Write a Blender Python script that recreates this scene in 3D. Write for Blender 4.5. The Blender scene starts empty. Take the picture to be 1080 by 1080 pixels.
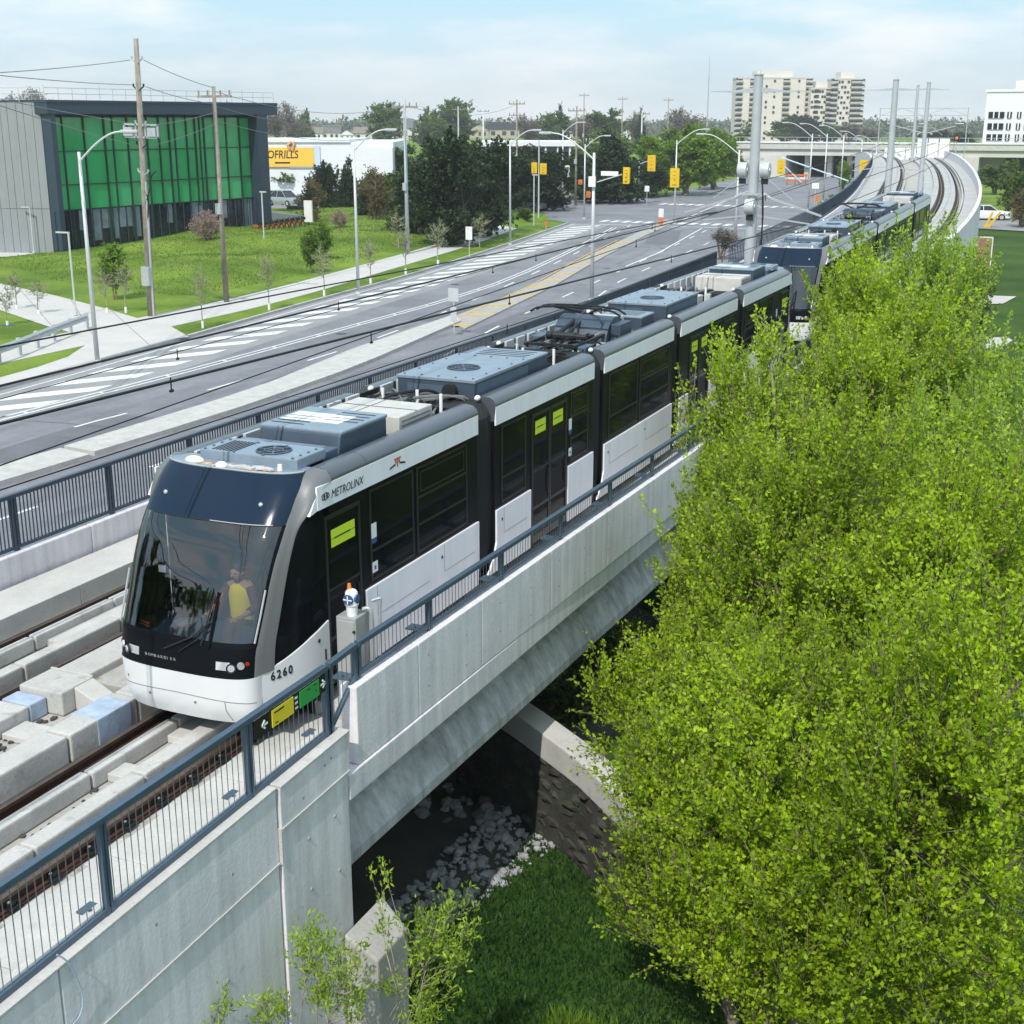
import bpy, bmesh, math, random
import numpy as np
from mathutils import Vector, Matrix
R = math.radians
sc = bpy.context.scene
C = sc.collection
random.seed(7)

# ---------------------------------------------------------------- camera
CAMX, CAMZ, FPX, YH, XV = 10.62, 7.9, 1400.0, 126.0, 1196.0
pitch = math.atan((540 - YH) / FPX)
yaw = math.atan((XV - 540) / math.hypot(FPX, 540 - YH))
cd = bpy.data.cameras.new('camera'); cam = bpy.data.objects.new('camera', cd); C.objects.link(cam)
cd.sensor_fit = 'HORIZONTAL'; cd.sensor_width = 36.0; cd.lens = 36.0 * FPX / 1080.0
cd.clip_start = 0.1; cd.clip_end = 6000
cam.location = (CAMX, 0, CAMZ); cam.rotation_euler = (math.pi / 2 - pitch, 0, yaw)
sc.camera = cam
# plan helpers: where a sight line of the survey photo meets a real plane
_fw = Vector((-math.sin(yaw) * math.cos(pitch), math.cos(yaw) * math.cos(pitch), -math.sin(pitch)))
_rt = Vector((math.cos(yaw), math.sin(yaw), 0)); _up = _rt.cross(_fw); _c = Vector((CAMX, 0, CAMZ))
def _ray(x, y): return _rt * ((x - 540) / FPX) - _up * ((y - 540) / FPX) + _fw
def gp(x, y, z=-4.0):
    d = _ray(x, y); return _c + d * ((z - CAMZ) / d.z)
def xp(x, y, X):
    d = _ray(x, y); return _c + d * ((X - CAMX) / d.x)
def yp(x, y, Y):
    d = _ray(x, y); return _c + d * (Y / d.y)
def zat(px_y, px_x, p):      # height seen at image row px_y above the ground point p
    d = _ray(px_x, px_y); h = math.hypot(p[0] - CAMX, p[1]); return CAMZ + d.z * h / math.hypot(d.x, d.y)

# ---------------------------------------------------------------- world, sun, exposure
SUN_EL, SUN_AZ = R(50), R(174)          # compass azimuth, clockwise from +Y
w = bpy.data.worlds.new('World'); sc.world = w; w.use_nodes = True
nt = w.node_tree; nt.nodes.clear()
N, Lk = nt.nodes.new, nt.links.new
sky = N('ShaderNodeTexSky'); sky.sky_type = 'NISHITA'; sky.sun_disc = False
sky.sun_elevation = SUN_EL; sky.sun_rotation = SUN_AZ; sky.air_density = 1.0; sky.dust_density = 2.2; sky.ozone_density = 1.6
tc = N('ShaderNodeTexCoord'); mp = N('ShaderNodeMapping'); mp.inputs['Scale'].default_value = (1.6, 1.6, 7.0)
nz = N('ShaderNodeTexNoise'); nz.inputs['Scale'].default_value = 2.6; nz.inputs['Detail'].default_value = 7; nz.inputs['Roughness'].default_value = .55
rp = N('ShaderNodeValToRGB'); rp.color_ramp.elements[0].position = .44; rp.color_ramp.elements[1].position = .64
sxyz = N('ShaderNodeSeparateXYZ'); Lk(tc.outputs['Generated'], sxyz.inputs[0])
gr_ = N('ShaderNodeValToRGB'); gr_.color_ramp.elements[0].position = .0; gr_.color_ramp.elements[1].position = .085
gr_.color_ramp.elements[0].color = (.60, .655, .69, 1); gr_.color_ramp.elements[1].color = (.345, .56, .68, 1)
sc10 = N('ShaderNodeVectorMath'); sc10.operation = 'SCALE'; sc10.inputs['Scale'].default_value = 10.0; Lk(sxyz.outputs[2], gr_.inputs[0]); Lk(gr_.outputs[0], sc10.inputs[0])
veil = N('ShaderNodeMix'); veil.data_type = 'RGBA'; veil.inputs[0].default_value = .82
mx = N('ShaderNodeMix'); mx.data_type = 'RGBA'; mx.inputs[7].default_value = (6.7, 6.85, 7.0, 1)
ml = N('ShaderNodeMath'); ml.operation = 'MULTIPLY'; ml.inputs[1].default_value = .9
bg = N('ShaderNodeBackground'); bg.inputs['Strength'].default_value = .127
out = N('ShaderNodeOutputWorld')
Lk(tc.outputs['Generated'], mp.inputs['Vector']); Lk(mp.outputs[0], nz.inputs['Vector']); Lk(nz.outputs['Fac'], rp.inputs[0])
Lk(sky.outputs[0], veil.inputs[6]); Lk(sc10.outputs[0], veil.inputs[7]); Lk(veil.outputs[2], mx.inputs[6])
Lk(rp.outputs[0], ml.inputs[0]); Lk(ml.outputs[0], mx.inputs[0]); Lk(mx.outputs[2], bg.inputs['Color']); Lk(bg.outputs[0], out.inputs[0])
sd = bpy.data.lights.new('sun', 'SUN'); sun = bpy.data.objects.new('sun', sd); C.objects.link(sun)
sd.energy = 3.1; sd.angle = R(.53); sd.color = (1, .955, .88)
sdir = Vector((math.sin(SUN_AZ) * math.cos(SUN_EL), math.cos(SUN_AZ) * math.cos(SUN_EL), math.sin(SUN_EL)))
sun.rotation_euler = (-sdir).to_track_quat('-Z', 'Y').to_euler(); sun.location = (0, 0, 60)
sc.view_settings.view_transform = 'Standard'; sc.view_settings.look = 'None'
sc.view_settings.exposure = 0.36; sc.view_settings.gamma = 1; sc.view_settings.use_curve_mapping = False
sc.render.engine = 'CYCLES'; sc.cycles.max_bounces = 8; sc.cycles.transparent_max_bounces = 12

# ---------------------------------------------------------------- materials
M = {}
def mat(name, col, rough=.7, metal=0.0, var=.12, scale=2.0, bump=0.0, bscale=30, streak=0.0, spec=.5, obj=False, dirt=None, coat=0.0, var2=.0, scale2=20):
    m = bpy.data.materials.new(name); m.use_nodes = True; t = m.node_tree; n = t.nodes.new; l = t.links.new
    b = t.nodes['Principled BSDF']; b.inputs['Roughness'].default_value = rough; b.inputs['Metallic'].default_value = metal
    b.inputs['Specular IOR Level'].default_value = spec; b.inputs['Coat Weight'].default_value = coat
    if obj: pos = n('ShaderNodeTexCoord').outputs['Object']
    else: pos = n('ShaderNodeNewGeometry').outputs['Position']
    fac = None
    def noise(sc_, det, vec=pos, rg=.6):
        q = n('ShaderNodeTexNoise'); q.inputs['Scale'].default_value = sc_; q.inputs['Detail'].default_value = det; q.inputs['Roughness'].default_value = rg
        l(vec, q.inputs['Vector']); return q.outputs['Fac']
    cur = n('ShaderNodeRGB'); cur.outputs[0].default_value = (*col, 1); cur = cur.outputs[0]
    def modul(f, amt, cur, lo=.3, hi=.7):
        mr = n('ShaderNodeMapRange'); mr.inputs[1].default_value = lo; mr.inputs[2].default_value = hi; mr.inputs[3].default_value = 1 - amt; mr.inputs[4].default_value = 1 + amt
        l(f, mr.inputs[0]); v = n('ShaderNodeVectorMath'); v.operation = 'SCALE'; l(cur, v.inputs[0]); l(mr.outputs[0], v.inputs['Scale']); return v.outputs[0]
    if var: cur = modul(noise(scale, 5), var, cur)
    if var2: cur = modul(noise(scale2, 3), var2, cur)
    if streak:
        mpn = n('ShaderNodeMapping'); mpn.inputs['Scale'].default_value = (3.2, 3.2, .22); l(pos, mpn.inputs['Vector'])
        cur = modul(noise(1.6, 6, mpn.outputs[0]), streak, cur)
    if dirt:
        f = noise(dirt[1], 8, rg=.7); mr = n('ShaderNodeMapRange'); mr.inputs[1].default_value = dirt[2]; mr.inputs[2].default_value = dirt[2] + .12; mr.inputs[4].default_value = dirt[3]
        l(f, mr.inputs[0]); mm = n('ShaderNodeMix'); mm.data_type = 'RGBA'; l(mr.outputs[0], mm.inputs[0]); l(cur, mm.inputs[6]); mm.inputs[7].default_value = (*dirt[0], 1); cur = mm.outputs[2]
    l(cur, b.inputs['Base Color'])
    if bump:
        bp = n('ShaderNodeBump'); bp.inputs['Strength'].default_value = bump; bp.inputs['Distance'].default_value = .02
        l(noise(bscale, 6), bp.inputs['Height']); l(bp.outputs[0], b.inputs['Normal'])
    M[name] = m; return m
DIRT = (.13, .12, .10)
mat('concrete_wall', (.67, .64, .675), .85, var=.10, scale=.9, bump=.25, bscale=18, streak=.16, var2=.05, dirt=((.22, .21, .19), 1.7, .63, .45))
mat('concrete_light', (.50, .485, .465), .85, var=.10, scale=1.6, bump=.3, bscale=25, var2=.06, dirt=((.30, .28, .25), 2.3, .60, .5))
mat('concrete_curb', (.47, .455, .435), .88, var=.12, scale=1.8, bump=.35, bscale=22, var2=.08, dirt=((.24, .21, .18), 3.1, .57, .6))
mat('concrete_mid', (.40, .395, .385), .88, var=.12, scale=.8, bump=.2, bscale=20)
mat('concrete_floor', (.40, .385, .36), .9, var=.18, scale=1.2, bump=.4, bscale=26, var2=.1, dirt=((.12, .10, .07), 2.4, .55, .7))
mat('concrete_girder', (.46, .45, .48), .85, var=.18, scale=1.1, bump=.25, bscale=16, streak=.34, var2=.06)
mat('concrete_far', (.55, .53, .50), .9, var=.08, scale=.3)
mat('pavement', (.50, .48, .46), .9, var=.07, scale=.5, bump=.15, bscale=12, var2=.04)
mat('blue_paint_concrete', (.36, .43, .55), .85, var=.2, scale=5, bump=.3, bscale=22)
mat('asphalt', (.195, .193, .215), .85, var=.20, scale=.22, bump=.3, bscale=40, var2=.08, scale2=3.5, spec=.4)
mat('asphalt_pale', (.26, .26, .265), .88, var=.10, scale=.4, bump=.3, bscale=40, var2=.08, scale2=5)
mat('tie_plug', (.30, .295, .29), .9, var=.2)
mat('joint', (.16, .155, .15), .9, var=0)
mat('road_white', (.66, .66, .66), .8, var=.16, scale=3.0, var2=.12, scale2=14)
mat('road_yellow', (.62, .36, .04), .8, var=.2, scale=4)
mat('rust', (.055, .022, .014), .8, .1, var=.35, scale=9, bump=.3, bscale=60)
mat('rail_head', (.16, .11, .085), .4, .7, var=.2, scale=5)
mat('bar_grey', (.20, .21, .22), .5, .3, var=.1)
mat('asphalt_dark', (.135, .134, .15), .85, var=.14, scale=.8, bump=.3, bscale=40, var2=.08, scale2=5)
mat('asphalt_worn', (.172, .170, .19), .72, var=.22, scale=.3, bump=.2, bscale=40, var2=.1, scale2=2)
mat('crack_seal', (.055, .055, .06), .6, var=.1)
mat('black_steel', (.018, .02, .022), .55, .3, var=.1)
mat('railing_paint', (.075, .115, .165), .42, .25, var=.08, scale=4)
mat('railing_dark', (.045, .065, .095), .45, .2, var=.08, scale=4)
mat('galvanised', (.52, .53, .54), .45, .55, var=.08, scale=5)
mat('aluminium', (.58, .59, .60), .5, .35, var=.05, scale=3)
mat('pole_grey', (.43, .455, .48), .55, .2, var=.06, scale=2)
mat('wood_pole', (.26, .225, .19), .9, var=.22, scale=3, bump=.4, bscale=20, streak=.3)
mat('cable', (.012, .013, .015), .6, var=0)
mat('insulator', (.50, .52, .54), .35, .1, var=.05)
mat('tram_white', (.80, .785, .84), .4, 0, var=.03, scale=2.0, spec=.25, obj=True, streak=.05, dirt=((.40, .39, .37), 1.1, .62, .35))
mat('tram_nose_white', (.70, .71, .72), .25, 0, var=.02, scale=2, coat=.4, obj=True)
mat('tram_grey', (.095, .105, .125), .33, .25, var=.05, scale=2.5, coat=.3, obj=True)
mat('tram_pillar', (.19, .19, .195), .38, .35, var=.04, obj=True)
mat('tram_black', (.006, .007, .009), .25, 0, var=0, spec=.08)
mat('tram_frame', (.010, .011, .012), .35, 0, var=0)
mat('tram_glass', (.004, .005, .007), .08, 0, var=0, spec=.10)
mat('tram_header', (.010, .022, .045), .14, 0, var=0, spec=.2)
mat('bellows', (.010, .011, .014), .6, 0, var=.3, scale=8)
mat('roof_deck', (.10, .105, .115), .7, .2, var=.3, scale=4, dirt=((.32, .30, .27), 3, .55, .6))
mat('roof_box', (.27, .33, .40), .42, .35, var=.10, scale=3, var2=.05, obj=True, dirt=((.62, .62, .62), 2.4, .58, .35))
mat('roof_box_side', (.06, .085, .12), .5, .3, var=.12, scale=3, obj=True)
mat('cabinet_steel', (.42, .42, .42), .5, .4, var=.06, scale=4)
mat('median_worn', (.36, .34, .31), .9, var=.15, scale=2, bump=.2)
mat('roof_box_dark', (.10, .14, .20), .45, .3, var=.12, scale=3, obj=True)
mat('roof_beige', (.55, .53, .50), .6, .1, var=.10, scale=4, obj=True)
mat('vent_black', (.01, .012, .015), .6, 0, var=0)
mat('cable_grey', (.17, .17, .17), .6, 0, var=.2, scale=6)
mat('tape_orange', (.55, .30, .14), .7, 0, var=.2)
mat('lamp_glass', (.75, .77, .80), .08, .6, var=0)
mat('sticker_lime', (.55, .70, .03), .5, 0, var=.03)
mat('sticker_white', (.72, .74, .76), .5, 0, var=.02)
mat('sticker_blue', (.03, .07, .20), .5, 0, var=.02)
mat('sign_yellow', (.72, .56, .03), .5, 0, var=.03)
mat('sign_green', (.03, .30, .06), .5, 0, var=.03)
mat('sign_black', (.008, .008, .009), .5, 0, var=0)
mat('white_paint', (.78, .78, .77), .55, 0, var=.03)
mat('signal_yellow', (.68, .44, .01), .45, 0, var=.04)
mat('signal_orange', (.62, .16, .02), .6, 0, var=.05)
mat('dark_navy', (.020, .042, .085), .5, 0, var=.1)
mat('vest_yellow', (.80, .62, .01), .7, 0, var=.06, scale=8)
mat('skin', (.42, .24, .16), .6, 0, var=.05)
mat('shirt_maroon', (.10, .022, .02), .8, 0, var=.15, scale=8)
mat('hair', (.012, .009, .008), .6, 0, var=.1)
mat('trousers', (.012, .014, .02), .8, 0, var=.1)
mat('red_lens', (.35, .03, .01), .2, 0, var=0)
mat('amber', (.75, .22, .03), .3, 0, var=0)
mat('logo_red', (.45, .09, .03), .5, 0, var=0)
mat('stone', (.30, .305, .315), .85, 0, var=.3, scale=2.2, bump=.5, bscale=14, var2=.15, scale2=9)
mat('stone_warm', (.15, .13, .115), .85, 0, var=.3, scale=2.2, bump=.5, bscale=14)
mat('masonry', (.042, .039, .035), .9, 0, var=.5, scale=2.5, bump=1.0, bscale=7, dirt=((.03, .045, .02), 2.0, .5, .7))  # mossy stone, base darkened to carry the shade under the bridge
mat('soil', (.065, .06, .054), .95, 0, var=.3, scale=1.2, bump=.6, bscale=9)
mat('bark', (.17, .135, .105), .9, 0, var=.3, scale=5, bump=.6, bscale=24)
mat('bark_pale', (.30, .26, .21), .9, 0, var=.25, scale=6, bump=.4, bscale=24)
mat('building_grey', (.27, .285, .305), .6, .1, var=.05, scale=.6, streak=.06)
mat('building_dark', (.035, .055, .085), .4, .2, var=.06)
mat('green_glass', (.045, .36, .13), .12, 0, var=.16, scale=.35, spec=.5, coat=.6)
mat('green_glass_pale', (.065, .40, .165), .14, 0, var=.12, scale=.35, spec=.4, coat=.2)
mat('mullion', (.006, .035, .018), .5, 0, var=0)
mat('grey_glass', (.20, .24, .29), .2, .1, var=.3, scale=1.2)
mat('window_dark', (.012, .018, .026), .08, 0, var=.2)
mat('store_white', (.70, .72, .74), .6, 0, var=.03)
mat('store_blue', (.52, .62, .76), .6, 0, var=.04)
mat('store_yellow', (.85, .50, .06), .6, 0, var=.04)
mat('brick_red', (.30, .16, .11), .9, 0, var=.2, scale=2)
mat('roof_shingle', (.13, .125, .125), .9, 0, var=.2, scale=1)
mat('roof_brown', (.20, .165, .14), .9, 0, var=.2, scale=1)
mat('house_wall', (.62, .60, .57), .8, 0, var=.06)
mat('house_tan', (.42, .36, .29), .8, 0, var=.08)
mat('tower_wall', (.66, .60, .555), .85, 0, var=.05, scale=.1)
mat('tower_shade', (.48, .44, .42), .85, 0, var=.05)
mat('white_cladding', (.72, .73, .74), .6, 0, var=.03)
mat('car_white', (.72, .73, .75), .25, 0, var=.02, coat=.5, obj=True)
mat('car_silver', (.38, .40, .43), .3, .5, var=.02, coat=.5, obj=True)
mat('car_red', (.40, .05, .03), .3, 0, var=.02, coat=.5, obj=True)
mat('tyre', (.012, .012, .013), .85, 0, var=0)
mat('bike_red', (.45, .12, .04), .5, 0, var=.1)

def leaf_mat(name, col, var=.35, trans=.45, scale=.8, tint=None):
    m = bpy.data.materials.new(name); m.use_nodes = True; t = m.node_tree; n = t.nodes.new; l = t.links.new; t.nodes.clear()
    o = n('ShaderNodeOutputMaterial'); pos = n('ShaderNodeNewGeometry')
    q = n('ShaderNodeTexNoise'); q.inputs['Scale'].default_value = scale; q.inputs['Detail'].default_value = 4; l(pos.outputs['Position'], q.inputs['Vector'])
    q2 = n('ShaderNodeMath'); q2.operation = 'ADD'; l(q.outputs['Fac'], q2.inputs[0])
    q3 = n('ShaderNodeMath'); q3.operation = 'MULTIPLY_ADD'; l(pos.outputs['Random Per Island'], q3.inputs[0]); q3.inputs[1].default_value = .5; q3.inputs[2].default_value = -.25
    l(q3.outputs[0], q2.inputs[1])
    r = n('ShaderNodeValToRGB'); e = r.color_ramp.elements
    e[0].position = .25; e[1].position = .78
    dk = tuple(c * (1 - var) for c in col); lt = tint or tuple(min(1, c * (1 + var)) for c in col)
    e[0].color = (*dk, 1); e[1].color = (*lt, 1); l(q2.outputs[0], r.inputs[0])
    d = n('ShaderNodeBsdfPrincipled'); d.inputs['Roughness'].default_value = .5; d.inputs['Specular IOR Level'].default_value = .25; l(r.outputs[0], d.inputs['Base Color'])
    tr = n('ShaderNodeBsdfTranslucent'); l(r.outputs[0], tr.inputs['Color'])
    x = n('ShaderNodeMixShader'); x.inputs[0].default_value = trans; l(d.outputs[0], x.inputs[1]); l(tr.outputs[0], x.inputs[2]); l(x.outputs[0], o.inputs[0])
    M[name] = m
leaf_mat('leaf_spring', (.29, .46, .010), .45, .52, .5, tint=(.50, .68, .025))
leaf_mat('leaf_willow', (.27, .44, .03), .36, .5, .9, tint=(.46, .64, .06))
leaf_mat('leaf_mid', (.10, .19, .03), .42, .4, .5, tint=(.21, .31, .055))
leaf_mat('leaf_bright', (.17, .32, .03), .35, .45, .4, tint=(.28, .42, .05))
leaf_mat('leaf_dark', (.028, .055, .022), .5, .2, .6, tint=(.06, .10, .038))
leaf_mat('leaf_bare', (.16, .145, .13), .3, .2, .4)
leaf_mat('leaf_rust', (.16, .13, .045), .4, .3, .4)
leaf_mat('leaf_far', (.13, .15, .11), .3, .2, .02)
leaf_mat('leaf_pink', (.34, .24, .21), .3, .3, .4)
leaf_mat('grass_shaded', (.018, .055, .012), .4, .25, .5, tint=(.04, .10, .02))  # bank grass: shade of bridge and trees put into the colour
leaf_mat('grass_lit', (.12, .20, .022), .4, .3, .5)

def grass_mat(name, col, col2):
    m = bpy.data.materials.new(name); m.use_nodes = True; t = m.node_tree; n = t.nodes.new; l = t.links.new
    b = t.nodes['Principled BSDF']; b.inputs['Roughness'].default_value = .9; b.inputs['Specular IOR Level'].default_value = .15
    pos = n('ShaderNodeNewGeometry').outputs['Position']
    a = n('ShaderNodeTexNoise'); a.inputs['Scale'].default_value = .16; a.inputs['Detail'].default_value = 6; l(pos, a.inputs[0])
    c = n('ShaderNodeTexNoise'); c.inputs['Scale'].default_value = 3.5; c.inputs['Detail'].default_value = 6; c.inputs['Roughness'].default_value = .75; l(pos, c.inputs[0])
    ad = n('ShaderNodeMath'); ad.operation = 'MULTIPLY_ADD'; l(c.outputs[0], ad.inputs[0]); ad.inputs[1].default_value = .55; l(a.outputs[0], ad.inputs[2])
    r = n('ShaderNodeValToRGB'); r.color_ramp.elements[0].position = .62; r.color_ramp.elements[1].position = .92
    r.color_ramp.elements[0].color = (*col, 1); r.color_ramp.elements[1].color = (*col2, 1); l(ad.outputs[0], r.inputs[0])
    dn = n('ShaderNodeTexNoise'); dn.inputs['Scale'].default_value = .45; dn.inputs['Detail'].default_value = 7; l(pos, dn.inputs[0]); dm = n('ShaderNodeMapRange'); dm.inputs[1].default_value = .58; dm.inputs[2].default_value = .74; dm.inputs[4].default_value = .6; l(dn.outputs[0], dm.inputs[0])
    dx = n('ShaderNodeMix'); dx.data_type = 'RGBA'; dx.inputs[7].default_value = (col2[0] * 1.15, col2[1] * .86, col2[2] * 1.9, 1); l(dm.outputs[0], dx.inputs[0]); l(r.outputs[0], dx.inputs[6]); l(dx.outputs[2], b.inputs['Base Color'])
    bp = n('ShaderNodeBump'); bp.inputs['Strength'].default_value = .8; bp.inputs['Distance'].default_value = .12; l(c.outputs[0], bp.inputs['Height']); l(bp.outputs[0], b.inputs['Normal'])
    M[name] = m
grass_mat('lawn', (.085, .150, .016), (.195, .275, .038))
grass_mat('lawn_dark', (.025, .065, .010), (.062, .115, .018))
def screen_glass():
    m = bpy.data.materials.new('windscreen_glass'); m.use_nodes = True; t = m.node_tree; n = t.nodes.new; l = t.links.new; t.nodes.clear()
    o = n('ShaderNodeOutputMaterial'); tr = n('ShaderNodeBsdfTransparent'); tr.inputs[0].default_value = (.60, .64, .68, 1)
    g = n('ShaderNodeBsdfGlossy'); g.inputs['Roughness'].default_value = .02; g.inputs['Color'].default_value = (.95, .97, 1, 1)
    f = n('ShaderNodeFresnel'); f.inputs[0].default_value = 2.0
    x = n('ShaderNodeMixShader'); l(f.outputs[0], x.inputs[0]); l(tr.outputs[0], x.inputs[1]); l(g.outputs[0], x.inputs[2]); l(x.outputs[0], o.inputs[0]); M['windscreen_glass'] = m
screen_glass()

# ---------------------------------------------------------------- mesh helpers
class MB:
    def __init__(s): s.v = []; s.f = []; s.mi = []; s.cur = 0
    def quad(s, a, b, c, d):
        i = len(s.v); s.v += [tuple(a), tuple(b), tuple(c), tuple(d)]; s.f.append((i, i + 1, i + 2, i + 3)); s.mi.append(s.cur); return s
    def poly(s, pts):
        i = len(s.v); s.v += [tuple(p) for p in pts]; s.f.append(tuple(range(i, i + len(pts)))); s.mi.append(s.cur); return s
    def box(s, x0, x1, y0, y1, z0, z1):
        return s.hexa([(x0, y0, z0), (x1, y0, z0), (x1, y1, z0), (x0, y1, z0)], [(x0, y0, z1), (x1, y0, z1), (x1, y1, z1), (x0, y1, z1)])
    def hexa(s, lo, hi): return s.loft([lo, hi])
    def loft(s, rings, cap=True, closed=True):
        i = len(s.v); n = len(rings[0])
        for r in rings: s.v += [tuple(p) for p in r]
        for k in range(len(rings) - 1):
            for j in range(n if closed else n - 1):
                a = i + k * n + j; b = i + k * n + (j + 1) % n; s.f.append((a, b, b + n, a + n)); s.mi.append(s.cur)
        if cap and closed:
            s.f.append(tuple(i + j for j in reversed(range(n)))); s.mi.append(s.cur)
            m = i + (len(rings) - 1) * n; s.f.append(tuple(m + j for j in range(n))); s.mi.append(s.cur)
        return s
    def obox(s, c, ax, ay, az):        # centre and three half-axis vectors
        c, ax, ay, az = map(Vector, (c, ax, ay, az))
        q = lambda k: [c - ax - ay + az * k, c + ax - ay + az * k, c + ax + ay + az * k, c - ax + ay + az * k]
        return s.hexa(q(-1), q(1))
    def bar(s, a, b, wx, wz, up=(0, 0, 1)):
        a, b = Vector(a), Vector(b); d = (b - a).normalized(); u = Vector(up)
        if abs(d.dot(u)) > .98: u = Vector((0, 1, 0))
        r = d.cross(u).normalized(); t = r.cross(d)
        q = lambda p: [p - r * wx - t * wz, p + r * wx - t * wz, p + r * wx + t * wz, p - r * wx + t * wz]
        return s.loft([q(a), q(b)])
    def tube(s, pts, r, n=8, r1=None):
        pts = [Vector(p) for p in pts]; m = len(pts); rings = []; ref = None
        for k, p in enumerate(pts):
            d = (pts[min(k + 1, m - 1)] - pts[max(k - 1, 0)]).normalized()
            if ref is None: ref = Vector((0, 0, 1)) if abs(d.z) < .9 else Vector((1, 0, 0))
            u = (ref - d * ref.dot(d)).normalized(); v = d.cross(u); ref = u
            rr = r if r1 is None else r + (r1 - r) * k / max(1, m - 1)
            rings.append([p + (u * math.cos(6.28318 * j / n) + v * math.sin(6.28318 * j / n)) * rr for j in range(n)])
        return s.loft(rings)
    def cyl(s, a, b, r0, r1=None, n=12): return s.tube([a, b], r0, n, r0 if r1 is None else r1)
    def extr(s, pts, off):             # planar polygon given thickness
        o = Vector(off); return s.loft([[Vector(p) for p in pts], [Vector(p) + o for p in pts]])
    def ell(s, c, rx, ry, rz, n=12, m=8):
        c = Vector(c)
        return s.loft([[c + Vector((rx * math.cos(6.28318 * j / n) * math.sin(t), ry * math.sin(6.28318 * j / n) * math.sin(t), -rz * math.cos(t))) for j in range(n)] for t in [math.pi * (k + .02) / (m + .04) for k in range(m + 1)]])
    def mesh(s, name, mats, smooth=False, bevel=0.0, seg=2):
        me = bpy.data.meshes.new(name); me.from_pydata(s.v, [], s.f)
        for q in (mats if isinstance(mats, (list, tuple)) else [mats]): me.materials.append(M[q])
        if s.mi: me.polygons.foreach_set('material_index', s.mi)
        bm = bmesh.new(); bm.from_mesh(me); bmesh.ops.remove_doubles(bm, verts=bm.verts, dist=1e-5); bmesh.ops.recalc_face_normals(bm, faces=bm.faces)
        if bevel:
            es = [e for e in bm.edges if len(e.link_faces) == 2 and e.calc_face_angle(0) > .5]
            bmesh.ops.bevel(bm, geom=es, offset=bevel, segments=seg, affect='EDGES', profile=.6, clamp_overlap=True)
        bm.to_mesh(me); bm.free()
        if smooth:
            me.polygons.foreach_set('use_smooth', [True] * len(me.polygons))
            if smooth != True: me.set_sharp_from_angle(angle=R(smooth))
        me.update(); return me
    def build(s, name, mats, parent=None, smooth=False, bevel=0.0, seg=2, loc=None):
        return link(name, s.mesh(name, mats, smooth, bevel, seg), parent, loc)
def link(name, me, parent=None, loc=None):
    o = bpy.data.objects.new(name, me); C.objects.link(o)
    if parent: o.parent = parent
    if loc is not None: o.location = loc
    return o
def tag(o, label=None, cat=None, group=None, kind=None):
    if label: o['label'] = label
    if cat: o['category'] = cat
    if group: o['group'] = group
    if kind: o['kind'] = kind
    return o
def empty(name, loc, label, cat, group=None, rz=0.0):
    o = bpy.data.objects.new(name, None); C.objects.link(o); o.location = loc; o.rotation_euler = (0, 0, rz); o.empty_display_size = .2
    return tag(o, label, cat, group)
KIDS = {}
def copy_tree(o, parent=None, label=None):
    kids = list(o.children); c = o.copy(); C.objects.link(c)
    if parent: c.parent = parent
    if label: c['label'] = label
    for k in kids: copy_tree(k, c)
    return c
def struct(mb, name, mats, label=None, **k): return tag(mb.build(name, mats, **k), label, kind='structure')
def ribbon(left, right, dz=0.0):
    mb = MB()
    for k in range(len(left) - 1):
        a, b, c, d = [Vector(p) + Vector((0, 0, dz)) for p in (left[k], right[k], right[k + 1], left[k + 1])]; mb.quad(a, b, c, d)
    return mb
def lerp(a, b, t): return a + (b - a) * t
def resample(pts, step):
    pts = [Vector(p) for p in pts]; o = [pts[0]]; acc = 0
    seg = [(pts[i + 1] - pts[i]).length for i in range(len(pts) - 1)]; tot = sum(seg); n = max(1, int(round(tot / step)))
    for k in range(1, n + 1):
        t = tot * k / n; i = 0
        while i < len(seg) - 1 and t > seg[i]: t -= seg[i]; i += 1
        o.append(pts[i].lerp(pts[i + 1], min(1, t / seg[i])))
    return o
def smooth_line(pts, it=2):
    pts = [Vector(p) for p in pts]
    for _ in range(it):
        q = [pts[0]]
        for i in range(len(pts) - 1): q += [pts[i].lerp(pts[i + 1], .25), pts[i].lerp(pts[i + 1], .75)]
        pts = q + [pts[-1]]
    return pts
def offset(line, d):
    o = []
    for i, p in enumerate(line):
        t = (line[min(i + 1, len(line) - 1)] - line[max(i - 1, 0)]); t.z = 0; t.normalize(); o.append(p + Vector((t.y, -t.x, 0)) * d)
    return o
_fonts = {}
def text_mesh(txt, size, shear=0.0, bold=0.0):
    cu = bpy.data.curves.new('lettering', 'FONT'); cu.body = txt; cu.size = size; cu.shear = shear; cu.extrude = .002; cu.offset = bold; cu.resolution_u = 3
    ob = bpy.data.objects.new('lettering', cu); C.objects.link(ob); dg = bpy.context.evaluated_depsgraph_get(); dg.update()
    me = bpy.data.meshes.new_from_object(ob.evaluated_get(dg)); bpy.data.objects.remove(ob); bpy.data.curves.remove(cu); return me
def lettering(txt, size, origin, right, up, m, parent, shear=0.0, bold=0.0, wid=1.0):
    me = text_mesh(txt, size, shear, bold); r, u = Vector(right).normalized(), Vector(up).normalized(); n = r.cross(u); o = Vector(origin)
    mw = Matrix(((r.x * wid, u.x, n.x, o.x), (r.y * wid, u.y, n.y, o.y), (r.z * wid, u.z, n.z, o.z), (0, 0, 0, 1))); me.transform(mw)
    me.materials.clear(); me.materials.append(M[m]); return link('lettering', me, parent)
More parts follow.
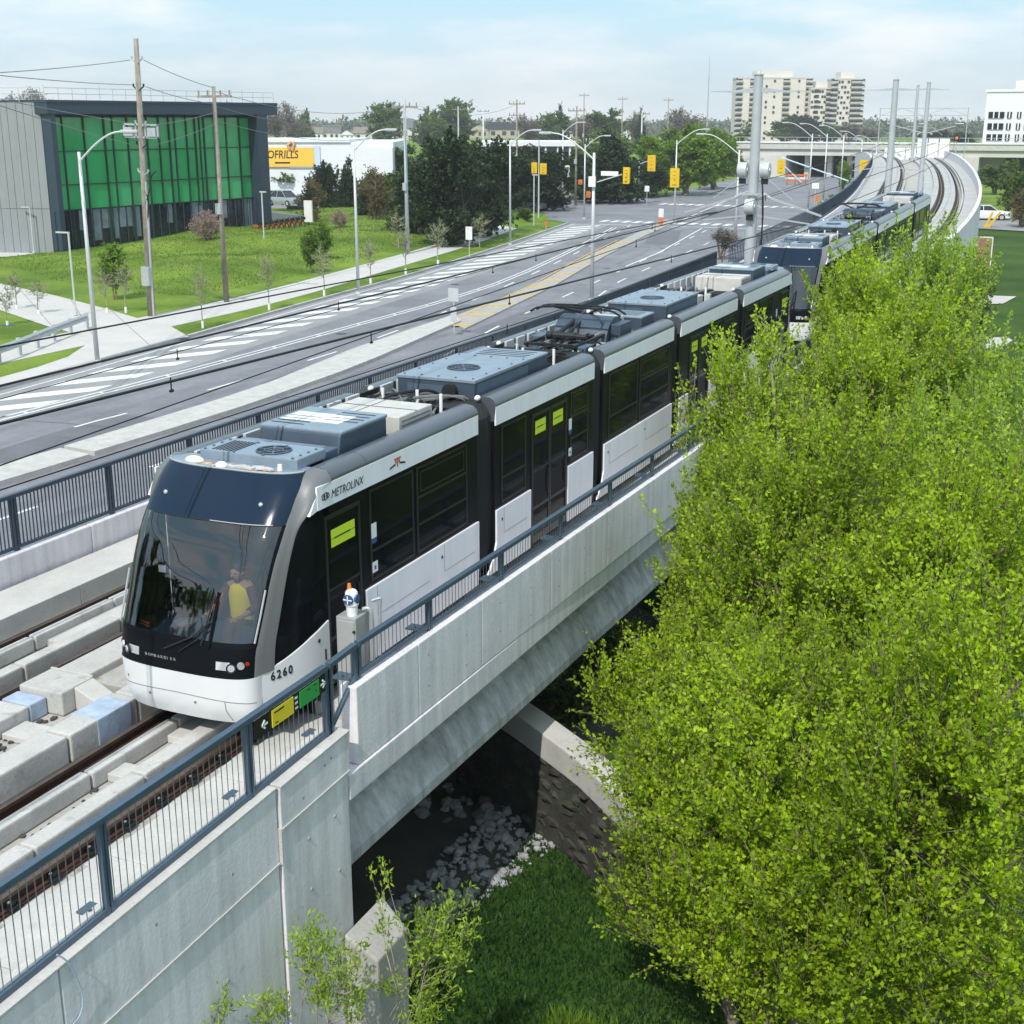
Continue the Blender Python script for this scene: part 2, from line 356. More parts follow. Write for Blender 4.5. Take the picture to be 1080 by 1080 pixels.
# ---------------------------------------------------------------- ground, road, pavements
def zprof(y): return 0.0 if y < 43 else (.02 * (y - 43) if y < 175 else 2.64 + .02 * (y - 175) - .0006 * (y - 175) ** 2)
def creek(x, y):
    d = max(0, 1 - abs(x - 3.0) / 9.5) * max(0, 1 - max(0, abs(y - 18) - 5) / 9.0)
    return -.55 * min(1, d * 2.2) - (.7 * min(1, max(0, (2.2 - x) / .8)) * min(1, max(0, x + 9)) if 13.5 < y < 32 else 0)
xs = [-3000, -1500, -800, -400, -200, -120, -90, -60, -40, -25, -18] + [x * .75 for x in range(-20, 41)] + [34, 40, 50, 70, 120, 250, 600, 1500, 3000]
ys = [-400, -100, -40, -15] + [y * .75 for y in range(0, 61)] + [50, 58, 68, 80, 95, 115, 140, 170, 210, 260, 330, 420, 600, 900, 1500, 3000, 5000]
mb = MB(); rnd = random.Random(3)
vv = [[(x, y, -4.05 + creek(x, y) + (rnd.uniform(-.04, .04) if 1 < x < 30 and 0 < y < 45 else 0)) for x in xs] for y in ys]
for j in range(len(ys) - 1):
    for i in range(len(xs) - 1):
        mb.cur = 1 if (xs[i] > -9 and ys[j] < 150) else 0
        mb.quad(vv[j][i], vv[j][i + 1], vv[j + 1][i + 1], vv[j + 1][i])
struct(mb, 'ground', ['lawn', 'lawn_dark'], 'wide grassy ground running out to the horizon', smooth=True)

RZ = -4.0
def PL(px, z=RZ): return [gp(x, y, z) for x, y in px]
kerb_px = [(0, 412), (100, 384), (200, 356), (270, 336), (340, 316), (420, 295), (500, 270), (545, 255), (600, 236)]
kerb = [Vector((-32.6, -30, RZ)), Vector((-33.8, 20, RZ))] + PL(kerb_px)
kerb = smooth_line(kerb, 1)
left = kerb + PL([(640, 224), (690, 208), (760, 192), (800, 182), (826, 176)])
lefts = resample(left, 6.0)
right = [Vector((-7.9, -30, RZ)), Vector((-7.9, 60, RZ)), Vector((-10, 100, RZ))] + PL([(858, 238), (856, 220), (890, 202), (936, 186), (940, 178)])
n_ = len(lefts)
def evenly(pts, n):
    tot = sum((pts[i + 1] - pts[i]).length for i in range(len(pts) - 1)); return resample(pts, tot / (n - 1))[:n]
struct(ribbon(lefts, evenly(right, n_)), 'road', 'asphalt', 'wide grey multi-lane road with white lane markings')
cs_a, cs_b = gp(600, 236), gp(690, 208)
dirc = Vector((-75, 16, 0)); z4 = Vector((0, 0, .004))
mb = MB(); mb.quad(cs_a + z4 * 0 + Vector((.5, 0, -.006)), cs_b + Vector((.5, 0, -.006)), cs_b + dirc + Vector((0, 0, -.006)), cs_a + dirc + Vector((0, 0, -.006)))
struct(mb, 'side_street', 'asphalt', 'side street joining the road at the junction')
# pale shoulder lane beside the kerb
k2 = [p for p in resample(kerb, 4.0)]
struct(ribbon(offset(k2, .15), offset(k2, 5.0), .004), 'shoulder', 'asphalt_pale', 'paler asphalt shoulder between the kerb and the traffic lanes')
def stripe(line, half, name, m, dz, label=None):
    line = resample(line, 3.0); return struct(ribbon(offset(line, -half), offset(line, half), dz), name, m, label)
def dashes(line, start, on, period, half, name, m, dz):
    line = resample(line, .5); mb = MB(); s = 0.0; nxt = start; seg = []
    for i in range(len(line) - 1):
        s += (line[i + 1] - line[i]).length
        if s >= nxt: seg.append(line[i + 1])
        if s >= nxt + on and len(seg) > 1:
            a, b = offset(seg, -half), offset(seg, half)
            for q in range(len(a) - 1): mb.quad(a[q] + Vector((0, 0, dz)), b[q] + Vector((0, 0, dz)), b[q + 1] + Vector((0, 0, dz)), a[q + 1] + Vector((0, 0, dz)))
            nxt += period; seg = []
    return struct(mb, name, m)
edge = smooth_line([Vector((-30.6, 5, RZ))] + PL([(0, 443), (170, 400), (270, 373), (390, 340), (470, 318), (540, 295), (610, 262), (650, 240)]), 1)
stripe(edge, .07, 'road_marking', 'road_white', .009, 'double white edge line beside the shoulder')
e2 = offset(resample(edge, 3), -.42)
stripe(e2, .07, 'road_marking', 'road_white', .009)
mb = MB()
for p, q in list(zip(resample(edge, 4.6), offset(resample(edge, 4.6), -.42)))[1:26]:
    mb.quad(p + Vector((-.1, -.12, .0135)), p + Vector((.1, .0, .0135)), q + Vector((.1, .12, .0135)), q + Vector((-.1, 0, .0135)))
struct(mb, 'road_marking', 'road_white', 'short white ticks across the double edge line')
# white diagonal bars
kl = resample(kerb, .25)
a0, b0 = gp(57, 405), gp(155, 395); step = (gp(112, 392) - gp(57, 405)).length
def near(line, p): return min(range(len(line)), key=lambda i: (line[i] - p).length_squared)
i0 = near(kl, a0); off = kl[i0] - a0; j0 = near(kl, b0); gap0 = (kl[i0] - a0).length; gap1 = (kl[j0] - b0).length; adv = j0 - i0
mb = MB(); i = i0 - int(step / .25) * 4
while i + adv < len(kl) - 5:
    if i > 5:
        t = (kl[i + 3] - kl[i - 3]); t.z = 0; t.normalize(); nrm = Vector((t.y, -t.x, 0))
        t2 = (kl[i + adv + 3] - kl[i + adv - 3]); t2.z = 0; t2.normalize(); n2 = Vector((t2.y, -t2.x, 0)); up = Vector((0, 0, .009))
        a = kl[i] + nrm * gap0 + up; b = kl[i + adv] + n2 * gap1 + up
        mb.quad(a - t * .8, a + t * .8, b + t2 * .8, b - t2 * .8)
    i += int(step / .25)
struct(mb, 'road_marking', 'road_white', 'slanting white bars painted on the shoulder')
stripe(offset(resample(kerb, 3), .75), .06, 'road_marking', 'road_white', .0135, 'thin white line along the kerb')
lane1 = smooth_line([Vector((-27.2, 8, RZ))] + PL([(86, 448), (142, 434), (341, 376), (411, 352), (465, 331), (545, 297), (610, 266), (668, 236)]), 1)
dashes(lane1, 7.2, 3.0, 8.35, .075, 'road_marking', 'road_white', .009)
lane2 = smooth_line([Vector((-20.2, 8, RZ)), Vector((-19.8, 55, RZ))] + PL([(510, 352), (546, 334), (575, 322), (640, 292), (684, 272), (745, 243)]), 1)
dashes(lane2, 3.0, 3.0, 8.35, .075, 'road_marking', 'road_white', .009)
lane3 = smooth_line([Vector((-16.4, 8, RZ)), Vector((-16.2, 60, RZ))] + PL([(640, 303), (690, 280), (726, 266), (775, 243)]), 1)
dashes(lane3, 5.0, 3.0, 8.35, .075, 'road_marking', 'road_white', .009)
stripe(PL([(660, 281), (694, 267), (740, 241)]), .08, 'road_marking', 'road_white', .0135)
stripe(PL([(720, 232), (770, 210), (800, 196)]), .09, 'road_marking', 'road_white', .009)
def blocks(a, b, n, half, name='road_marking'):
    a, b = gp(*a), gp(*b); d = (b - a); L = d.length; d.normalize(); t = Vector((-d.y, d.x, 0)); mb = MB()
    for k in range(n):
        c = a + d * L * (k + .5) / n + Vector((0, 0, .009)); w_ = d * L / n * .28
        mb.quad(c - w_ - t * half, c + w_ - t * half, c + w_ + t * half, c - w_ + t * half)
    return struct(mb, name, 'road_white', 'white ladder crosswalk bars across the road')
blocks((632, 233), (862, 240), 19, 1.4); blocks((695, 215), (842, 219), 15, 1.6)
stripe(PL([(632, 236.5), (862, 243.5)]), .18, 'road_marking', 'road_white', .0135)
# medians
med_r = PL([(486, 341), (380, 388), (270, 428), (150, 466), (100, 481)]); med_l = PL([(480, 334), (372, 371), (270, 413), (150, 450), (68, 475)])
def slab(l, r, z0, z1, name, m, label, kind='structure', bevel=0.0):
    l2, r2 = evenly([Vector(p) for p in l], 9), evenly([Vector(p) for p in r], 9); mb = MB()
    mb.loft([[(a.x, a.y, z0), (b.x, b.y, z0), (b.x, b.y, z1), (a.x, a.y, z1)] for a, b in zip(l2, r2)])
    return tag(mb.build(name, m), label, kind=kind)
slab(med_l, med_r, -4.02, -3.82, 'median_island', 'concrete_curb', 'long raised pale concrete median beside the tramway')
slab(PL([(64, 477), (-60, 512), (-400, 610)]), PL([(95, 484), (0, 513), (-350, 620)]), -4.02, -3.82, 'median_island', 'concrete_curb', 'near end of the concrete median past the joint')
slab(PL([(470, 338), (560, 304), (610, 275), (660, 252), (702, 232)]), PL([(490, 348), (585, 302), (632, 274), (676, 251), (716, 233)]), -4.02, -3.92, 'median_island', 'median_worn', 'tapered painted median running to the crosswalk')
mb = MB()
cl = resample([(a + b) / 2 for a, b in zip(evenly(PL([(478, 343), (560, 304), (610, 275), (655, 254)]), 30), evenly(PL([(484, 347), (585, 302), (632, 274), (668, 254)]), 30))], 2.4)
for k in range(0, len(cl) - 1):
    d = (cl[k + 1] - cl[k]).normalized(); t = Vector((d.y, -d.x, 0)); c = Vector((cl[k].x, cl[k].y, -3.915))
    if k % 2 == 0: mb.quad(c - t * .75 - d * .5, c - t * .75 + d * .1, c + t * .75 + d * .9, c + t * .75 + d * .3)
struct(mb, 'road_marking', 'road_yellow', 'yellow slanting bars painted on the tapered median')
stripe(offset(cl, -.95), .06, 'road_marking', 'road_yellow', .012 + .08)
# kerb, verge, sidewalk, plaza, lawn
KZ = -3.88
kk = resample(kerb, 3.0)
mb = MB(); o1 = offset(kk, -.18)
mb.loft([[(a.x, a.y, RZ - .1), (b.x, b.y, RZ - .1), (b.x, b.y, KZ + .03), (a.x, a.y, KZ + .03)] for a, b in zip(kk, o1)])
struct(mb, 'kerb', 'concrete_curb', 'concrete kerb edging the grass verge')
side_lo = [Vector((-39.5, -30, KZ)), Vector((-39.8, 40, KZ))] + PL([(180, 345), (300, 318), (420, 282), (500, 258), (545, 241)], KZ)
side_hi = [Vector((-43.6, -30, KZ)), Vector((-43.8, 40, KZ))] + PL([(150, 335), (270, 310), (400, 275), (480, 252), (528, 238)], KZ)
lo = evenly(smooth_line(side_lo, 1), 40); hi = evenly(smooth_line(side_hi, 1), 40)
# sidewalk as separate concrete bays
walk = empty('sidewalk', (0, 0, 0), None, None); walk['kind'] = 'structure'; walk['label'] = 'pale concrete sidewalk between the verge and the lawn'
wl, wh = resample(smooth_line(side_lo, 1), 3.0), None
wh = evenly(smooth_line(side_hi, 1), len(wl))
for k in range(14, len(wl) - 1):
    a, b, c, d = wl[k], wl[k + 1], wh[k + 1], wh[k]; e = (b - a).normalized() * .015
    MB().loft([[a + e + Vector((0, 0, -.1)), b - e + Vector((0, 0, -.1)), c - e + Vector((0, 0, -.1)), d + e + Vector((0, 0, -.1))], [a + e + Vector((0, 0, .03)), b - e + Vector((0, 0, .03)), c - e + Vector((0, 0, .03)), d + e + Vector((0, 0, .03))]]).build('paving_slab', 'pavement', walk)
plz = PL([(-60, 422), (0, 398), (40, 387), (72, 376), (99, 358), (76, 351), (50, 344), (0, 327), (-80, 310), (-80, 285), (0, 299), (60, 312), (110, 325), (152, 337.5), (181, 344.5), (199, 355)], KZ + .036)
plz_in = [p for p in offset(kl, -.2) if gp(-60, 430).y < p.y < gp(199, 355).y][::12]
mb = MB(); mb.poly([Vector((p.x, p.y, KZ + .036)) for p in plz] + [Vector((p.x, p.y, KZ + .036)) for p in reversed(plz_in)])
struct(mb, 'plaza', 'pavement', 'pale concrete plaza where the footpath meets the road')
mb = MB()
for a_, b_ in [((75, 316), (97, 352)), ((118, 328), (160, 366)), ((20, 304), (55, 344))]:
    a, b = gp(*a_, KZ + .040), gp(*b_, KZ + .040); t = (b - a).normalized(); t = Vector((t.y, -t.x, 0)) * .02; mb.quad(a - t, a + t, b + t, b - t)
struct(mb, 'paving_joint', 'joint', 'thin dark joints cut in the plaza concrete')
bfront = [Vector((-100, -30, -3.7)), Vector((-95, 40, -3.7)), Vector((-85, 85, -3.65)), Vector((-78, 96, -3.6)), Vector((-88, 140, -3.6)), Vector((-93, 165, -3.7)), Vector((-90, 195, -3.9))]
ka = evenly(offset(kk, -.19), 60); kb = evenly(smooth_line(bfront, 1), 60); rows = 44
pathc = [gp(0, 313, KZ), gp(-80, 297, KZ), gp(60, 328, KZ), gp(110, 345, KZ), gp(60, 370, KZ), gp(160, 345, KZ), gp(0, 395, KZ)]
from mathutils import noise as mnoise
hi_f = np.array([(p.x, p.y) for p in resample(smooth_line(side_hi, 1), .8)])
def lawn_z(p, t):
    base = KZ + (lerp(0, .22, t)); d2 = np.hypot(hi_f[:, 0] - p.x, hi_f[:, 1] - p.y); i = int(d2.argmin()); hh = float(d2[i]) if p.x < hi_f[i, 0] else 0.0
    dmin = min((Vector((p.x, p.y, KZ)) - q).length for q in pathc)
    amp = max(0, min(1, (dmin - 9) / 8)) * max(0, min(1, (hh - 1.8) / 5)) * max(0, min(1, (1 - t) * 5)) * max(0, min(1, (175 - p.y) / 25))
    return base * amp + KZ * (1 - amp) + amp * (.55 + .8 * mnoise.noise(Vector((p.x * .085, p.y * .085, 1.3))) + .22 * mnoise.noise(Vector((p.x * .3, p.y * .3, 4.3)))) - (.05 if amp == 0 and hh == 0 else 0) * 0
grid = []
for r_ in range(rows + 1):
    t = (r_ / rows); row = []
    for a, b in zip(ka, kb):
        p = a.lerp(b, t); row.append((p.x, p.y, lawn_z(p, t)))
    grid.append(row)
mb = MB()
for r_ in range(rows):
    for k in range(59): mb.quad(grid[r_][k], grid[r_ + 1][k], grid[r_ + 1][k + 1], grid[r_][k + 1])
struct(mb, 'lawn', 'lawn', 'bright green mown lawn sloping up to the recreation centre', smooth=True)
mb = MB(); f1 = PL([(-20, 262), (60, 269.5), (170, 256), (283, 236), (330, 229), (420, 220)], -3.84); f2 = PL([(-20, 273), (62, 276), (170, 263), (283, 244), (330, 235), (420, 226)], -3.84)
for k in range(5): mb.quad(f1[k], f2[k], f2[k + 1], f1[k + 1])
struct(mb, 'footpath', 'pavement', 'pale footpath along the front of the green building')

# repairs and crack sealing on the asphalt
rp2 = random.Random(12); mb = MB()
for (px_, py_, a_, b_) in [(60, 470, 5.5, 1.6), (330, 395, 3.0, 1.2), (560, 335, 7, 1.4), (640, 255, 6, 2.2), (700, 250, 9, 1.6), (480, 330, 4, 1.1), (760, 226, 9, 2.5)]:
    c = gp(px_, py_, RZ) + Vector((0, 0, .004)); d = Vector((-.04 if py_ > 300 else -.28, 1, 0)).normalized(); t = Vector((d.y, -d.x, 0)); mb.quad(c - d * a_ - t * b_, c - d * a_ + t * b_, c + d * a_ + t * b_, c + d * a_ - t * b_)
struct(mb, 'road_patch', 'asphalt_dark', 'darker repaired patches in the road asphalt')
mb = MB()
for k in range(26):
    p = gp(rp2.uniform(0, 760), rp2.uniform(245, 480), RZ + .0065)
    if p.x > -17 or p.x < -33: continue
    d = Vector((rp2.choice([1, 1, -.05]) , rp2.uniform(-.2, .2) if k % 3 else 1, 0)).normalized(); pts = [p]
    for q in range(9): pts.append(pts[-1] + d * rp2.uniform(.3, .8) + Vector((rp2.uniform(-.12, .12), rp2.uniform(-.12, .12), 0)))
    l_, r_ = offset(pts, -.022), offset(pts, .022)
    for q in range(9): mb.quad(l_[q], r_[q], r_[q + 1], l_[q + 1])
struct(mb, 'crack_sealing', 'crack_seal', 'thin dark sealed cracks wandering over the road')
mb = MB()
for lx_ in (-28.4, -24.9, -21.4, -17.6):
    for dx in (-.85, .85):
        l_ = [Vector((lx_ + dx + (-.0 if y < 60 else -(y - 60) ** 2 * .0011), y, RZ + .002)) for y in range(4, 150, 6)]
        a_, b_ = offset(l_, -.3), offset(l_, .3)
        for q in range(len(l_) - 1): mb.quad(a_[q], b_[q], b_[q + 1], a_[q + 1])
struct(mb, 'wheel_track', 'asphalt_worn', 'slightly polished wheel tracks along the lanes')

mb = MB()
for px_, py_ in [(240, 424), (480, 300), (640, 283), (360, 352), (700, 262)]:
    p = gp(px_, py_, RZ) + Vector((0, 0, .0105)); mb.poly([p + Vector((.34 * math.cos(a), .34 * math.sin(a), 0)) for a in [6.283 * q / 18 for q in range(18)]])
tag(mb.build('manhole_cover', 'crack_seal'), 'dark round manhole covers set in the road', kind='structure')
# ---------------------------------------------------------------- guideway, bridge, walls
# centre line of the near track: straight, then easing left up the grade
path_pts = [(0, -20), (0, 40), (0, 60), (-.05, 75), (-.4, 90), (-1.3, 105), (-2.9, 122), (-5.4, 142), (-8.8, 165), (-13.5, 190), (-20, 220), (-27, 250)]
CX = -.08
def path(off=0.0, spread=True, y0=-20, y1=250, step=2.0):
    line = smooth_line([Vector((x + CX, y, 0)) for x, y in path_pts], 2); line = resample(line, step)
    o = offset(line, off)
    o = [Vector((p.x, p.y, zprof(p.y))) for p in o]; return [p for p in o if y0 <= p.y <= y1]
def lead(yv):   # how far the tracks drift apart beyond the bridge
    return 0.0 if yv < 60 else min(1.0, (yv - 60) / 70)
_pl = resample(smooth_line([Vector((x + CX, y, 0)) for x, y in path_pts], 3), .5); _py = np.array([p.y for p in _pl]); _pxx = np.array([p.x for p in _pl])
def cxat(y): return float(np.interp(y, _py, _pxx))
def line_at(f, y0=-20, y1=250, step=2.0):   # f(y) -> lateral offset from the near track centre, right positive
    n = max(1, int(math.ceil((y1 - y0) / step))); o = []
    for k in range(n + 1):
        y = lerp(y0, y1, k / n); dx = (cxat(y + .5) - cxat(y - .5)); L_ = math.hypot(dx, 1); d = f(y); o.append(Vector((cxat(y) + d / L_, y - d * dx / L_, zprof(y))))
    return o
def rightf(y): return 2.45 if y < 13.6 else (2.45 + .30 * (y - 13.6) / 14.4 if y < 28 else (2.75 - .25 * min(1, (y - 28) / 22)))
def farleft(y): return -6.1 - 1.6 * lead(y)
def prism_along(mb, f0, f1, z0, z1, y0, y1, step=2.0):
    a, b = line_at(f0, y0, y1, step), line_at(f1, y0, y1, step)
    mb.loft([[(p.x, p.y, p.z + z0), (q.x, q.y, q.z + z0), (q.x, q.y, q.z + z1), (p.x, p.y, p.z + z1)] for p, q in zip(a, b)]); return mb
cst = lambda v: (lambda y: v)
via = empty('tramway_viaduct', (0, 14, 0), 'long grey concrete tramway bridge carrying two tracks over the creek', 'bridge')
def vpart(mb, name, m, parent=via, **k):
    o = mb.build(name, m, **k); o.parent = parent; o.matrix_parent_inverse = Matrix.Translation(-Vector(parent.location)); return o
# deck
mb = MB(); prism_along(mb, farleft, lambda y: 2.3 if y < 13.6 else rightf(y) - .18, -.62, -.20, -20, 250); vpart(mb, 'deck_slab', 'concrete_floor')
# bridge edge: parapet panels (one object each), slab edge, girder
by0, by1 = 13.35, 33.0
def edge_panel(y0, y1, z0, z1, x_out, th, name, m, parent=via, bev=.015, zt1=None):
    zt1 = z1 if zt1 is None else zt1
    xa, xb = x_out(y0), x_out(y1)
    mb = MB(); mb.loft([[(xa - th, y0, z0), (xa, y0, z0), (xa, y0, z1), (xa - th, y0, z1)], [(xb - th, y1, z0), (xb, y1, z0), (xb, y1, zt1), (xb - th, y1, zt1)]])
    return vpart(mb, name, m, parent, bevel=bev)
PT = lambda y: .98 + .0 * y
ya = by0
for L_ in (1.62, 1.95, 2.6, 2.6, 2.6, 2.6, 2.6, 2.6):
    edge_panel(ya + .008, ya + L_ - .008, -.10, .98, rightf, .24, 'parapet_panel', 'concrete_wall'); ya += L_
edge_panel(by0 - .28, 33.0, -.47, -.112, lambda y: rightf(y) + .03, .5, 'slab_edge', 'concrete_wall')
# U girder below: web and sloping lower flange
gx = lambda y: rightf(y) - .30
mb = MB(); a, b = 12.0, 34.0
prof = lambda y: [(gx(y) - 1.4, y, -.47), (gx(y) - .22, y, -.47), (gx(y) - .24, y, -.92), (gx(y) - .12, y, -1.02), (gx(y) + .12, y, -1.46), (gx(y) + .12, y, -1.62), (gx(y) - 1.4, y, -1.62)]
mb.loft([prof(lerp(a, b, k / 22)) for k in range(23)]); vpart(mb, 'girder', 'concrete_girder', bevel=.012)
mb = MB(); mb.box(-5.6, .6, 12.5, 34, -1.5, -.64); vpart(mb, 'girder', 'concrete_girder')
# far abutment and solid walls beyond the bridge
mb = MB(); mb.box(-6.0, 2.35, 33.4, 35.0, -5.2, -.64); vpart(mb, 'abutment', 'concrete_wall')
mb = MB(); mb.box(-6.0, 2.2, 11.9, 12.8, -5.2, -.64); vpart(mb, 'abutment', 'concrete_wall')
seg = 5.2; y = 33.02
while y < 232:
    f = rightf; a0, b0 = line_at(lambda v: rightf(v), y + .01, y + seg - .01, .65), line_at(lambda v: rightf(v) - .24, y + .01, y + seg - .01, .65)
    mb = MB(); mb.loft([[(q.x, q.y, -5.0), (p.x, p.y, -5.0), (p.x, p.y, p.z + 1.0), (q.x, q.y, q.z + 1.0)] for p, q in zip(a0, b0)]); vpart(mb, 'wall_panel', 'concrete_wall', bevel=.012)
    y += seg
mb = MB()
for q in range(16):
    y = 14.1 + q * 1.15; xo = rightf(y)
    for z in ((.72, .25) if q % 2 else (.60, .12)): mb.cyl((xo - .05, y, z), (xo + .0025, y, z), .015, n=8)
tag(vpart(mb, 'tie_hole', 'tie_plug'), kind='stuff')
# left parapet of the viaduct
y = -6.0
while y < 232:
    a0, b0 = line_at(lambda v: farleft(v), y + .008, y + 2.43 - .008, .6), line_at(lambda v: farleft(v) - .26, y + .008, y + 2.43 - .008, .6)
    mb = MB(); mb.loft([[(q.x, q.y, -4.9), (p.x, p.y, -4.9), (p.x, p.y, p.z + .67), (q.x, q.y, q.z + .67)] for p, q in zip(a0, b0)]); vpart(mb, 'left_parapet_panel', 'concrete_wall', bevel=.02)
    y += 2.43 if y < 60 else 2.43
# walkway slabs, left
y = -4.0
while y < 60:
    mb = MB(); mb.box(-6.09, -5.08, y + .006, y + 2.3 - .006, -.19, .18); vpart(mb, 'walkway_slab', 'concrete_light', bevel=.012); y += 2.3
mb = MB(); prism_along(mb, lambda v: farleft(v) + .02, lambda v: -5.1 - 1.0 * lead(v), -.19, .18, 60, 240); vpart(mb, 'walkway_slab', 'concrete_mid')
# right walkway
y = 14.4
while y < 60:
    mb = MB(); xa, xb = rightf(y) - .25, rightf(y + 2.6) - .25
    mb.loft([[(1.12, y + .006, -.19), (xa, y + .006, -.19), (xa, y + .006, .12), (1.12, y + .006, .12)], [(1.12, y + 2.594, -.19), (xb, y + 2.594, -.19), (xb, y + 2.594, .12), (1.12, y + 2.594, .12)]]); vpart(mb, 'walkway_slab', 'concrete_light', bevel=.01); y += 2.6
y = 2.0
while y < 14.0:
    mb = MB(); mb.box(.98, 2.18, y + .006, y + 2.06 - .006, -.19, -.06); vpart(mb, 'walkway_slab', 'concrete_light', bevel=.01); y += 2.06
mb = MB(); prism_along(mb, lambda v: 1.12 + .1 * lead(v), lambda v: rightf(v) - .25, -.19, .12, 60, 240); vpart(mb, 'walkway_slab', 'concrete_mid')

# near retaining wall (wing wall) with stepped cap and joints
wing = empty('retaining_wall', (2.4, 8, -5), 'tall pale concrete retaining wall below the near railing, with stepped panels', 'wall')
def wpart(mb, name, m, **k): return vpart(mb, name, m, wing, **k)
WX = 2.45
fall = lambda y: .028 * max(0, 13.0 - y)
def wp(y0, y1, z0, z1, dx=0.0, th=.3):
    mb = MB(); g_ = lambda y, z: z if z < -4 else z - fall(y); mb.loft([[(WX - th, y, g_(y, z0)), (WX + dx, y, g_(y, z0)), (WX + dx, y, g_(y, z1)), (WX - th, y, g_(y, z1))] for y in (y0, y1)]); wpart(mb, 'wall_panel', 'concrete_wall', bevel=.014)
wp(0.0, 7.93, -.47, .50); wp(7.95, 11.50, -.47, .50); wp(11.53, 13.08, -.03, .50, .035)
wp(0.0, 7.0, -6.0, -.485, -.012); wp(7.02, 11.50, -6.0, -.485, -.012); wp(11.53, 13.05, -6.0, -.045, .02)
def sbox(mb, x0, x1, y0, y1, z0, z1): mb.loft([[(x0, y, z0 - fall(y)), (x1, y, z0 - fall(y)), (x1, y, z1 - fall(y)), (x0, y, z1 - fall(y))] for y in (y0, y1)])
mb = MB(); sbox(mb, WX - .02, WX + .014, 0, 11.50, -.49, -.462); sbox(mb, WX - .02, WX + .05, 11.53, 13.06, -.052, -.022); mb.box(WX - .02, WX + .045, 11.505, 11.53, -.53, -.06); wpart(mb, 'joint_strip', 'concrete_light')
mb = MB(); sbox(mb, WX - .34, WX + .02, 0, 11.5, .502, .53); wpart(mb, 'coping', 'concrete_light', bevel=.008)
mb = MB(); sbox(mb, WX - .34, WX + .055, 11.53, 13.08, .502, .53); wpart(mb, 'coping', 'concrete_light', bevel=.008)
mb = MB()
for (yy, zz) in [(3.2, -.1), (6.4, -.05), (9.3, .0), (10.6, -.15), (12.0, .1), (12.5, .3), (12.65, .33), (12.1, -.5), (12.7, -.5), (9.2, -1.2), (10.4, -1.4), (7.6, -1.1), (12.1, -1.2), (12.75, -1.3), (8.7, -2.3), (11, -2.6), (12.3, -2.4)]:
    mb.cyl((WX - .05, yy, zz), (WX + .0365 if yy > 11.5 else WX + .002, yy, zz), .02, n=10)
tag(wpart(mb, 'tie_hole', 'tie_plug'), kind='stuff')
mb = MB(); mb.hexa([(WX + .05, 12.75, -6), (WX + .55, 12.75, -6), (WX + .55, 13.55, -6), (WX + .05, 13.75, -6)], [(WX + .05, 12.75, -2.25), (WX + .55, 12.75, -2.5), (WX + .55, 13.55, -2.5), (WX + .05, 13.75, -2.25)]); wpart(mb, 'footing_block', 'concrete_floor', bevel=.03)
# blue cord on the wall
mb = MB(); mb.tube(smooth_line([xp(60, 1007, WX + .03), xp(70, 1012, WX + .05), xp(80, 1028, WX + .05), xp(88, 1050, WX + .03), xp(86, 1070, WX + .02), xp(74, 1084, WX + .02)], 2), .008, 6)
tag(mb.build('cord', 'blue_paint_concrete'), 'thin blue cord hanging from the railing down the concrete wall', 'cord')

# ---------------------------------------------------------------- tracks
def make_track(tc, label, y0, y1):
    tr = empty('railway_track', (tc(0) + CX, 10, 0), label, 'track', 'tram tracks on the viaduct')
    def tp(mb, name, m, **k): return vpart(mb, name, m, tr, **k)
    for s in (-1, 1):
        mb = MB(); mb.cur = 0; prism_along(mb, lambda y: tc(y) + s * .7175 - .035, lambda y: tc(y) + s * .7175 + .035, -.045, 0, y0, y1, 1.5)
        mb.cur = 1; prism_along(mb, lambda y: tc(y) + s * .7175 - .012, lambda y: tc(y) + s * .7175 + .012, -.135, -.045, y0, y1, 1.5); prism_along(mb, lambda y: tc(y) + s * .7175 - .07, lambda y: tc(y) + s * .7175 + .07, -.16, -.137, y0, y1, 1.5)
        tp(mb, 'rail', ['rail_head', 'rust'])
        mb = MB(); prism_along(mb, lambda y: tc(y) + s * .7175 - .26, lambda y: tc(y) + s * .7175 + (.09 if s > 0 else .26), -.185, -.168, y0, y1, 1.5); tp(mb, 'rail_bed', 'rust')
    return tr, tp
nearc, farc = cst(0.0), (lambda y: -3.87 - 1.3 * lead(y))
tr1, tp1 = make_track(nearc, 'near tram track, the one the white tram stands on', -10, 245)
tr2, tp2 = make_track(farc, 'empty far tram track between pale concrete curbs', -10, 245)
rk = random.Random(5)
def curb_row(tp, x0, x1, z, y0, y1, L_, gapw=.035, zb=-.19, m='concrete_curb', miss=()):
    y = y0; k = 0
    while y < y1:
        if k not in miss:
            e = rk.uniform(-.012, .012); mb = MB(); mb.box(x0 + e, x1 + e, y + gapw / 2, min(y + L_, y1) - gapw / 2, zb, z + rk.uniform(-.012, .012)); tp(mb, 'concrete_block', m, bevel=.028)
        y += L_; k += 1
def strip_far(tp, f, x0, x1, z, y0=62, y1=243):
    mb = MB(); prism_along(mb, lambda y: f(y) + x0, lambda y: f(y) + x1, -.19, z, y0, y1); tp(mb, 'concrete_block', 'concrete_mid')
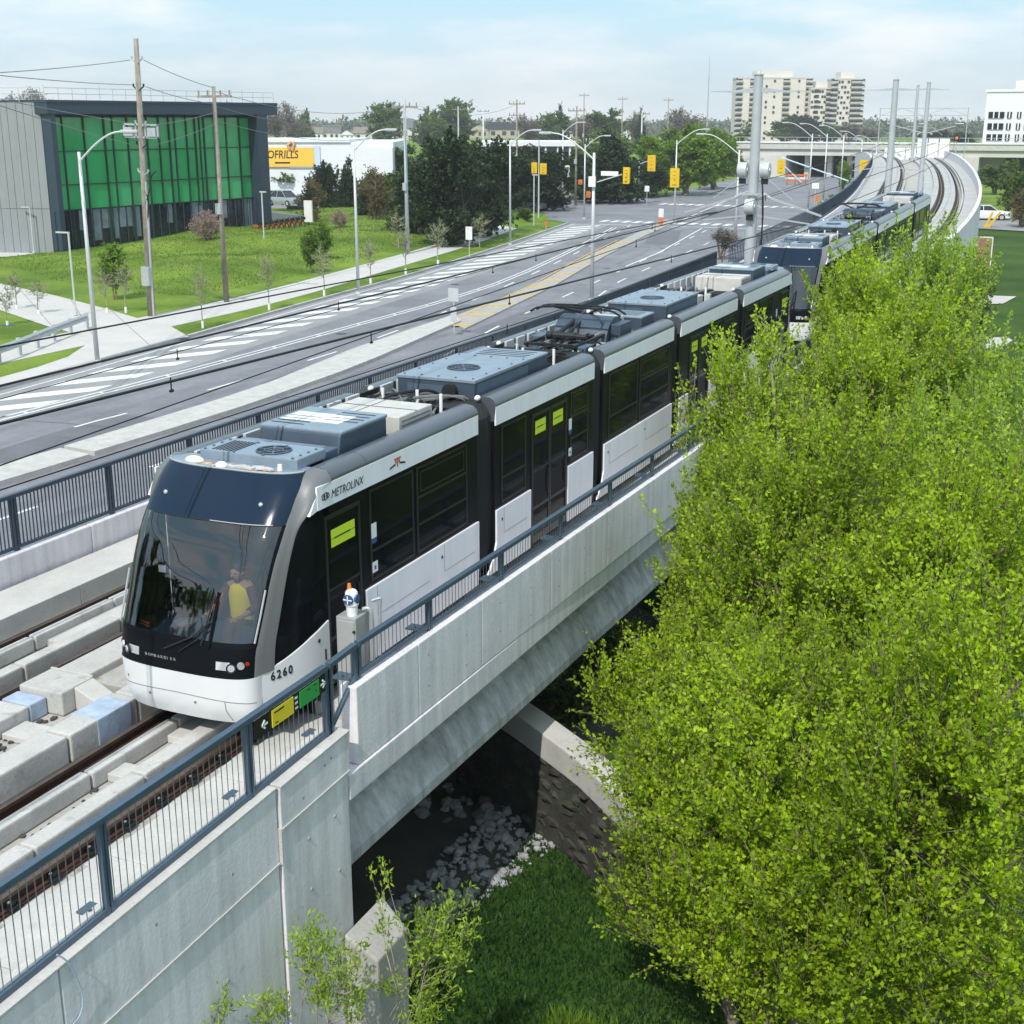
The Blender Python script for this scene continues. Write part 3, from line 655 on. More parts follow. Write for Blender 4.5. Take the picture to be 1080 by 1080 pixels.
# near track curbs (offsets are world x)
curb_row(tp1, -1.52, -1.10, .20, .4, 13.35, 2.9)
curb_row(tp1, -1.52, -1.10, .20, 13.35, 62, 3.1)
curb_row(tp1, -.50, -.34, .05, -.5, 62, 1.72)
curb_row(tp1, .12, .37, .10, .3, 62, 1.9)
for f, tp in ((nearc, tp1), (farc, tp2)):
    strip_far(tp, f, -1.45, -.98, .2); strip_far(tp, f, -.46, .46, .1); strip_far(tp, f, .98, 1.12, .12)
    mb = MB(); prism_along(mb, lambda y: f(y) - 2.3, lambda y: f(y) - 1.47, -.19, .06, 62, 243); tp(mb, 'concrete_block', 'concrete_mid')
# far track curbs
curb_row(tp2, -4.44, -4.28, .05, -.2, 62, 1.87)
curb_row(tp2, -3.72, -3.50, .12, .8, 62, 2.15)
curb_row(tp2, -2.98, -2.46, .07, 2.0, 11.9, 3.3); curb_row(tp2, -2.98, -2.46, .07, 11.9, 12.72, .82)
curb_row(tp2, -2.98, -2.20, .17, 13.04, 13.72, .68)
curb_row(tp2, -2.98, -2.40, .09, 13.76, 62, 3.0)
mb = MB(); mb.box(-2.98, -2.46, 12.72, 13.04, -.19, .075); tp2(mb, 'painted_block', 'blue_paint_concrete', bevel=.02)
mb = MB(); mb.box(-1.54, -1.08, 12.52, 13.2, -.19, .205); tp1(mb, 'painted_block', 'blue_paint_concrete', bevel=.02)
mb = MB(); mb.hexa([(-2.18, 13.3, -.19), (-1.55, 13.15, -.19), (-1.55, 13.5, -.19), (-2.18, 13.7, -.19)], [(-2.18, 13.3, .16), (-1.55, 13.15, .05), (-1.55, 13.5, .05), (-2.18, 13.7, .16)]); tp2(mb, 'concrete_block', 'concrete_light', bevel=.02)
mb = MB(); mb.box(-2.44, -1.54, 12.15, 12.6, -.19, -.10); tp2(mb, 'cover_slab', 'concrete_light', bevel=.01)
mb = MB(); mb.box(-2.44, -1.54, 13.9, 60, -.19, -.02); tp2(mb, 'cover_slab', 'concrete_floor', bevel=.01)
for (x0, x1, y0, y1, tp) in [(-4.29, -3.73, 11.55, 12.2, tp2), (-.33, .11, 11.8, 12.15, tp1), (-.33, .11, 4, 9.6, tp1), (-.33, .11, 13.0, 20, tp1), (-4.29, -3.73, 15, 40, tp2)]:
    mb = MB(); mb.box(x0, x1, y0, y1, -.19, -.08); tp(mb, 'cover_slab', 'concrete_light', bevel=.01)
# debris in the trough: pebbles, leaves, dirt
mb = MB()
for _ in range(260):
    x, y = rk.choice([(rk.uniform(-2.42, -1.56), rk.uniform(9, 12.1)), (rk.uniform(-4.28, -3.74), rk.uniform(9, 14)), (rk.uniform(-.33, .11), rk.uniform(8, 12)), (rk.uniform(-2.4, -2.25), rk.uniform(10, 13))]); s_ = rk.uniform(.008, .035)
    mb.obox((x, y, -.19 + s_ * .3), Vector((s_, s_ * .5, 0)), Vector((-s_ * .4, s_, 0)), (0, 0, s_ * .4))
tag(mb.build('litter', 'soil'), 'dark grit and dead leaves lying in the track trough', kind='stuff')
# rail fastenings on the right of the near rail
fm = MB(); fm.box(-.11, .13, -.085, .085, -.168, -.13); fm.cyl((.065, -.04, -.13), (.065, -.04, -.075), .028, n=8); fm.cyl((.065, .05, -.13), (.065, .05, -.09), .022, n=8); fm.bar((.0, 0, -.10), (.09, .02, -.115), .04, .014)
fme = fm.mesh('fastener', 'black_steel'); fms = MB().box(-.012, .012, -.012, .012, -.075, -.06).mesh('fastener_bolt', 'galvanised')
for k in range(16):
    y = 6.0 + k * .62; o = link('fastener', fme, tr1); o.matrix_parent_inverse = Matrix.Translation(-Vector(tr1.location)); o.location = (.71 + CX, y, 0)
    q = link('bolt', fms, o); q.location = (.065, -.04, 0)
for k in range(10):
    y = 6.3 + k * .62 * 2; mb = MB(); mb.box(.86, .975, y, y + .62, -.19, -.10); tp1(mb, 'baseplate_slab', 'concrete_curb', bevel=.008)

# ---------------------------------------------------------------- railings
def railing(name, label, posts, zt, zb, xf, group, mpaint, bal, bal_gap=.098, cat='railing', base=True, bal_r=.0055):
    """posts: list of y; zt/zb/xf: functions of y"""
    r0 = empty(name, (xf(posts[0]), posts[0], zb(posts[0])), label, cat, group)
    def rp_(mb, nm, m=mpaint, **k): return vpart(mb, nm, m, r0, **k)
    a, b = posts[0], posts[-1]; ysn = sorted(set([a, b] + posts))
    for i in range(len(ysn) - 1):
        y0, y1 = ysn[i], ysn[i + 1]
        mb = MB(); mb.bar((xf(y0), y0, zt(y0)), (xf(y1), y1, zt(y1)), .042, .034); rp_(mb, 'top_rail', bevel=.006)
        mb = MB(); mb.bar((xf(y0), y0, zb(y0)), (xf(y1), y1, zb(y1)), .024, .028); rp_(mb, 'bottom_rail')
        n = max(2, int((y1 - y0) / bal_gap)); bm_ = None
        if bal == 'each':
            for k in range(1, n):
                y = lerp(y0, y1, k / n); mb = MB(); mb.tube([(xf(y), y, zb(y) + .02), (xf(y), y, zt(y) - .03)], bal_r, 5); rp_(mb, 'baluster', 'bar_grey')
        else:
            mb = MB()
            for k in range(1, n):
                y = lerp(y0, y1, k / n); mb.tube([(xf(y), y, zb(y) + .02), (xf(y), y, zt(y) - .03)], bal_r, 4)
            tag(rp_(mb, 'infill_bars', 'bar_grey' if bal == 'joined' else mpaint), kind='stuff')
    for y in ysn:
        mb = MB(); mb.box(xf(y) - .03, xf(y) + .03, y - .05, y - .012, zb(y) - .06, zt(y) - .03); mb.box(xf(y) - .03, xf(y) + .03, y + .012, y + .05, zb(y) - .06, zt(y) - .03); rp_(mb, 'post', bevel=.004)
        if base:
            mb = MB(); mb.box(xf(y) - .33, xf(y) - .03, y - .1, y + .1, zb(y) - .08, zb(y) - .055); mb.cyl((xf(y) - .2, y - .05, zb(y) - .055), (xf(y) - .2, y - .05, zb(y) - .02), .02, n=6); rp_(mb, 'base_plate')
    return r0
nx = lambda y: WX - .12
railing('railing', 'near blue-grey steel railing with thin bars on the retaining wall', [1.6, 4.0, 6.4, 8.78, 11.18, 12.84], lambda y: 1.44, lambda y: .575 - fall(y), nx, 'blue-grey steel railings', 'railing_paint', 'each')
railing('railing', 'short stepped piece of blue-grey railing joining the wall railing to the bridge railing', [12.9, 13.55], lambda y: 1.44 + .04 * (y - 12.9), lambda y: lerp(.575, 1.07, (y - 12.9) / .65), lambda y: WX - .12, 'blue-grey steel railings', 'railing_paint', 'joined', base=False)
bx = lambda y: rightf(y) - .12
railing('railing', 'blue-grey steel railing on the bridge parapet beside the tram', [13.6] + [15.5 + 2.33 * k for k in range(9)], lambda y: 1.47, lambda y: 1.05, bx, 'blue-grey steel railings', 'railing_paint', 'joined', base=True)
fx = lambda y: rightf(y) + CX - .12
railing('railing', 'far blue-grey railing curving up along the viaduct edge behind the trees', [36.5 + 4 * k for k in range(8)], lambda y: zprof(y) + 1.55, lambda y: zprof(y) + 1.05, fx, 'blue-grey steel railings', 'railing_dark', 'solid', .14, base=False, bal_r=.012)
lx = lambda y: farleft(y) + CX - .13
railing('railing', 'dark picket railing on the far parapet between the tramway and the road', [9.2 + 2.46 * k for k in range(22)], lambda y: zprof(y) + 1.66, lambda y: zprof(y) + .74, lx, 'dark railings on the far parapet', 'railing_dark', 'solid', .085, base=False, bal_r=.018)
for k, (y0, y1) in enumerate([(63.4, 110), (110, 170)]):
    pl = [p for p in line_at(lambda v: farleft(v) - .13, y0, y1, 5.0)]
    r0 = empty('railing', pl[0], ['dark railing on the far parapet alongside the second tram', 'dark railing on the left edge of the climbing viaduct'][k], 'railing', 'dark railings on the far parapet')
    for a, b in zip(pl[:-1], pl[1:]):
        for dz, nm in ((1.66, 'top_rail'), (.78, 'bottom_rail')):
            mb = MB(); mb.bar(a + Vector((0, 0, dz)), b + Vector((0, 0, dz)), .04, .04); vpart(mb, nm, 'railing_dark', r0)
        mb = MB(); n = 14
        for q in range(n + 1):
            p = a.lerp(b, q / n); mb.tube([p + Vector((0, 0, .66)), p + Vector((0, 0, 1.64))], .022, 4)
        tag(vpart(mb, 'infill_bars', 'railing_dark', r0), kind='stuff')

# fence-mounted limit sign: arrows, yellow and green plates
sg = empty('limit_sign', (WX - .02, 11.6, 1.36), 'long black sign with yellow and green plates and white arrows fixed under the handrail', 'sign')
def sgp(mb, nm, m): return vpart(mb, nm, m, sg)
sx = WX - .085
mb = MB(); mb.box(sx - .012, sx, 11.28, 12.78, 1.16, 1.39); sgp(mb, 'backing_board', 'sign_black')
mb = MB(); mb.box(sx, sx + .012, 11.62, 12.06, 1.17, 1.38); sgp(mb, 'yellow_plate', 'sign_yellow')
mb = MB(); mb.box(sx, sx + .012, 12.20, 12.62, 1.17, 1.38); sgp(mb, 'green_plate', 'sign_green')
mb = MB(); mb.box(sx + .0122, sx + .0135, 11.66, 11.86, 1.33, 1.35); mb.box(sx + .0122, sx + .0135, 11.67, 11.73, 1.2, 1.215); mb.box(sx + .0122, sx + .0135, 12.36, 12.42, 1.33, 1.345); mb.box(sx + .0122, sx + .0135, 12.50, 12.56, 1.34, 1.355); mb.box(sx + .0122, sx + .0135, 12.53, 12.56, 1.25, 1.27); sgp(mb, 'print_line', 'sign_black')
for yc, s in ((11.48, -1), (12.71, 1)):
    mb = MB(); X_ = sx + .004
    mb.bar((X_, yc - .05, 1.275), (X_, yc + .05, 1.275), .004, .011, up=(0, 0, 1))
    for dz in (.05, -.05): mb.bar((X_, yc + s * .055, 1.275), (X_, yc + s * .0, 1.275 + dz), .004, .012)
    sgp(mb, 'arrow', 'white_paint')
mb = MB()
for k in range(3):
    mb.box(sx + .001, sx + .003, 12.10, 12.16, 1.19 + k * .065, 1.22 + k * .065)
sgp(mb, 'print_line', 'sticker_white')

# signal cabinet on the walkway
cb = empty('signal_cabinet', (1.82, 13.7, .1), 'grey steel signal cabinet behind the railing with a small white lamp unit on top', 'cabinet')
CP = xp(362, 690, 1.9)
def cbp(mb, nm, m, **k): return vpart(mb, nm, m, cb, **k)
cx0, cy0 = 1.72, 14.1
mb = MB(); mb.box(cx0, cx0 + .30, cy0, cy0 + .36, .12, 1.58); cbp(mb, 'cabinet_body', 'cabinet_steel', bevel=.012)
mb = MB(); mb.box(cx0 + .02, cx0 + .28, cy0 - .012, cy0, .3, 1.53); cbp(mb, 'cabinet_door', 'cabinet_steel', bevel=.005)
mb = MB(); mb.cyl((cx0 + .28, cy0 - .03, 1.4), (cx0 + .28, cy0 - .01, 1.4), .018, n=8); cbp(mb, 'latch', 'black_steel')
mb = MB(); mb.tube(smooth_line([(cx0 + .38, cy0 + .30, .1), (cx0 + .38, cy0 + .30, 1.5), (cx0 + .36, cy0 + .28, 1.66), (cx0 + .26, cy0 + .25, 1.63)], 2), .028, 8); cbp(mb, 'conduit', 'cabinet_steel', smooth=True)
mb = MB(); mb.tube(smooth_line([(cx0 + .46, cy0 + .36, .1), (cx0 + .46, cy0 + .36, 1.7), (cx0 + .50, cy0 + .36, 1.8), (cx0 + .38, cy0 + .3, 1.75)], 2), .02, 8); cbp(mb, 'conduit', 'cabinet_steel', smooth=True)
lamp = MB(); lamp.cyl((cx0 + .18, cy0 + .12, 1.58), (cx0 + .18, cy0 + .12, 1.73), .07, .08, 12); lamp.cyl((cx0 + .18, cy0 + .12, 1.73), (cx0 + .18, cy0 + .12, 1.89), .095, .085, 12); lamp.ell((cx0 + .18, cy0 + .12, 1.89), .085, .085, .06); cbp(lamp, 'lamp_unit', 'white_paint', smooth=40)
mb = MB(); mb.cyl((cx0 + .18, cy0 + .04, 1.82), (cx0 + .18, cy0 + .016, 1.82), .072, n=14); mb.cyl((cx0 + .25, cy0 + .12, 1.82), (cx0 + .28, cy0 + .12, 1.82), .06, n=12); cbp(mb, 'lens', 'sticker_blue')
mb = MB(); mb.box(cx0 + .115, cx0 + .245, cy0 + .010, cy0 + .016, 1.815, 1.83); mb.box(cx0 + .173, cx0 + .187, cy0 + .010, cy0 + .0155, 1.76, 1.88); cbp(mb, 'cross_mark', 'white_paint')
mb = MB(); mb.cyl((cx0 + .15, cy0 + .12, 1.94), (cx0 + .15, cy0 + .12, 2.02), .03, .022, 8); cbp(mb, 'beacon', 'amber')
# ---------------------------------------------------------------- trams
LT = 31.1
ZT = [.35, .54, 1.0, 1.36, 1.8, 2.2, 2.62, 3.0, 3.25, 3.42]
YC = [.29, .22, .20, .25, .44, .60, .81, 1.10, 1.31, 1.47]
WF = [1.01, 1.05, 1.075, 1.085, 1.10, 1.11, 1.125, 1.135, 1.13, 1.08]
DEP = [.36, .36, .36, .36, .37, .38, .39, .40, .42, .44]
def ip(z, T): return float(np.interp(z, ZT, T))
def nose(t, z, off=0.0):
    w_, dp, yc = ip(z, WF), ip(z, DEP), ip(z, YC); e = 2 / 2.9; s, c = math.sin(t), max(0, math.cos(t))
    x = math.copysign(abs(s) ** e, s) * w_; y = yc + dp * (1 - c ** e)
    nx_, ny_ = s * .75, -c; L = math.hypot(nx_, ny_) or 1
    return Vector((x + off * nx_ / L, y + off * ny_ / L, z))
def cabside(s, u, z, off=0.0):
    y0 = min(1.72, ip(z, YC) + ip(z, DEP)); x0 = ip(z, WF); return Vector((s * (lerp(x0, 1.325, math.sin(u * math.pi / 2) ** .9 if u > 0 else 0) + off), lerp(y0, 1.83, u), z))
def nose_patch(z0, z1, t0, t1, off=0.0, nz_=6, nt_=18, th=.0, z0f=None):
    mb = MB(); g = []
    for i in range(nz_ + 1):
        row = []
        for j in range(nt_ + 1):
            t = R(lerp(t0, t1, j / nt_)); zz0 = z0 if z0f is None else z0f(t); row.append(nose(t, lerp(zz0, z1, i / nz_), off))
        g.append(row)
    for i in range(nz_):
        for j in range(nt_): mb.quad(g[i][j], g[i][j + 1], g[i + 1][j + 1], g[i + 1][j])
    return mb
def flip(mb, on):
    if on: mb.v = [(-v[0], LT - v[1], v[2]) for v in mb.v]
    return mb
MODS = [(1.5, 6.60, 1), (7.28, 11.98, 2), (12.56, 17.23, 3), (17.78, 22.93, 4), (23.58, 29.55, 5)]
SPL = {1: [2.98, 5.19], 2: [8.78, 10.45], 3: [15.0], 4: [20.2], 5: [25.2, 27.9]}
COVE = [(1.325, 3.25), (1.322, 3.30), (1.29, 3.36), (1.22, 3.405), (1.12, 3.42), (1.03, 3.42), (.985, 3.40), (.97, 3.30), (.97, 3.0), (1.30, 3.0)]
def side_poly(mb, pts, x0, x1):
    mb.loft([[(x0, y, z) for y, z in pts], [(x1, y, z) for y, z in pts]])
def make_tram(loc, label, rz=0.0, rx=0.0):
    t = empty('tram', loc, label, 'tram', 'two coupled white and black trams'); t.rotation_euler = (rx, 0, rz)
    B = lambda mb, nm, m, par=t, **k: mb.build(nm, m, par, **k)
    for (y0, y1, k) in MODS:
        ya, yb = (2.0 if k == 1 else y0), (29.1 if k == 5 else y1)
        body = MB(); body.box(-1.30, 1.30, ya, yb, .42, 3.0); body = B(body, 'body_module', 'tram_black')
        # roof deck and coves
        mb = MB(); mb.box(-.98, .98, y0 + (.0 if k > 1 else -.1), y1, 3.0, 3.08); B(mb, 'roof_deck', 'roof_deck', body)
        for s in (-1, 1):
            cuts = [y0 if k > 1 else 2.05] + ([2.98] if k == 1 else []) + ([28.1] if k == 5 else []) + [y1 if k < 5 else LT - 2.05]
            for a, b in zip(cuts[:-1], cuts[1:]):
                a2 = a + (.006 if a != y0 else 0); b2 = b - (.006 if b != y1 else 0)
                mb = MB(); mb.loft([[(s * x, a2, z) for x, z in COVE], [(s * x, b2, z) for x, z in COVE]]); B(mb, 'roof_cove', 'tram_grey', body, smooth=35)
            cuts = [1.68 if k == 1 else y0] + SPL[k] + [LT - 1.68 if k == 5 else y1]
            for a, b in zip(cuts[:-1], cuts[1:]):
                mb = MB(); mb.box(*sorted((s * 1.30, s * 1.328)), a + .004, b - .004, 2.93, 3.252); B(mb, 'stripe_panel', 'tram_white', body, bevel=.004)
            # lower skirts
            sk = {1: [(2.86, 5.0), (5.0, 6.60)], 2: [(7.30, 8.80), (10.60, 11.98)], 3: [(12.62, 15.0), (15.0, 17.23)], 4: [(17.84, 18.55), (20.4, 22.93)], 5: [(23.62, 26.4), (26.4, 28.0)]}[k]
            for q, (a, b) in enumerate(sk):
                first, last = a < y0 + .2, b > y1 - .2
                p = [(a + .004, 1.43), (b - .004, 1.43)]
                p += [(b - .004, .75), (b - .05, .32)] if last else [(b - .004, .32)]
                p += [(a - .40, .34), (a - .26, .44), (a - .10, .62), (a + .004, .86)] if (first and k > 1) else [(a + .004, .32)]
                mb = MB(); side_poly(mb, p, s * 1.30, s * 1.335); sp = B(mb, 'skirt_panel', 'tram_white', body, bevel=.006)
                if b - a > 1.4:
                    mb = MB(); mb.box(*sorted((s * 1.3355, s * 1.337)), a + .3, b - .2, .955, .962); mb.box(*sorted((s * 1.3355, s * 1.337)), a + .295, a + .302, .962, 1.40); B(mb, 'hatch_seam', 'cable_grey', sp)
                    mb = MB(); mb.cyl((s * 1.33, a + .22, 1.22), (s * 1.338, a + .22, 1.22), .03, n=8); B(mb, 'latch', 'tram_frame', sp)
            # windows: frame, pane, hopper rail
            wn = {1: [(3.05, 4.36, 0), (4.46, 6.2, 1)], 2: [(7.55, 8.6, 0), (10.75, 11.7, 1)], 3: [(12.9, 14.72, 0), (14.86, 16.95, 1)], 4: [(20.5, 21.5, 0), (21.6, 22.65, 1)], 5: [(23.9, 25.4, 1), (25.5, 27.2, 0)]}[k]
            for a, b, hop in wn:
                fr = MB()
                for (yy0, yy1, zz0, zz1) in [(a, b, 1.50, 1.545), (a, b, 2.83, 2.86), (a, a + .045, 1.545, 2.83), (b - .045, b, 1.545, 2.83), (a + .045, b - .045, 1.93, 1.965)] + ([(a + .045, b - .045, 2.36, 2.40)] if hop else []):
                    fr.box(*sorted((s * 1.30, s * 1.313)), yy0, yy1, zz0, zz1)
                fo = B(fr, 'window', 'tram_frame', body)
                mb = MB(); mb.box(*sorted((s * 1.30, s * 1.306)), a + .045, b - .045, 1.545, 2.83); B(mb, 'pane', 'tram_glass', fo)
                if hop:
                    mb = MB(); mb.box(*sorted((s * 1.306, s * 1.317)), a + .12, b - .12, 2.45, 2.47); mb.box(*sorted((s * 1.306, s * 1.317)), a + .12, b - .12, 2.75, 2.77); mb.box(*sorted((s * 1.306, s * 1.317)), a + .12, a + .14, 2.47, 2.75); mb.box(*sorted((s * 1.306, s * 1.317)), b - .14, b - .12, 2.47, 2.75); B(mb, 'hopper', 'tram_frame', fo)
            # doors
            for a, b, n in {1: [(1.84, 2.78, 1)], 2: [(8.85, 10.54, 2)], 3: [], 4: [(18.6, 20.3, 2)], 5: [(28.2, 29.1, 1)]}[k]:
                for q in range(n):
                    da, db = a + (b - a) * q / n + .01, a + (b - a) * (q + 1) / n - .01
                    mb = MB()
                    for (yy0, yy1, zz0, zz1) in [(da, da + .05, .36, 2.80), (db - .05, db, .36, 2.80), (da + .05, db - .05, 2.74, 2.80), (da + .05, db - .05, .36, .50), (da + .05, db - .05, 1.72, 1.75), (da + .05, db - .05, 1.0, 1.06)]: mb.box(*sorted((s * 1.30, s * 1.322)), yy0, yy1, zz0, zz1)
                    d = B(mb, 'door', 'tram_frame', t)
                    mb = MB(); mb.box(*sorted((s * 1.30, s * 1.309)), da + .05, db - .05, .50, 2.74); B(mb, 'pane', 'tram_glass', d)
                    if s > 0 or True:
                        sy0, sy1 = (da + .16, db - .14) if n == 1 else (da + .16, db - .18)
                        zz = 2.32 if n == 1 else 2.40
                        X_ = s * 1.3105
                        mb = MB(); mb.box(*sorted((s * 1.309, s * 1.312)), sy0, sy1, zz + .125, zz + .25); mb.box(*sorted((s * 1.309, s * 1.312)), sy0, sy1, zz, zz + .115); B(mb, 'sticker', 'sticker_lime', d)
                        mb = MB(); mb.box(*sorted((s * 1.312, s * 1.3135)), sy0 + .08, sy1 - .12, zz + .112, zz + .133); B(mb, 'sticker_print', 'sign_black', d)
                    mb = MB(); mb.tube([(s * 1.33, db - .09, 1.2), (s * 1.33, db - .09, 1.62)], .012, 6); B(mb, 'handle', 'tram_frame', d)
            for yy, kk_ in {1: [(3.08, 0)], 2: [(10.66, 0)], 5: [(27.6, 0)]}.get(k, []):
                mb = MB(); mb.box(*sorted((s * 1.3132, s * 1.316)), yy, yy + .14, 2.14, 2.36); mb.box(*sorted((s * 1.3132, s * 1.316)), yy, yy + .15, 1.62, 1.78); B(mb, 'notice', 'sticker_white', body)
                mb = MB(); mb.box(*sorted((s * 1.3132, s * 1.316)), yy, yy + .14, 2.06, 2.137); mb.box(*sorted((s * 1.316, s * 1.3175)), yy + .05, yy + .1, 1.66, 1.72); B(mb, 'notice_print', 'sticker_blue', body)
    # bellows
    for (a, b) in zip(MODS[:-1], MODS[1:]):
        mb = MB(); n = 9
        rings = []
        for i in range(n):
            y = lerp(a[1] - .03, b[0] + .03, i / (n - 1)); e = .05 if i % 2 else .0
            rings.append([(-1.22 + e, y, .45), (1.22 - e, y, .45), (1.25 - e, y, 1.4), (1.25 - e, y, 3.1), (1.12 - e, y, 3.33 - e), (-1.12 + e, y, 3.33 - e), (-1.25 + e, y, 3.1), (-1.25 + e, y, 1.4)])
        mb.loft(rings); bl = B(mb, 'bellows', 'bellows')
        for s in (-1, 1): mb = MB(); mb.ell((s * 1.03, (a[1] + b[0]) / 2 + .25, 3.40), .05, .08, .05, 8, 6); B(mb, 'link_cap', 'white_paint', bl, smooth=True)
    # noses
    for fl in (False, True):
        F = lambda mb: flip(mb, fl)
        P = lambda mb, nm, m, par=t, **k: B(F(mb), nm, m, par, **k)
        bump = P(nose_patch(.35, 1.0, -90, 90, .012, 6, 36), 'bumper', 'tram_nose_white', smooth=True)
        mb = MB(); mb.poly([nose(R(a), .352, .0) for a in range(-90, 91, 10)]); P(mb, 'bumper_underside', 'tram_frame', bump)
        mb = MB(); sm = [nose(R(a), .70 - .0008 * abs(a), .0135) for a in range(-80, 81, 8)]
        mb.tube(sm, .006, 4); mb.tube([nose(R(34), .70 - .027, .0135), nose(R(35), .54, .0135), nose(R(41), .38, .0135)], .006, 4); P(mb, 'bumper_seam', 'cable_grey', bump)
        mb = MB()
        for a, z in ((-18, .6), (8, .6), (-48, .76)): mb.cyl(nose(R(a), z, .0), nose(R(a), z, .016), .02, n=8)
        P(mb, 'tow_cap', 'cable_grey', bump)
        band = P(nose_patch(1.002, 1.40, -80, 80, .004, 4, 32), 'light_band', 'tram_black', smooth=True)
        def disc(t0, z, r, off0, off1, nm, m, par):
            mb = MB(); c0, c1 = nose(R(t0), z, off0), nose(R(t0), z, off1); mb.cyl(c0, c1, r, r * .92, 14); return P(mb, nm, m, par)
        for s in (-1, 1):
            hl = P(nose_patch(1.11, 1.22, s * 26, s * 40, .012, 2, 6), 'headlight', 'lamp_glass', band)
            disc(s * 42, 1.14, .07, .0, .03, 'headlight', 'black_steel', band); disc(s * 42, 1.15, .048, .03, .042, 'headlight', 'lamp_glass', band)
            disc(s * 54, 1.18, .05, .0, .028, 'headlight', 'lamp_glass', band); disc(s * 64, 1.20, .028, .0, .016, 'indicator', 'red_lens', band)
        # maker's lettering on the band (raised small letters follow the curve)
        for i, ch in enumerate('BOMBARDIER'):
            xc = -.50 + i * .052; tt = lambda x: math.copysign(math.asin((abs(x) / ip(1.135, WF)) ** 1.45), x); p = nose(tt(xc), 1.135, .010); q = nose(tt(xc + .03), 1.135, .010); rgt = (q - p)
            up_ = Vector((0, -.1, 1))
            if fl: p = Vector((-p.x, LT - p.y, p.z)); rgt = Vector((-rgt.x, -rgt.y, 0)); up_ = Vector((0, .1, 1))
            lettering(ch, .058, p, rgt, up_, 'galvanised', band)
        ws = P(nose_patch(1.402, 2.84, -80, 80, .0, 14, 44), 'windscreen', 'windscreen_glass', smooth=True)
        mb = nose_patch(1.402, 1.46, -80, 80, .006, 1, 36); P(mb, 'lower_frame', 'tram_black', ws, smooth=True)
        for s in (-1, 1): P(nose_patch(1.402, 2.84, s * 72, s * 80, .006, 10, 3), 'side_frame', 'tram_black', ws, smooth=True)
        mb = MB(); mb.tube([nose(R(19), z, .012) for z in (1.37, 1.6, 1.85, 2.05)], .022, 6); P(mb, 'divider', 'tram_black', ws)
        hd = P(nose_patch(2.842, 3.42, -80, 80, .004, 8, 40), 'header', 'tram_header', smooth=True)
        mb = MB(); mb.tube([nose(R(a), 2.845, .004) for a in range(-72, 73, 6)], .008, 5); P(mb, 'header_seam', 'tram_frame', hd)
        mb = MB(); mb.tube([nose(R(a), 2.855, .016) for a in range(2, 60, 6)], .007, 5); P(mb, 'header_trim', 'galvanised', hd)
        for s in (-1, 1):
            mb = MB(); mb.ell(nose(R(s * 34), 3.08, .012), .032, .03, .032, 10, 8); P(mb, 'marker_lamp', 'lamp_glass', hd, smooth=True)
        mb = MB(); top = [nose(R(a), 3.42, .004) for a in range(-80, 81, 5)]; mb.poly(top + [Vector((1.0, 2.1, 3.40)), Vector((-1.0, 2.1, 3.40))]); cap = P(mb, 'front_roof_cap', 'roof_box', hd)
        mb = MB(); mb.tube([p + Vector((0, .0, .004)) for p in top], .012, 5); P(mb, 'roof_lip', 'galvanised', hd)
        rt_ = random.Random(4)
        mb = MB()
        for q in range(12): 
            x = -.55 + q * .1; mb.bar((x, 1.60 + .05 * (q % 2), 3.405 + .004 * q), (x + .16, 1.70 - .06 * (q % 3), 3.405 + .004 * q), .035, .012)
        P(mb, 'sealed_joint', 'roof_beige', cap)
        mb = MB()
        for q in range(7): mb.bar((-.5 + q * .18, 1.56, 3.425), (-.38 + q * .18, 1.74, 3.425), .010, .008)
        P(mb, 'orange_tape', 'tape_orange', cap)
        mb = MB(); mb.ell((-.62, 1.68, 3.43), .15, .09, .06, 12, 6); mb.ell((-.1, 1.58, 3.43), .09, .07, .06, 12, 6); mb.cyl((.74, 1.72, 3.40), (.74, 1.72, 3.50), .04, .03, 8); P(mb, 'antenna', 'white_paint', cap, smooth=50)
        # pillars: band round the corner, carried back into the roof cove
        for s in (-1, 1):
            ns_ = lambda t, z, o_=.014: nose(R(s * t), z, o_)
            zz_ = [1.0, 1.15, 1.35, 1.6, 1.9, 2.2, 2.5, 2.75]
            rA = [cabside(s, .15, z, .014) for z in zz_] + [Vector((s * 1.29, cabside(s, .15, 2.9).y + .02, 2.93)), Vector((s * 1.315, 1.64, 3.10)), Vector((s * 1.33, 1.80, 3.20)), Vector((s * 1.33, 2.05, 3.25))]
            rB = [ns_(90, z, .02) for z in zz_] + [ns_(90, 2.95, .02), Vector((s * 1.20, 1.62, 3.22)), Vector((s * 1.235, 1.80, 3.36)), Vector((s * 1.245, 2.05, 3.40))]
            rB2 = [cabside(s, .07, z, .022) for z in zz_] + [Vector((s * 1.25, cabside(s, .07, 2.95).y, 2.97)), Vector((s * 1.285, 1.62, 3.17)), Vector((s * 1.305, 1.80, 3.29)), Vector((s * 1.312, 2.05, 3.325))]
            rC = [ns_(80, z) for z in zz_] + [ns_(80, 3.02), ns_(80, 3.24), Vector((s * 1.09, 1.82, 3.425)), Vector((s * 1.04, 2.05, 3.425))]
            rD = [ns_(77, z, .0) for z in zz_] + [ns_(77, 3.06, 0), ns_(77, 3.30, 0), Vector((s * 1.0, 1.80, 3.41)), Vector((s * .97, 2.05, 3.38))]
            rl = [smooth_line(r_, 2) for r_ in (rA, rB2, rB, rC, rD)]
            mb = MB()
            for i in range(len(rl[0]) - 1):
                for j in range(4): mb.quad(rl[j][i], rl[j + 1][i], rl[j + 1][i + 1], rl[j][i + 1])
            P(mb, 'corner_pillar', 'tram_pillar', smooth=70)
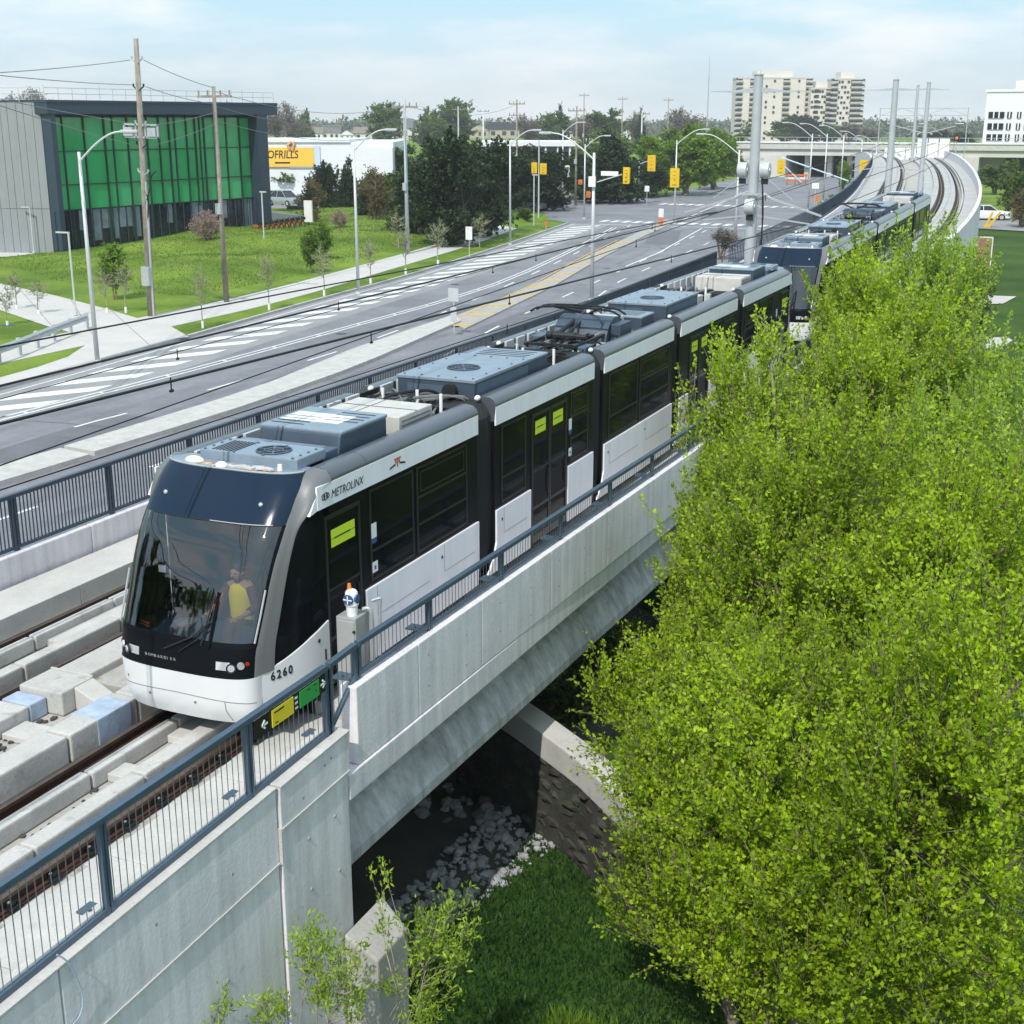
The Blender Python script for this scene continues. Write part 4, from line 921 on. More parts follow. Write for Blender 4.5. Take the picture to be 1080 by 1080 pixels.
            # cab side glass and swoosh skirt
            mb = MB(); zs = [.95, 1.22, 1.5, 1.8, 2.2, 2.62, 2.95]; us_ = [.05, .3, .55, .8, 1.0]
            mb.loft([[cabside(s, u, z, -.008) for u in us_] for z in zs], cap=False, closed=False); P(mb, 'cab_side_glass', 'tram_glass', smooth=True)
            us_ = [0, .12, .25, .4, .55, .7, .85, 1.0]; tp_ = [1.005, 1.03, 1.07, 1.12, 1.18, 1.24, 1.295, 1.345]
            ring = lambda o_: [[cabside(s, u, lerp(.35, t_, v), o_) for u, t_ in zip(us_, tp_)] for v in (0, .2, .5, .8, 1)]
            mb = MB(); mb.loft(ring(.012), cap=False, closed=False); ou, inn = [cabside(s, u, t_, .012) for u, t_ in zip(us_, tp_)], [cabside(s, u, t_, -.03) for u, t_ in zip(us_, tp_)]
            mb.loft([ou, inn], cap=False, closed=False); sk = P(mb, 'cab_skirt', 'tram_nose_white', smooth=40)
            mb = MB(); p0 = cabside(s, .80, 1.13, .012); mb.cyl(p0, p0 + Vector((s * .008, 0, 0)), .028, n=10); p0 = cabside(s, .9, .85, .0135); mb.box(*sorted((p0.x, p0.x + s * .003)), p0.y, p0.y + .035, .80, .96); P(mb, 'socket', 'tram_frame', sk)
            mb = MB(); side_poly(mb, [(1.50, 2.90), (1.674, 2.93), (1.674, 3.12), (1.62, 3.07)], s * 1.22, s * 1.320); P(mb, 'stripe_panel', 'tram_white')
            mb = MB(); mb.tube([nose(R(s * 70), z, .035) for z in (1.46, 1.75, 2.1)], .014, 6); P(mb, 'camera_arm', 'galvanised')
            # running number
            if s > 0:
                for i, ch in enumerate('6260'):
                    u0 = .10 + i * .075; p0, p1 = cabside(1, u0, .86, .018), cabside(1, u0 + .07, .86, .018); rg = p1 - p0
                    if fl: p0 = Vector((-p0.x, LT - p0.y, p0.z)); rg = Vector((-rg.x, -rg.y, 0))
                    lettering(ch, .165, p0, rg, (0, 0, 1), 'sign_black', sk, wid=.92, bold=.004)
        # cab interior
        mb = MB(); pts = [nose(R(a), 1.34, -.05) for a in range(-77, 78, 11)]; mb.loft([[p for p in pts], [Vector((p.x * .9, max(p.y, .85) + .18, 1.39)) for p in pts]], cap=False, closed=False); mb.box(-.98, .98, 1.0, 1.1, .6, 1.385); dash = P(mb, 'dashboard', 'dark_navy')
        mb = MB(); mb.box(-1.05, 1.05, 2.02, 2.06, .45, 2.95); mb.box(-1.2, 1.2, .7, 2.0, .40, .45); mb.box(-.95, .95, 1.5, 2.0, 2.78, 2.82); P(mb, 'cab_bulkhead', 'tram_frame')
        mb = MB(); mb.box(-.10, .42, 1.60, 1.72, 1.2, 2.05); mb.box(-.10, .42, 1.15, 1.70, 1.0, 1.2); P(mb, 'driver_seat', 'tram_frame', bevel=.04)
        mb = MB(); mb.hexa([(-.85, .58, 1.37), (-.62, .50, 1.37), (-.62, .64, 1.37), (-.85, .72, 1.37)], [(-.83, .61, 1.47), (-.64, .54, 1.47), (-.64, .64, 1.49), (-.83, .71, 1.49)]); dp = P(mb, 'destination_display', 'sign_black', dash)
        mb = MB()
        for q in range(3): mb.box(-.82 + q * .06, -.785 + q * .06, .57 - q * .02, .58 - q * .02, 1.43, 1.45); mb.box(-.82 + q * .06, -.785 + q * .06, .56 - q * .02, .57 - q * .02, 1.395, 1.413)
        P(mb, 'display_dots', 'amber', dp)
        mb = MB(); mb.cyl((-.3, .84, 1.38), (-.3, .84, 1.42), .13, .15, 12); P(mb, 'dash_tray', 'galvanised', dash)
        mb = MB(); mb.box(-.82, -.70, 1.0, 1.005, 2.0, 2.1); P(mb, 'mirror_sticker', 'sticker_white', ws)
        # wipers
        for (a0, z0, a1, z1, a2, za, zb) in [(-4, 1.28, 17, 1.70, 13, 1.40, 2.0), (24, 1.12, 10, 1.36, 17, 1.3, 1.35)][:1]:
            mb = MB(); mb.tube([nose(R(a0), z0, .03), nose(R(lerp(a0, a1, .5)), lerp(z0, z1, .5), .05), nose(R(a1), z1, .045)], .012, 6); mb.tube([nose(R(a0 + 5), z0, .03), nose(R(lerp(a0 + 5, a1 + 1, .5)), lerp(z0, z1 - .06, .5), .05), nose(R(a1 + 1), z1 - .06, .045)], .009, 6)
            mb.tube([nose(R(lerp(a2, a2 + 3, q / 6)), lerp(za, zb, q / 6), .03) for q in range(7)], .012, 5); P(mb, 'wiper', 'black_steel', ws)
    # METROLINX band and crest
    for s, fl in ((1, False), (-1, True)):
        def LO(y, z): return Vector((1.3295 * s, y if not fl else LT - y, z))
        rg = (0, 1, 0) if s > 0 else (0, -1, 0)
        st = [o for o in t.children if o.name.startswith('body_module')][0]
        lettering('METROLINX', .165, LO(2.02, 3.02), rg, (0, 0, 1), 'sign_black', st, shear=.25, wid=.92)
        mb = MB()
        for (c_, r_) in ((1.83, .035), (1.885, .045), (1.94, .032)):
            pts = [Vector((1.3300, c_ + r_ * math.sin(a), 3.085 + r_ * 1.1 * math.cos(a))) for a in [6.28 * q / 12 for q in range(13)]]; mb.tube(pts, .009, 4)
        B(flip(mb, fl), 'logo', 'sign_black', st)
        mb = MB(); X0, X1 = 1.3285, 1.331
        mb.box(X0, X1, 3.76, 3.96, 3.14, 3.165); mb.box(X0, X1, 3.845, 3.875, 3.03, 3.14); mb.box(X0, X1, 3.79, 3.83, 3.09, 3.135); mb.box(X0, X1, 3.89, 3.93, 3.09, 3.135); cr = B(flip(mb, fl), 'crest', 'logo_red', st)
        mb = MB(); mb.hexa([(X0, 3.62, 3.03), (X1, 3.62, 3.03), (X1, 3.80, 3.06), (X0, 3.80, 3.06)], [(X0, 3.64, 3.06), (X1, 3.64, 3.06), (X1, 3.80, 3.09), (X0, 3.80, 3.09)]); mb.hexa([(X0, 3.92, 3.06), (X1, 3.92, 3.06), (X1, 4.10, 3.03), (X0, 4.10, 3.03)], [(X0, 3.92, 3.09), (X1, 3.92, 3.09), (X1, 4.08, 3.06), (X0, 4.08, 3.06)]); B(flip(mb, fl), 'crest_wing', 'sign_black', st)
    # ---- roof equipment
    rib = MB().box(-.955, -.90, -.20, .20, 3.08, 3.43).mesh('roof_rib', 'insulator', bevel=.01)
    for q in range(46):
        y = 2.3 + q * .585
        if all(not (a_[1] - .1 < y < b_[0] + .1) for a_, b_ in zip(MODS[:-1], MODS[1:])): o_ = link('roof_rib', rib, t); o_.location = (0, y, 0)
    back = MB().box(-.968, -.956, 2.0, 29.0, 3.08, 3.40); B(back, 'roof_gutter', 'vent_black')
    def rbox(x0, x1, y0, y1, z0, z1, nm='roof_box', m='roof_box', bev=.02, slope=0.0):
        mb = MB(); mb.hexa([(x0, y0, z0), (x1, y0, z0), (x1, y1, z0), (x0, y1, z0)], [(x0, y0 + slope, z1), (x1, y0 + slope, z1), (x1, y1, z1), (x0, y1, z1)]); return B(mb, nm, m, bevel=bev)
    def louvres(par, x0, x1, y0, y1, z, n, alongx=True, m='vent_black', wd=.012):
        mb = MB()
        for q in range(n):
            c = lerp(y0, y1, (q + .5) / n) if alongx else lerp(x0, x1, (q + .5) / n)
            if alongx: mb.box(x0, x1, c - wd, c + wd, z, z + .006)
            else: mb.box(c - wd, c + wd, y0, y1, z, z + .006)
        B(mb, 'louvre', m, par)
    def fan(par, x, y, z, r):
        mb = MB(); mb.cyl((x, y, z - .02), (x, y, z + .006), r, n=28); f = B(mb, 'fan', 'vent_black', par)
        mb = MB()
        for q in range(6): a = q * 1.047; mb.bar((x, y, z + .012), (x + math.cos(a) * r, y + math.sin(a) * r, z + .012), .012, .004)
        for rr in (.5, .97): mb.tube([(x + math.cos(a) * r * rr, y + math.sin(a) * r * rr, z + .012) for a in [6.284 * q / 20 for q in range(21)]], .009, 4)
        B(mb, 'fan_grille', 'roof_box_dark', f)
    def bolts(par, x0, x1, y0, y1, z, n=3):
        mb = MB()
        for i in range(n):
            for (x, y) in ((lerp(x0, x1, i / (n - 1)), y0), (lerp(x0, x1, i / (n - 1)), y1)): mb.cyl((x, y, z), (x, y, z + .015), .022, n=6)
        for i in range(1, n - 1):
            for x in (x0, x1): mb.cyl((x, lerp(y0, y1, i / (n - 1)), z), (x, lerp(y0, y1, i / (n - 1)), z + .015), .022, n=6)
        tag(B(mb, 'bolt', 'roof_box_dark', par), kind='stuff')
    for fl in (False, True):
        mir = (lambda y: LT - y) if fl else (lambda y: y)
        def rb(x0, x1, ya, yb, *a, **k):
            if fl: k.pop('slope', None)
            return rbox(x0, x1, *sorted((mir(ya), mir(yb))), *a, **k)
        a = rb(-.66, .92, 1.86, 2.58, 3.40, 3.55, 'roof_box', 'roof_box'); yy = sorted((mir(1.80), mir(2.54)))
        louvres(a, -.5, -.1, yy[0] + .1, yy[1] - .1, 3.55, 7, False); fan(a, .35, (yy[0] + yy[1]) / 2, 3.55, .25); bolts(a, -.58, .84, yy[0] + .08, yy[1] - .08, 3.55, 4)
        b = rb(-.62, .86, 2.6, 3.0, 3.08, 3.47, 'roof_box', 'roof_box_dark'); louvres(b, -.7, .7, *sorted((mir(2.62), mir(2.95))), 3.47, 7, True, 'roof_box')
        b2 = rb(-.56, .80, 3.04, 4.5, 3.08, 3.60, 'roof_box', 'roof_box_side', slope=.14, bev=.03); b2 = rb(-.57, .81, 3.18, 4.52, 3.585, 3.64, bev=.02)
        yy = sorted((mir(3.3), mir(4.45))); louvres(b2, -.5, .05, yy[0], yy[1] - .5, 3.64, 4, True); louvres(b2, .15, .72, yy[0] + .4, yy[1] - .05, 3.64, 4, True)
        mb = MB(); mb.box(-.5, .5, yy[0] + .3, yy[1] - .3, 3.641, 3.644); B(mb, 'worn_patch', 'sticker_white', b2)
        c_ = rb(-.55, .82, 4.85, 5.95, 3.08, 3.52, 'roof_box', 'roof_beige'); yy = sorted((mir(4.85), mir(5.95)))
        mb = MB()
        for q in range(5): mb.box(.822, .826, yy[0] + .08, yy[1] - .08, 3.14 + q * .07, 3.165 + q * .07)
        mb.box(-.02, .0, yy[0] - .004, yy[1] + .004, 3.1, 3.526); mb.box(-.74, .84, (yy[0] + yy[1]) / 2 - .01, (yy[0] + yy[1]) / 2 + .01, 3.52, 3.53); B(mb, 'louvre', 'cable_grey', c_)
    for (y0, y1, fy) in ((7.38, 9.75, 8.4), (17.95, 20.6, 19.0)):
        d = rbox(-.60, .88, y0, y1, 3.12, 3.64, 'roof_box', 'roof_box_side', bev=.015)
        mb = MB(); mb.box(-.62, .90, y0 - .015, y1 + .015, 3.60, 3.652); lid = B(mb, 'lid', 'roof_box', d, bevel=.008)
        fan(lid, .18, fy, 3.655, .30); bolts(lid, -.52, .80, y0 + .12, y1 - .12, 3.652, 5)
        mb = MB(); mb.box(.882, .888, y0 + .1, y1 - .1, 3.2, 3.56); mb.box(-.4, .3, y0 - .02, y0 - .004, 3.25, 3.52); B(mb, 'side_cover', 'roof_box_dark', d)
    e = rbox(-.5, .84, 9.82, 10.7, 3.12, 3.60, 'roof_box', 'roof_box_side'); e = rbox(-.51, .85, 9.81, 10.71, 3.58, 3.63); louvres(e, -.35, .7, 9.9, 10.6, 3.63, 4, True)
    e = rbox(-.2, .84, 16.25, 17.15, 3.12, 3.55, 'roof_box', 'roof_box_side'); e = rbox(-.21, .85, 16.24, 17.16, 3.53, 3.58); louvres(e, 0, .7, 16.35, 17.05, 3.58, 4, True)
    e = rbox(-.8, .8, 20.9, 21.35, 3.12, 3.5, 'roof_box', 'roof_beige')
    rc = random.Random(11)
    # cable bundles
    def cables(y0, y1, n, m='cable_grey', zmax=.34):
        mb = MB()
        for q in range(n):
            xa, xb = rc.uniform(-.8, .8), rc.uniform(-.8, .8); h = rc.uniform(.12, zmax)
            mb.tube(smooth_line([(xa, y0 + rc.uniform(0, .2), 3.10), (xa, y0 + rc.uniform(.1, .3), 3.1 + h), ((xa + xb) / 2, (y0 + y1) / 2, 3.1 + h * rc.uniform(.6, 1.3)), (xb, y1 - rc.uniform(.1, .3), 3.1 + h), (xb, y1, 3.18)], 2), rc.choice([.014, .02, .026]), 5)
        return B(mb, 'cable_bundle', m)
    cables(5.95, 7.4, 20); cables(5.9, 7.4, 10, 'bellows', .42); cables(10.7, 12.3, 9, 'bellows'); cables(17.1, 18.0, 6, 'bellows'); cables(20.5, 21.0, 5); cables(21.3, 24.0, 10); cables(16.0, 17.0, 8); cables(12.4, 14.0, 10, 'bellows', .3); cables(13.0, 15.8, 8, 'cable_grey', .3)
    mb = MB()
    for (x, y) in ((.72, 6.45), (.2, 6.6), (-.4, 6.5), (.1, 11.2), (.72, 11.3), (-.6, 11.1), (-.2, 11.6), (.62, 22.2), (.0, 22.0)): mb.cyl((x, y, 3.08), (x, y, 3.58), .028, n=8); mb.cyl((x, y, 3.08), (x, y, 3.2), .06, n=8)
    B(mb, 'roof_post', 'white_paint')
    mb = MB(); mb.cyl((.45, 7.25, 3.45), (.45, 7.36, 3.45), .13, n=12); mb.cyl((.2, 7.3, 3.3), (.2, 7.37, 3.3), .09, n=10); B(mb, 'connector', 'bellows')
    # coarse clutter on the roof deck of the pantograph module
    mb = MB()
    for (x, y, sx, sy, sz) in [(-.5, 12.9, .25, .2, .14), (.55, 13.2, .2, .25, .18), (-.65, 14.1, .18, .3, .2), (.7, 15.2, .12, .3, .22), (.1, 12.75, .15, .12, .1), (-.35, 16.6, .35, .3, .2), (.2, 11.4, .22, .18, .1)]: mb.box(x - sx, x + sx, y - sy, y + sy, 3.08, 3.08 + sz * 1.6)
    B(mb, 'roof_gear', 'roof_box_dark', bevel=.02)
    mb = MB()
    for q in range(16):
        x, y = rc.uniform(-.8, .8), rc.uniform(12.7, 15.9); mb.tube([(x, y, 3.2 + rc.random() * .2), (x + rc.uniform(-.5, .5), y + rc.uniform(-.4, .6), 3.2 + rc.random() * .25)], rc.choice([.02, .035, .05]), 6)
    B(mb, 'roof_pipework', 'cable_grey')
    for q in range(26):
        x, y = rc.uniform(-.8, .85), rc.choice([rc.uniform(12.6, 16.1), rc.uniform(5.95, 7.1), rc.uniform(10.8, 11.9), rc.uniform(21.4, 22.8)]); w_ = rc.uniform(.05, .14)
        rbox(x - w_, x + w_, y - w_ * 1.2, y + w_ * 1.2, 3.08, 3.08 + rc.uniform(.12, .38), 'roof_gear', rc.choice(['roof_box_dark', 'roof_box_side', 'insulator', 'roof_beige', 'black_steel']), bev=.012)
    # arched cover
    mb = MB(); n = 10
    arc = lambda x: [(x, 14.55 + .62 * -math.cos(math.pi * q / n) + .6, 3.2 + .52 * math.sin(math.pi * q / n)) for q in range(n + 1)]
    mb.loft([arc(-.62), arc(.62)]); B(mb, 'arched_cover', 'roof_box_side', smooth=40); rbox(.64, .86, 14.75, 15.5, 3.1, 3.6, 'roof_box', 'roof_box_side')
    # pantograph, folded
    mb = MB()
    for s in (-1, 1):
        mb.bar((s * .55, 12.8, 3.38), (s * .55, 15.9, 3.38), .03, .03); mb.cyl((s * .55, 12.9, 3.08), (s * .55, 12.9, 3.38), .05, .035, 8); mb.cyl((s * .55, 15.8, 3.08), (s * .55, 15.8, 3.38), .05, .035, 8)
    mb.bar((-.55, 12.9, 3.38), (.55, 12.9, 3.38), .03, .03); mb.bar((-.55, 15.8, 3.38), (.55, 15.8, 3.38), .03, .03); pb = B(mb, 'pantograph_base', 'black_steel')
    mb = MB(); mb.cyl((-.3, 13.4, 3.5), (.35, 13.4, 3.5), .085, n=10); mb.cyl((.35, 13.4, 3.5), (.6, 13.4, 3.5), .06, n=10); mb.tube([(-.1, 13.3, 3.48), (-.35, 15.7, 3.68)], .05, 8); mb.tube([(.1, 13.3, 3.48), (-.2, 15.7, 3.68)], .03, 6); mb.tube([(.2, 13.2, 3.46), (.45, 14.2, 3.42), (.3, 13.9, 3.3)], .03, 6); lowarm = B(mb, 'pantograph_arm', 'black_steel', pb)
    mb = MB(); mb.tube([(-.35, 15.7, 3.68), (-.62, 14.4, 3.98)], .03, 6); mb.tube([(-.2, 15.7, 3.68), (.5, 14.4, 3.98)], .03, 6); B(mb, 'pantograph_arm', 'black_steel', pb)
    mb = MB()
    for dy in (-.17, .17): mb.tube(smooth_line([(-1.05, 14.4 + dy, 3.86), (-.8, 14.4 + dy, 4.0), (.8, 14.4 + dy, 4.0), (1.05, 14.4 + dy, 3.86)], 2), .024, 6)
    for x in (-.6, -.2, .5): mb.bar((x, 14.2, 3.985), (x, 14.6, 3.985), .02, .015)
    B(mb, 'pantograph_head', 'black_steel', pb)
    mb = MB(); mb.cyl((.2, 15.9, 3.15), (.2, 15.9, 3.55), .07, n=8); mb.box(-.1, .5, 15.8, 16.0, 3.5, 3.62); mb.cyl((-.2, 15.9, 3.5), (-.05, 15.9, 3.62), .08, n=8); B(mb, 'surge_arrester', 'roof_beige')
    # bogies / wheels
    for yb in (4.0, 14.8, 26.8):
        mb = MB(); mb.box(-1.15, 1.15, yb - 1.4, yb + 1.4, .18, .42); bg_ = B(mb, 'bogie', 'black_steel')
        for dy in (-.9, .9):
            for s in (-1, 1):
                mb = MB(); mb.cyl((s * .66, yb + dy, .29), (s * .78, yb + dy, .29), .29, n=18); B(mb, 'wheel', 'rail_head', bg_)
    for fl in (False, True):
        mb = MB(); mb.box(-.12, .12, .35, 1.4, .34, .46); B(flip(mb, fl), 'coupler', 'black_steel')
    return t
TX, TY = .05, 12.62
tram1 = make_tram((TX, TY, 0.0), 'front tram, white and black, with number 6260 on its white nose')
tram2 = copy_tree(tram1, None, 'rear tram coupled behind, partly hidden by the bright green trees')
g2 = .02
tram2.location = (TX - .02, 46.2, zprof(46.2) + .02); tram2.rotation_euler = (g2, 0, R(.25))

# driver: one continuous body grown over a posed skeleton, with clothes and hair as children
dr = empty('person', (TX + .16, TY + 1.42, 1.27), 'driver seen through the windscreen in a yellow safety vest and dark maroon sleeves', 'person')
vs = [(0, .08, 0), (0, .10, .22), (0, .08, .44), (0, .06, .56), (0, .04, .62), (0, .0, .74), (-.19, .06, .50), (-.30, -.06, .27), (-.24, -.34, .22), (-.22, -.42, .22), (.19, .06, .50), (.31, -.04, .27), (.26, -.32, .22), (.24, -.40, .22), (-.10, .02, -.02), (-.12, -.42, .02), (.10, .02, -.02), (.12, -.42, .02), (-.12, -.46, -.40), (.12, -.46, -.40)]
es = [(0, 1), (1, 2), (2, 3), (3, 4), (4, 5), (3, 6), (6, 7), (7, 8), (8, 9), (3, 10), (10, 11), (11, 12), (12, 13), (0, 14), (14, 15), (15, 18), (0, 16), (16, 17), (17, 19)]
rd = [.14, .14, .15, .08, .055, .095, .075, .052, .036, .04, .075, .052, .036, .04, .09, .07, .09, .07, .05, .05]
me = bpy.data.meshes.new('body'); me.from_pydata(vs, es, []); me.materials.append(M['skin']); bo = link('body', me, dr)
mo = bo.modifiers.new('skin', 'SKIN'); bpy.context.view_layer.update()
lay = me.skin_vertices[0] if me.skin_vertices else None
if lay is None:
    bm = bmesh.new(); bm.from_mesh(me); bm.verts.layers.skin.verify(); bm.to_mesh(me); bm.free(); lay = me.skin_vertices[0]
for i, r_ in enumerate(rd): lay.data[i].radius = (r_, r_ * .85); lay.data[i].use_root = (i == 0)
mo2 = bo.modifiers.new('sub', 'SUBSURF'); mo2.levels = 1; mo2.render_levels = 1
mb = MB(); mb.loft([[(.20 * k * math.cos(a), .09 + .155 * k2 * math.sin(a), z) for a in [6.283 * q / 14 for q in range(14)]] for z, k, k2 in ((-.02, .9, 1), (.2, .92, 1.05), (.4, 1.0, 1.05), (.52, .85, .9), (.57, .55, .7))]); mb.build('vest', 'vest_yellow', dr, smooth=50)
mb = MB()
for s in (-1, 1): mb.tube([(s * .17, .06, .52), (s * .24, .02, .40), (s * .31, -.05, .28), (s * .285, -.17, .25)], .078, 10, .058)
mb.build('sleeves', 'shirt_maroon', dr, smooth=True)
mb = MB(); mb.ell((0, .035, .775), .102, .118, .105, 12, 8); mb.build('hair', 'hair', dr, smooth=True)
mb = MB(); mb.ell((0, -.005, .72), .082, .095, .115, 14, 10); mb.ell((0, -.105, .71), .016, .025, .025, 8, 6)
for s in (-1, 1): mb.ell((s * .085, .02, .72), .014, .025, .032, 8, 6)
mb.build('head', 'skin', dr, smooth=True)
mb = MB()
for s in (-1, 1): mb.ell((s * .033, -.088, .74), .014, .012, .009, 8, 6)
mb.box(-.028, .028, -.092, -.083, .655, .664); mb.build('face_features', 'hair', dr)
mb = MB()
for s in (-1, 1): mb.tube([(s * .10, .06, -.02), (s * .12, -.42, .02), (s * .12, -.47, -.42)], .10, 8, .07)
mb.build('trousers', 'trousers', dr, smooth=True)
for s in (-1, 1):
    mb = MB(); mb.ell((s * .232, -.40, .225), .042, .05, .022, 10, 6)
    for q, L_ in enumerate((.075, .09, .095, .088, .07)):
        x = s * (.232 + (q - 2) * .018)
        if q == 0: mb.tube([(x, -.39, .225), (x - s * .03, -.42, .22), (x - s * .035, -.45, .205)], .010, 6, .008)
        else: mb.tube([(x, -.43, .23), (x + s * .002, -.43 - L_ * .55, .228), (x, -.43 - L_ * .8, .205)], .009, 6, .007)
    mb.build('hand', 'skin', dr, smooth=True)
# ---------------------------------------------------------------- overhead line
def mid(y): return -1.93 + CX - .65 * lead(y)
def at_y(y, off):
    l = line_at(off, -20, 250, 1.0); return min(l, key=lambda p: abs(p.y - y))
def catenary_pole(y, label, h=9.5, full=True):
    p = at_y(y, lambda v: -1.93 - .65 * lead(v)); o = empty('catenary_pole', (p.x, p.y, p.z - .19), label, 'pole', 'tapered grey catenary poles between the tracks')
    mb = MB(); mb.tube([(0, 0, 0), (0, 0, h)], .23, 12, .17); mb.build('shaft', 'pole_grey', o, smooth=35)
    mb = MB(); mb.cyl((0, 0, h), (0, 0, h + .03), .2, .2, 12); mb.cyl((.06, .05, h), (.06, .05, h + .16), .015, n=6); mb.cyl((-.08, .0, h), (-.08, 0, h + .12), .015, n=6); mb.build('pole_cap', 'galvanised', o)
    mb = MB()
    for s in (-1, 1): mb.loft([[(s * .15, -.05, h - .62), (s * .15, .05, h - .62), (s * .15, .05, h - .44), (s * .15, -.05, h - .44)], [(s * 1.0, -.09, h - .60), (s * 1.0, .09, h - .60), (s * 1.0, .09, h - .54), (s * 1.0, -.09, h - .54)], [(s * 1.75, -.03, h - .58), (s * 1.75, .03, h - .58), (s * 1.75, .03, h - .55), (s * 1.75, -.03, h - .55)]])
    mb.build('lamp_arm', 'pole_grey', o)
    for s in (-1, 1):
        mb = MB(); mb.bar((s * .2, 0, 5.3), (s * 2.6, 0, 5.9 if not full else 4.55), .035, .035); mb.bar((s * .2, 0, 4.5), (s * 2.2, 0, 4.25), .025, .025); mb.bar((s * .2, 0, 6.1), (s * 1.5, 0, 5.1), .015, .015)
        b = mb.build('bracket', 'galvanised', o)
        mb = MB()
        for q in range(5): mb.cyl((s * (.42 + q * .05), 0, 5.28 - .03 * q), (s * (.45 + q * .05), 0, 5.27 - .03 * q), .07, n=10)
        mb.build('insulator', 'insulator', b)
    if full:
        for (x, z) in ((-.42, 6.15), (.42, 6.15), (.0, 4.85)):
            yy = 0 if x else -.33
            mb = MB(); mb.cyl((x - .17, yy, z), (x + .17, yy, z), .28, n=20); mb.cyl((x - .20, yy, z), (x + .20, yy, z), .09, n=10); w_ = mb.build('tension_wheel', 'insulator', o, smooth=35, bevel=.02)
            mb = MB(); mb.box(x - .12, x + .12, yy - .06, yy + .06, z - .50, z - .30); mb.build('clamp', 'black_steel', w_)
        mb = MB(); mb.tube(smooth_line([(.33, -.05, 5.9), (.45, -.05, 4.6), (.40, -.05, 3.4), (.55, -.05, 2.8)], 2), .03, 6); mb.tube([(.35, 0, 5.4), (.42, 0, 4.0), (.36, 0, 3.3)], .02, 6); mb.build('feeder_cable', 'cable', o)
        mb = MB(); mb.box(-.34, .34, -.03, .03, 6.5, 6.58); mb.box(-.3, .3, -.28, -.22, 5.25, 5.33); mb.build('clamp_bar', 'galvanised', o)
    return o
catenary_pole(50.0, 'nearest grey catenary pole with white tension wheels, rising behind the front tram')
p_ = catenary_pole(85, 'grey catenary pole beyond the rear tram with two short lamp arms', 9.5, False)
catenary_pole(126, 'third grey catenary pole along the climbing viaduct', 9.5, False)
catenary_pole(184, 'farthest grey catenary pole near the top of the viaduct', 9.5, False)
# wires, each its own thing
def wire(name, label, pts, r, m='cable', group='overhead tram wires', n=6, cat='wire', hang=0, hdir=1):
    mb = MB(); mb.tube(pts, r, n); o = tag(mb.build(name, m), label, cat, group)
    if hang:
        mb = MB()
        for p in pts[1:-1:hang]:
            mb.cyl(p + Vector((0, 0, .05)), p + Vector((0, 0, -.14)), .010, n=5); mb.cyl(p + Vector((0, -.03, -.12)), p + Vector((0, .03, -.12)), .02, n=5)
        tag(mb.build('dropper', m, o), kind='stuff')
    return o
def wline(px, X, sag=0, upto=52, back=-10, zend=None):
    a, b = xp(*px[0], X), xp(*px[1], X); s = (b.z - a.z) / (b.y - a.y); f = lambda y: a.z + s * (y - a.y)
    ys_ = [back + (upto - back) * k / 24 for k in range(25)]; return [Vector((X, y, (f(y) if zend is None else lerp(f(back), zend, (y - back) / (upto - back)))) ) for y in ys_]
FX = -3.87 + CX
W = [('overhead_wire', 'topmost thick black wire above the far track, crossing the footpath in the photo', [(0, 366), (270, 315)], FX, .014, 0),
     ('overhead_wire', 'thick black double wire above the far track, with small hangers, along the road kerb', [(0, 407), (270, 341.5)], FX + .05, .019, 4),
     ('overhead_wire', 'thin black wire sagging just below the double wire of the far track', [(0, 421), (270, 349)], FX - .05, .008, 5),
     ('overhead_wire', 'thick black wire pair above the near track, crossing the middle of the road', [(0, 447), (270, 380)], CX + .05, .019, 4),
     ('overhead_wire', 'thin black wire over the near track joining the thick pair at the tram', [(0, 491), (270, 396)], CX - .05, .009, 5),
     ('overhead_wire', 'lowest black wire over the near track, crossing the concrete median', [(0, 517), (270, 430)], CX, .009, 6)]
for nm, lb, px, X, r, hg in W: wire(nm, lb, wline(px, X), r, hang=hg)
for k, (f, dz, lb) in enumerate([(nearc, 5.0, 'messenger wire above the near track climbing past the rear tram'), (nearc, 4.2, 'contact wire above the near track climbing past the rear tram'), (farc, 5.0, 'messenger wire above the far track climbing the viaduct'), (farc, 4.2, 'contact wire above the far track climbing the viaduct')]):
    pts = [p + Vector((0, 0, dz)) for p in line_at(f, 51, 190, 6.0)]; wire('overhead_wire', lb, pts, .016)

# ---------------------------------------------------------------- roadside poles
def light_pole(bx, by, ty, adir, alen, label, r=.11, m='aluminium', arms=1, z=RZ):
    p = gp(bx, by, z); h = zat(ty, bx, p) - z; o = empty('street_light', p, label, 'street light', 'aluminium street lights along the road')
    mb = MB(); mb.tube([(0, 0, 0), (0, 0, h)], r, 10, r * .62); mb.build('shaft', m, o, smooth=True)
    mb = MB(); mb.cyl((0, 0, 0), (0, 0, .18), r * 1.7, r * 1.5, 10); mb.build('base_flange', m, o)
    for s in ([1] if arms == 1 else [1, -1]):
        d = Vector(adir).normalized() * s; e = d * alen; up = .42 * alen
        pts = smooth_line([Vector((0, 0, h - .45)), d * alen * .35 + Vector((0, 0, h + up * .35)), d * alen * .72 + Vector((0, 0, h + up * .92)), e + Vector((0, 0, h + up))], 2)
        mb = MB(); mb.tube(pts, .055, 8, .04); a = mb.build('arm', m, o, smooth=True)
        mb = MB(); c = e + d * .32 + Vector((0, 0, h + up)); t = Vector((-d.y, d.x, 0)); mb.obox(c, d * .42, t * .16, (0, 0, .07)); mb.obox(c - Vector((0, 0, .09)), d * .3, t * .12, (0, 0, .03)); mb.build('luminaire', 'insulator', a, bevel=.03)
    return o, p, h
light_pole(103, 383, 160, (1, .35, 0), 2.3, 'tall aluminium street light standing on the plaza by the kerb', .125)
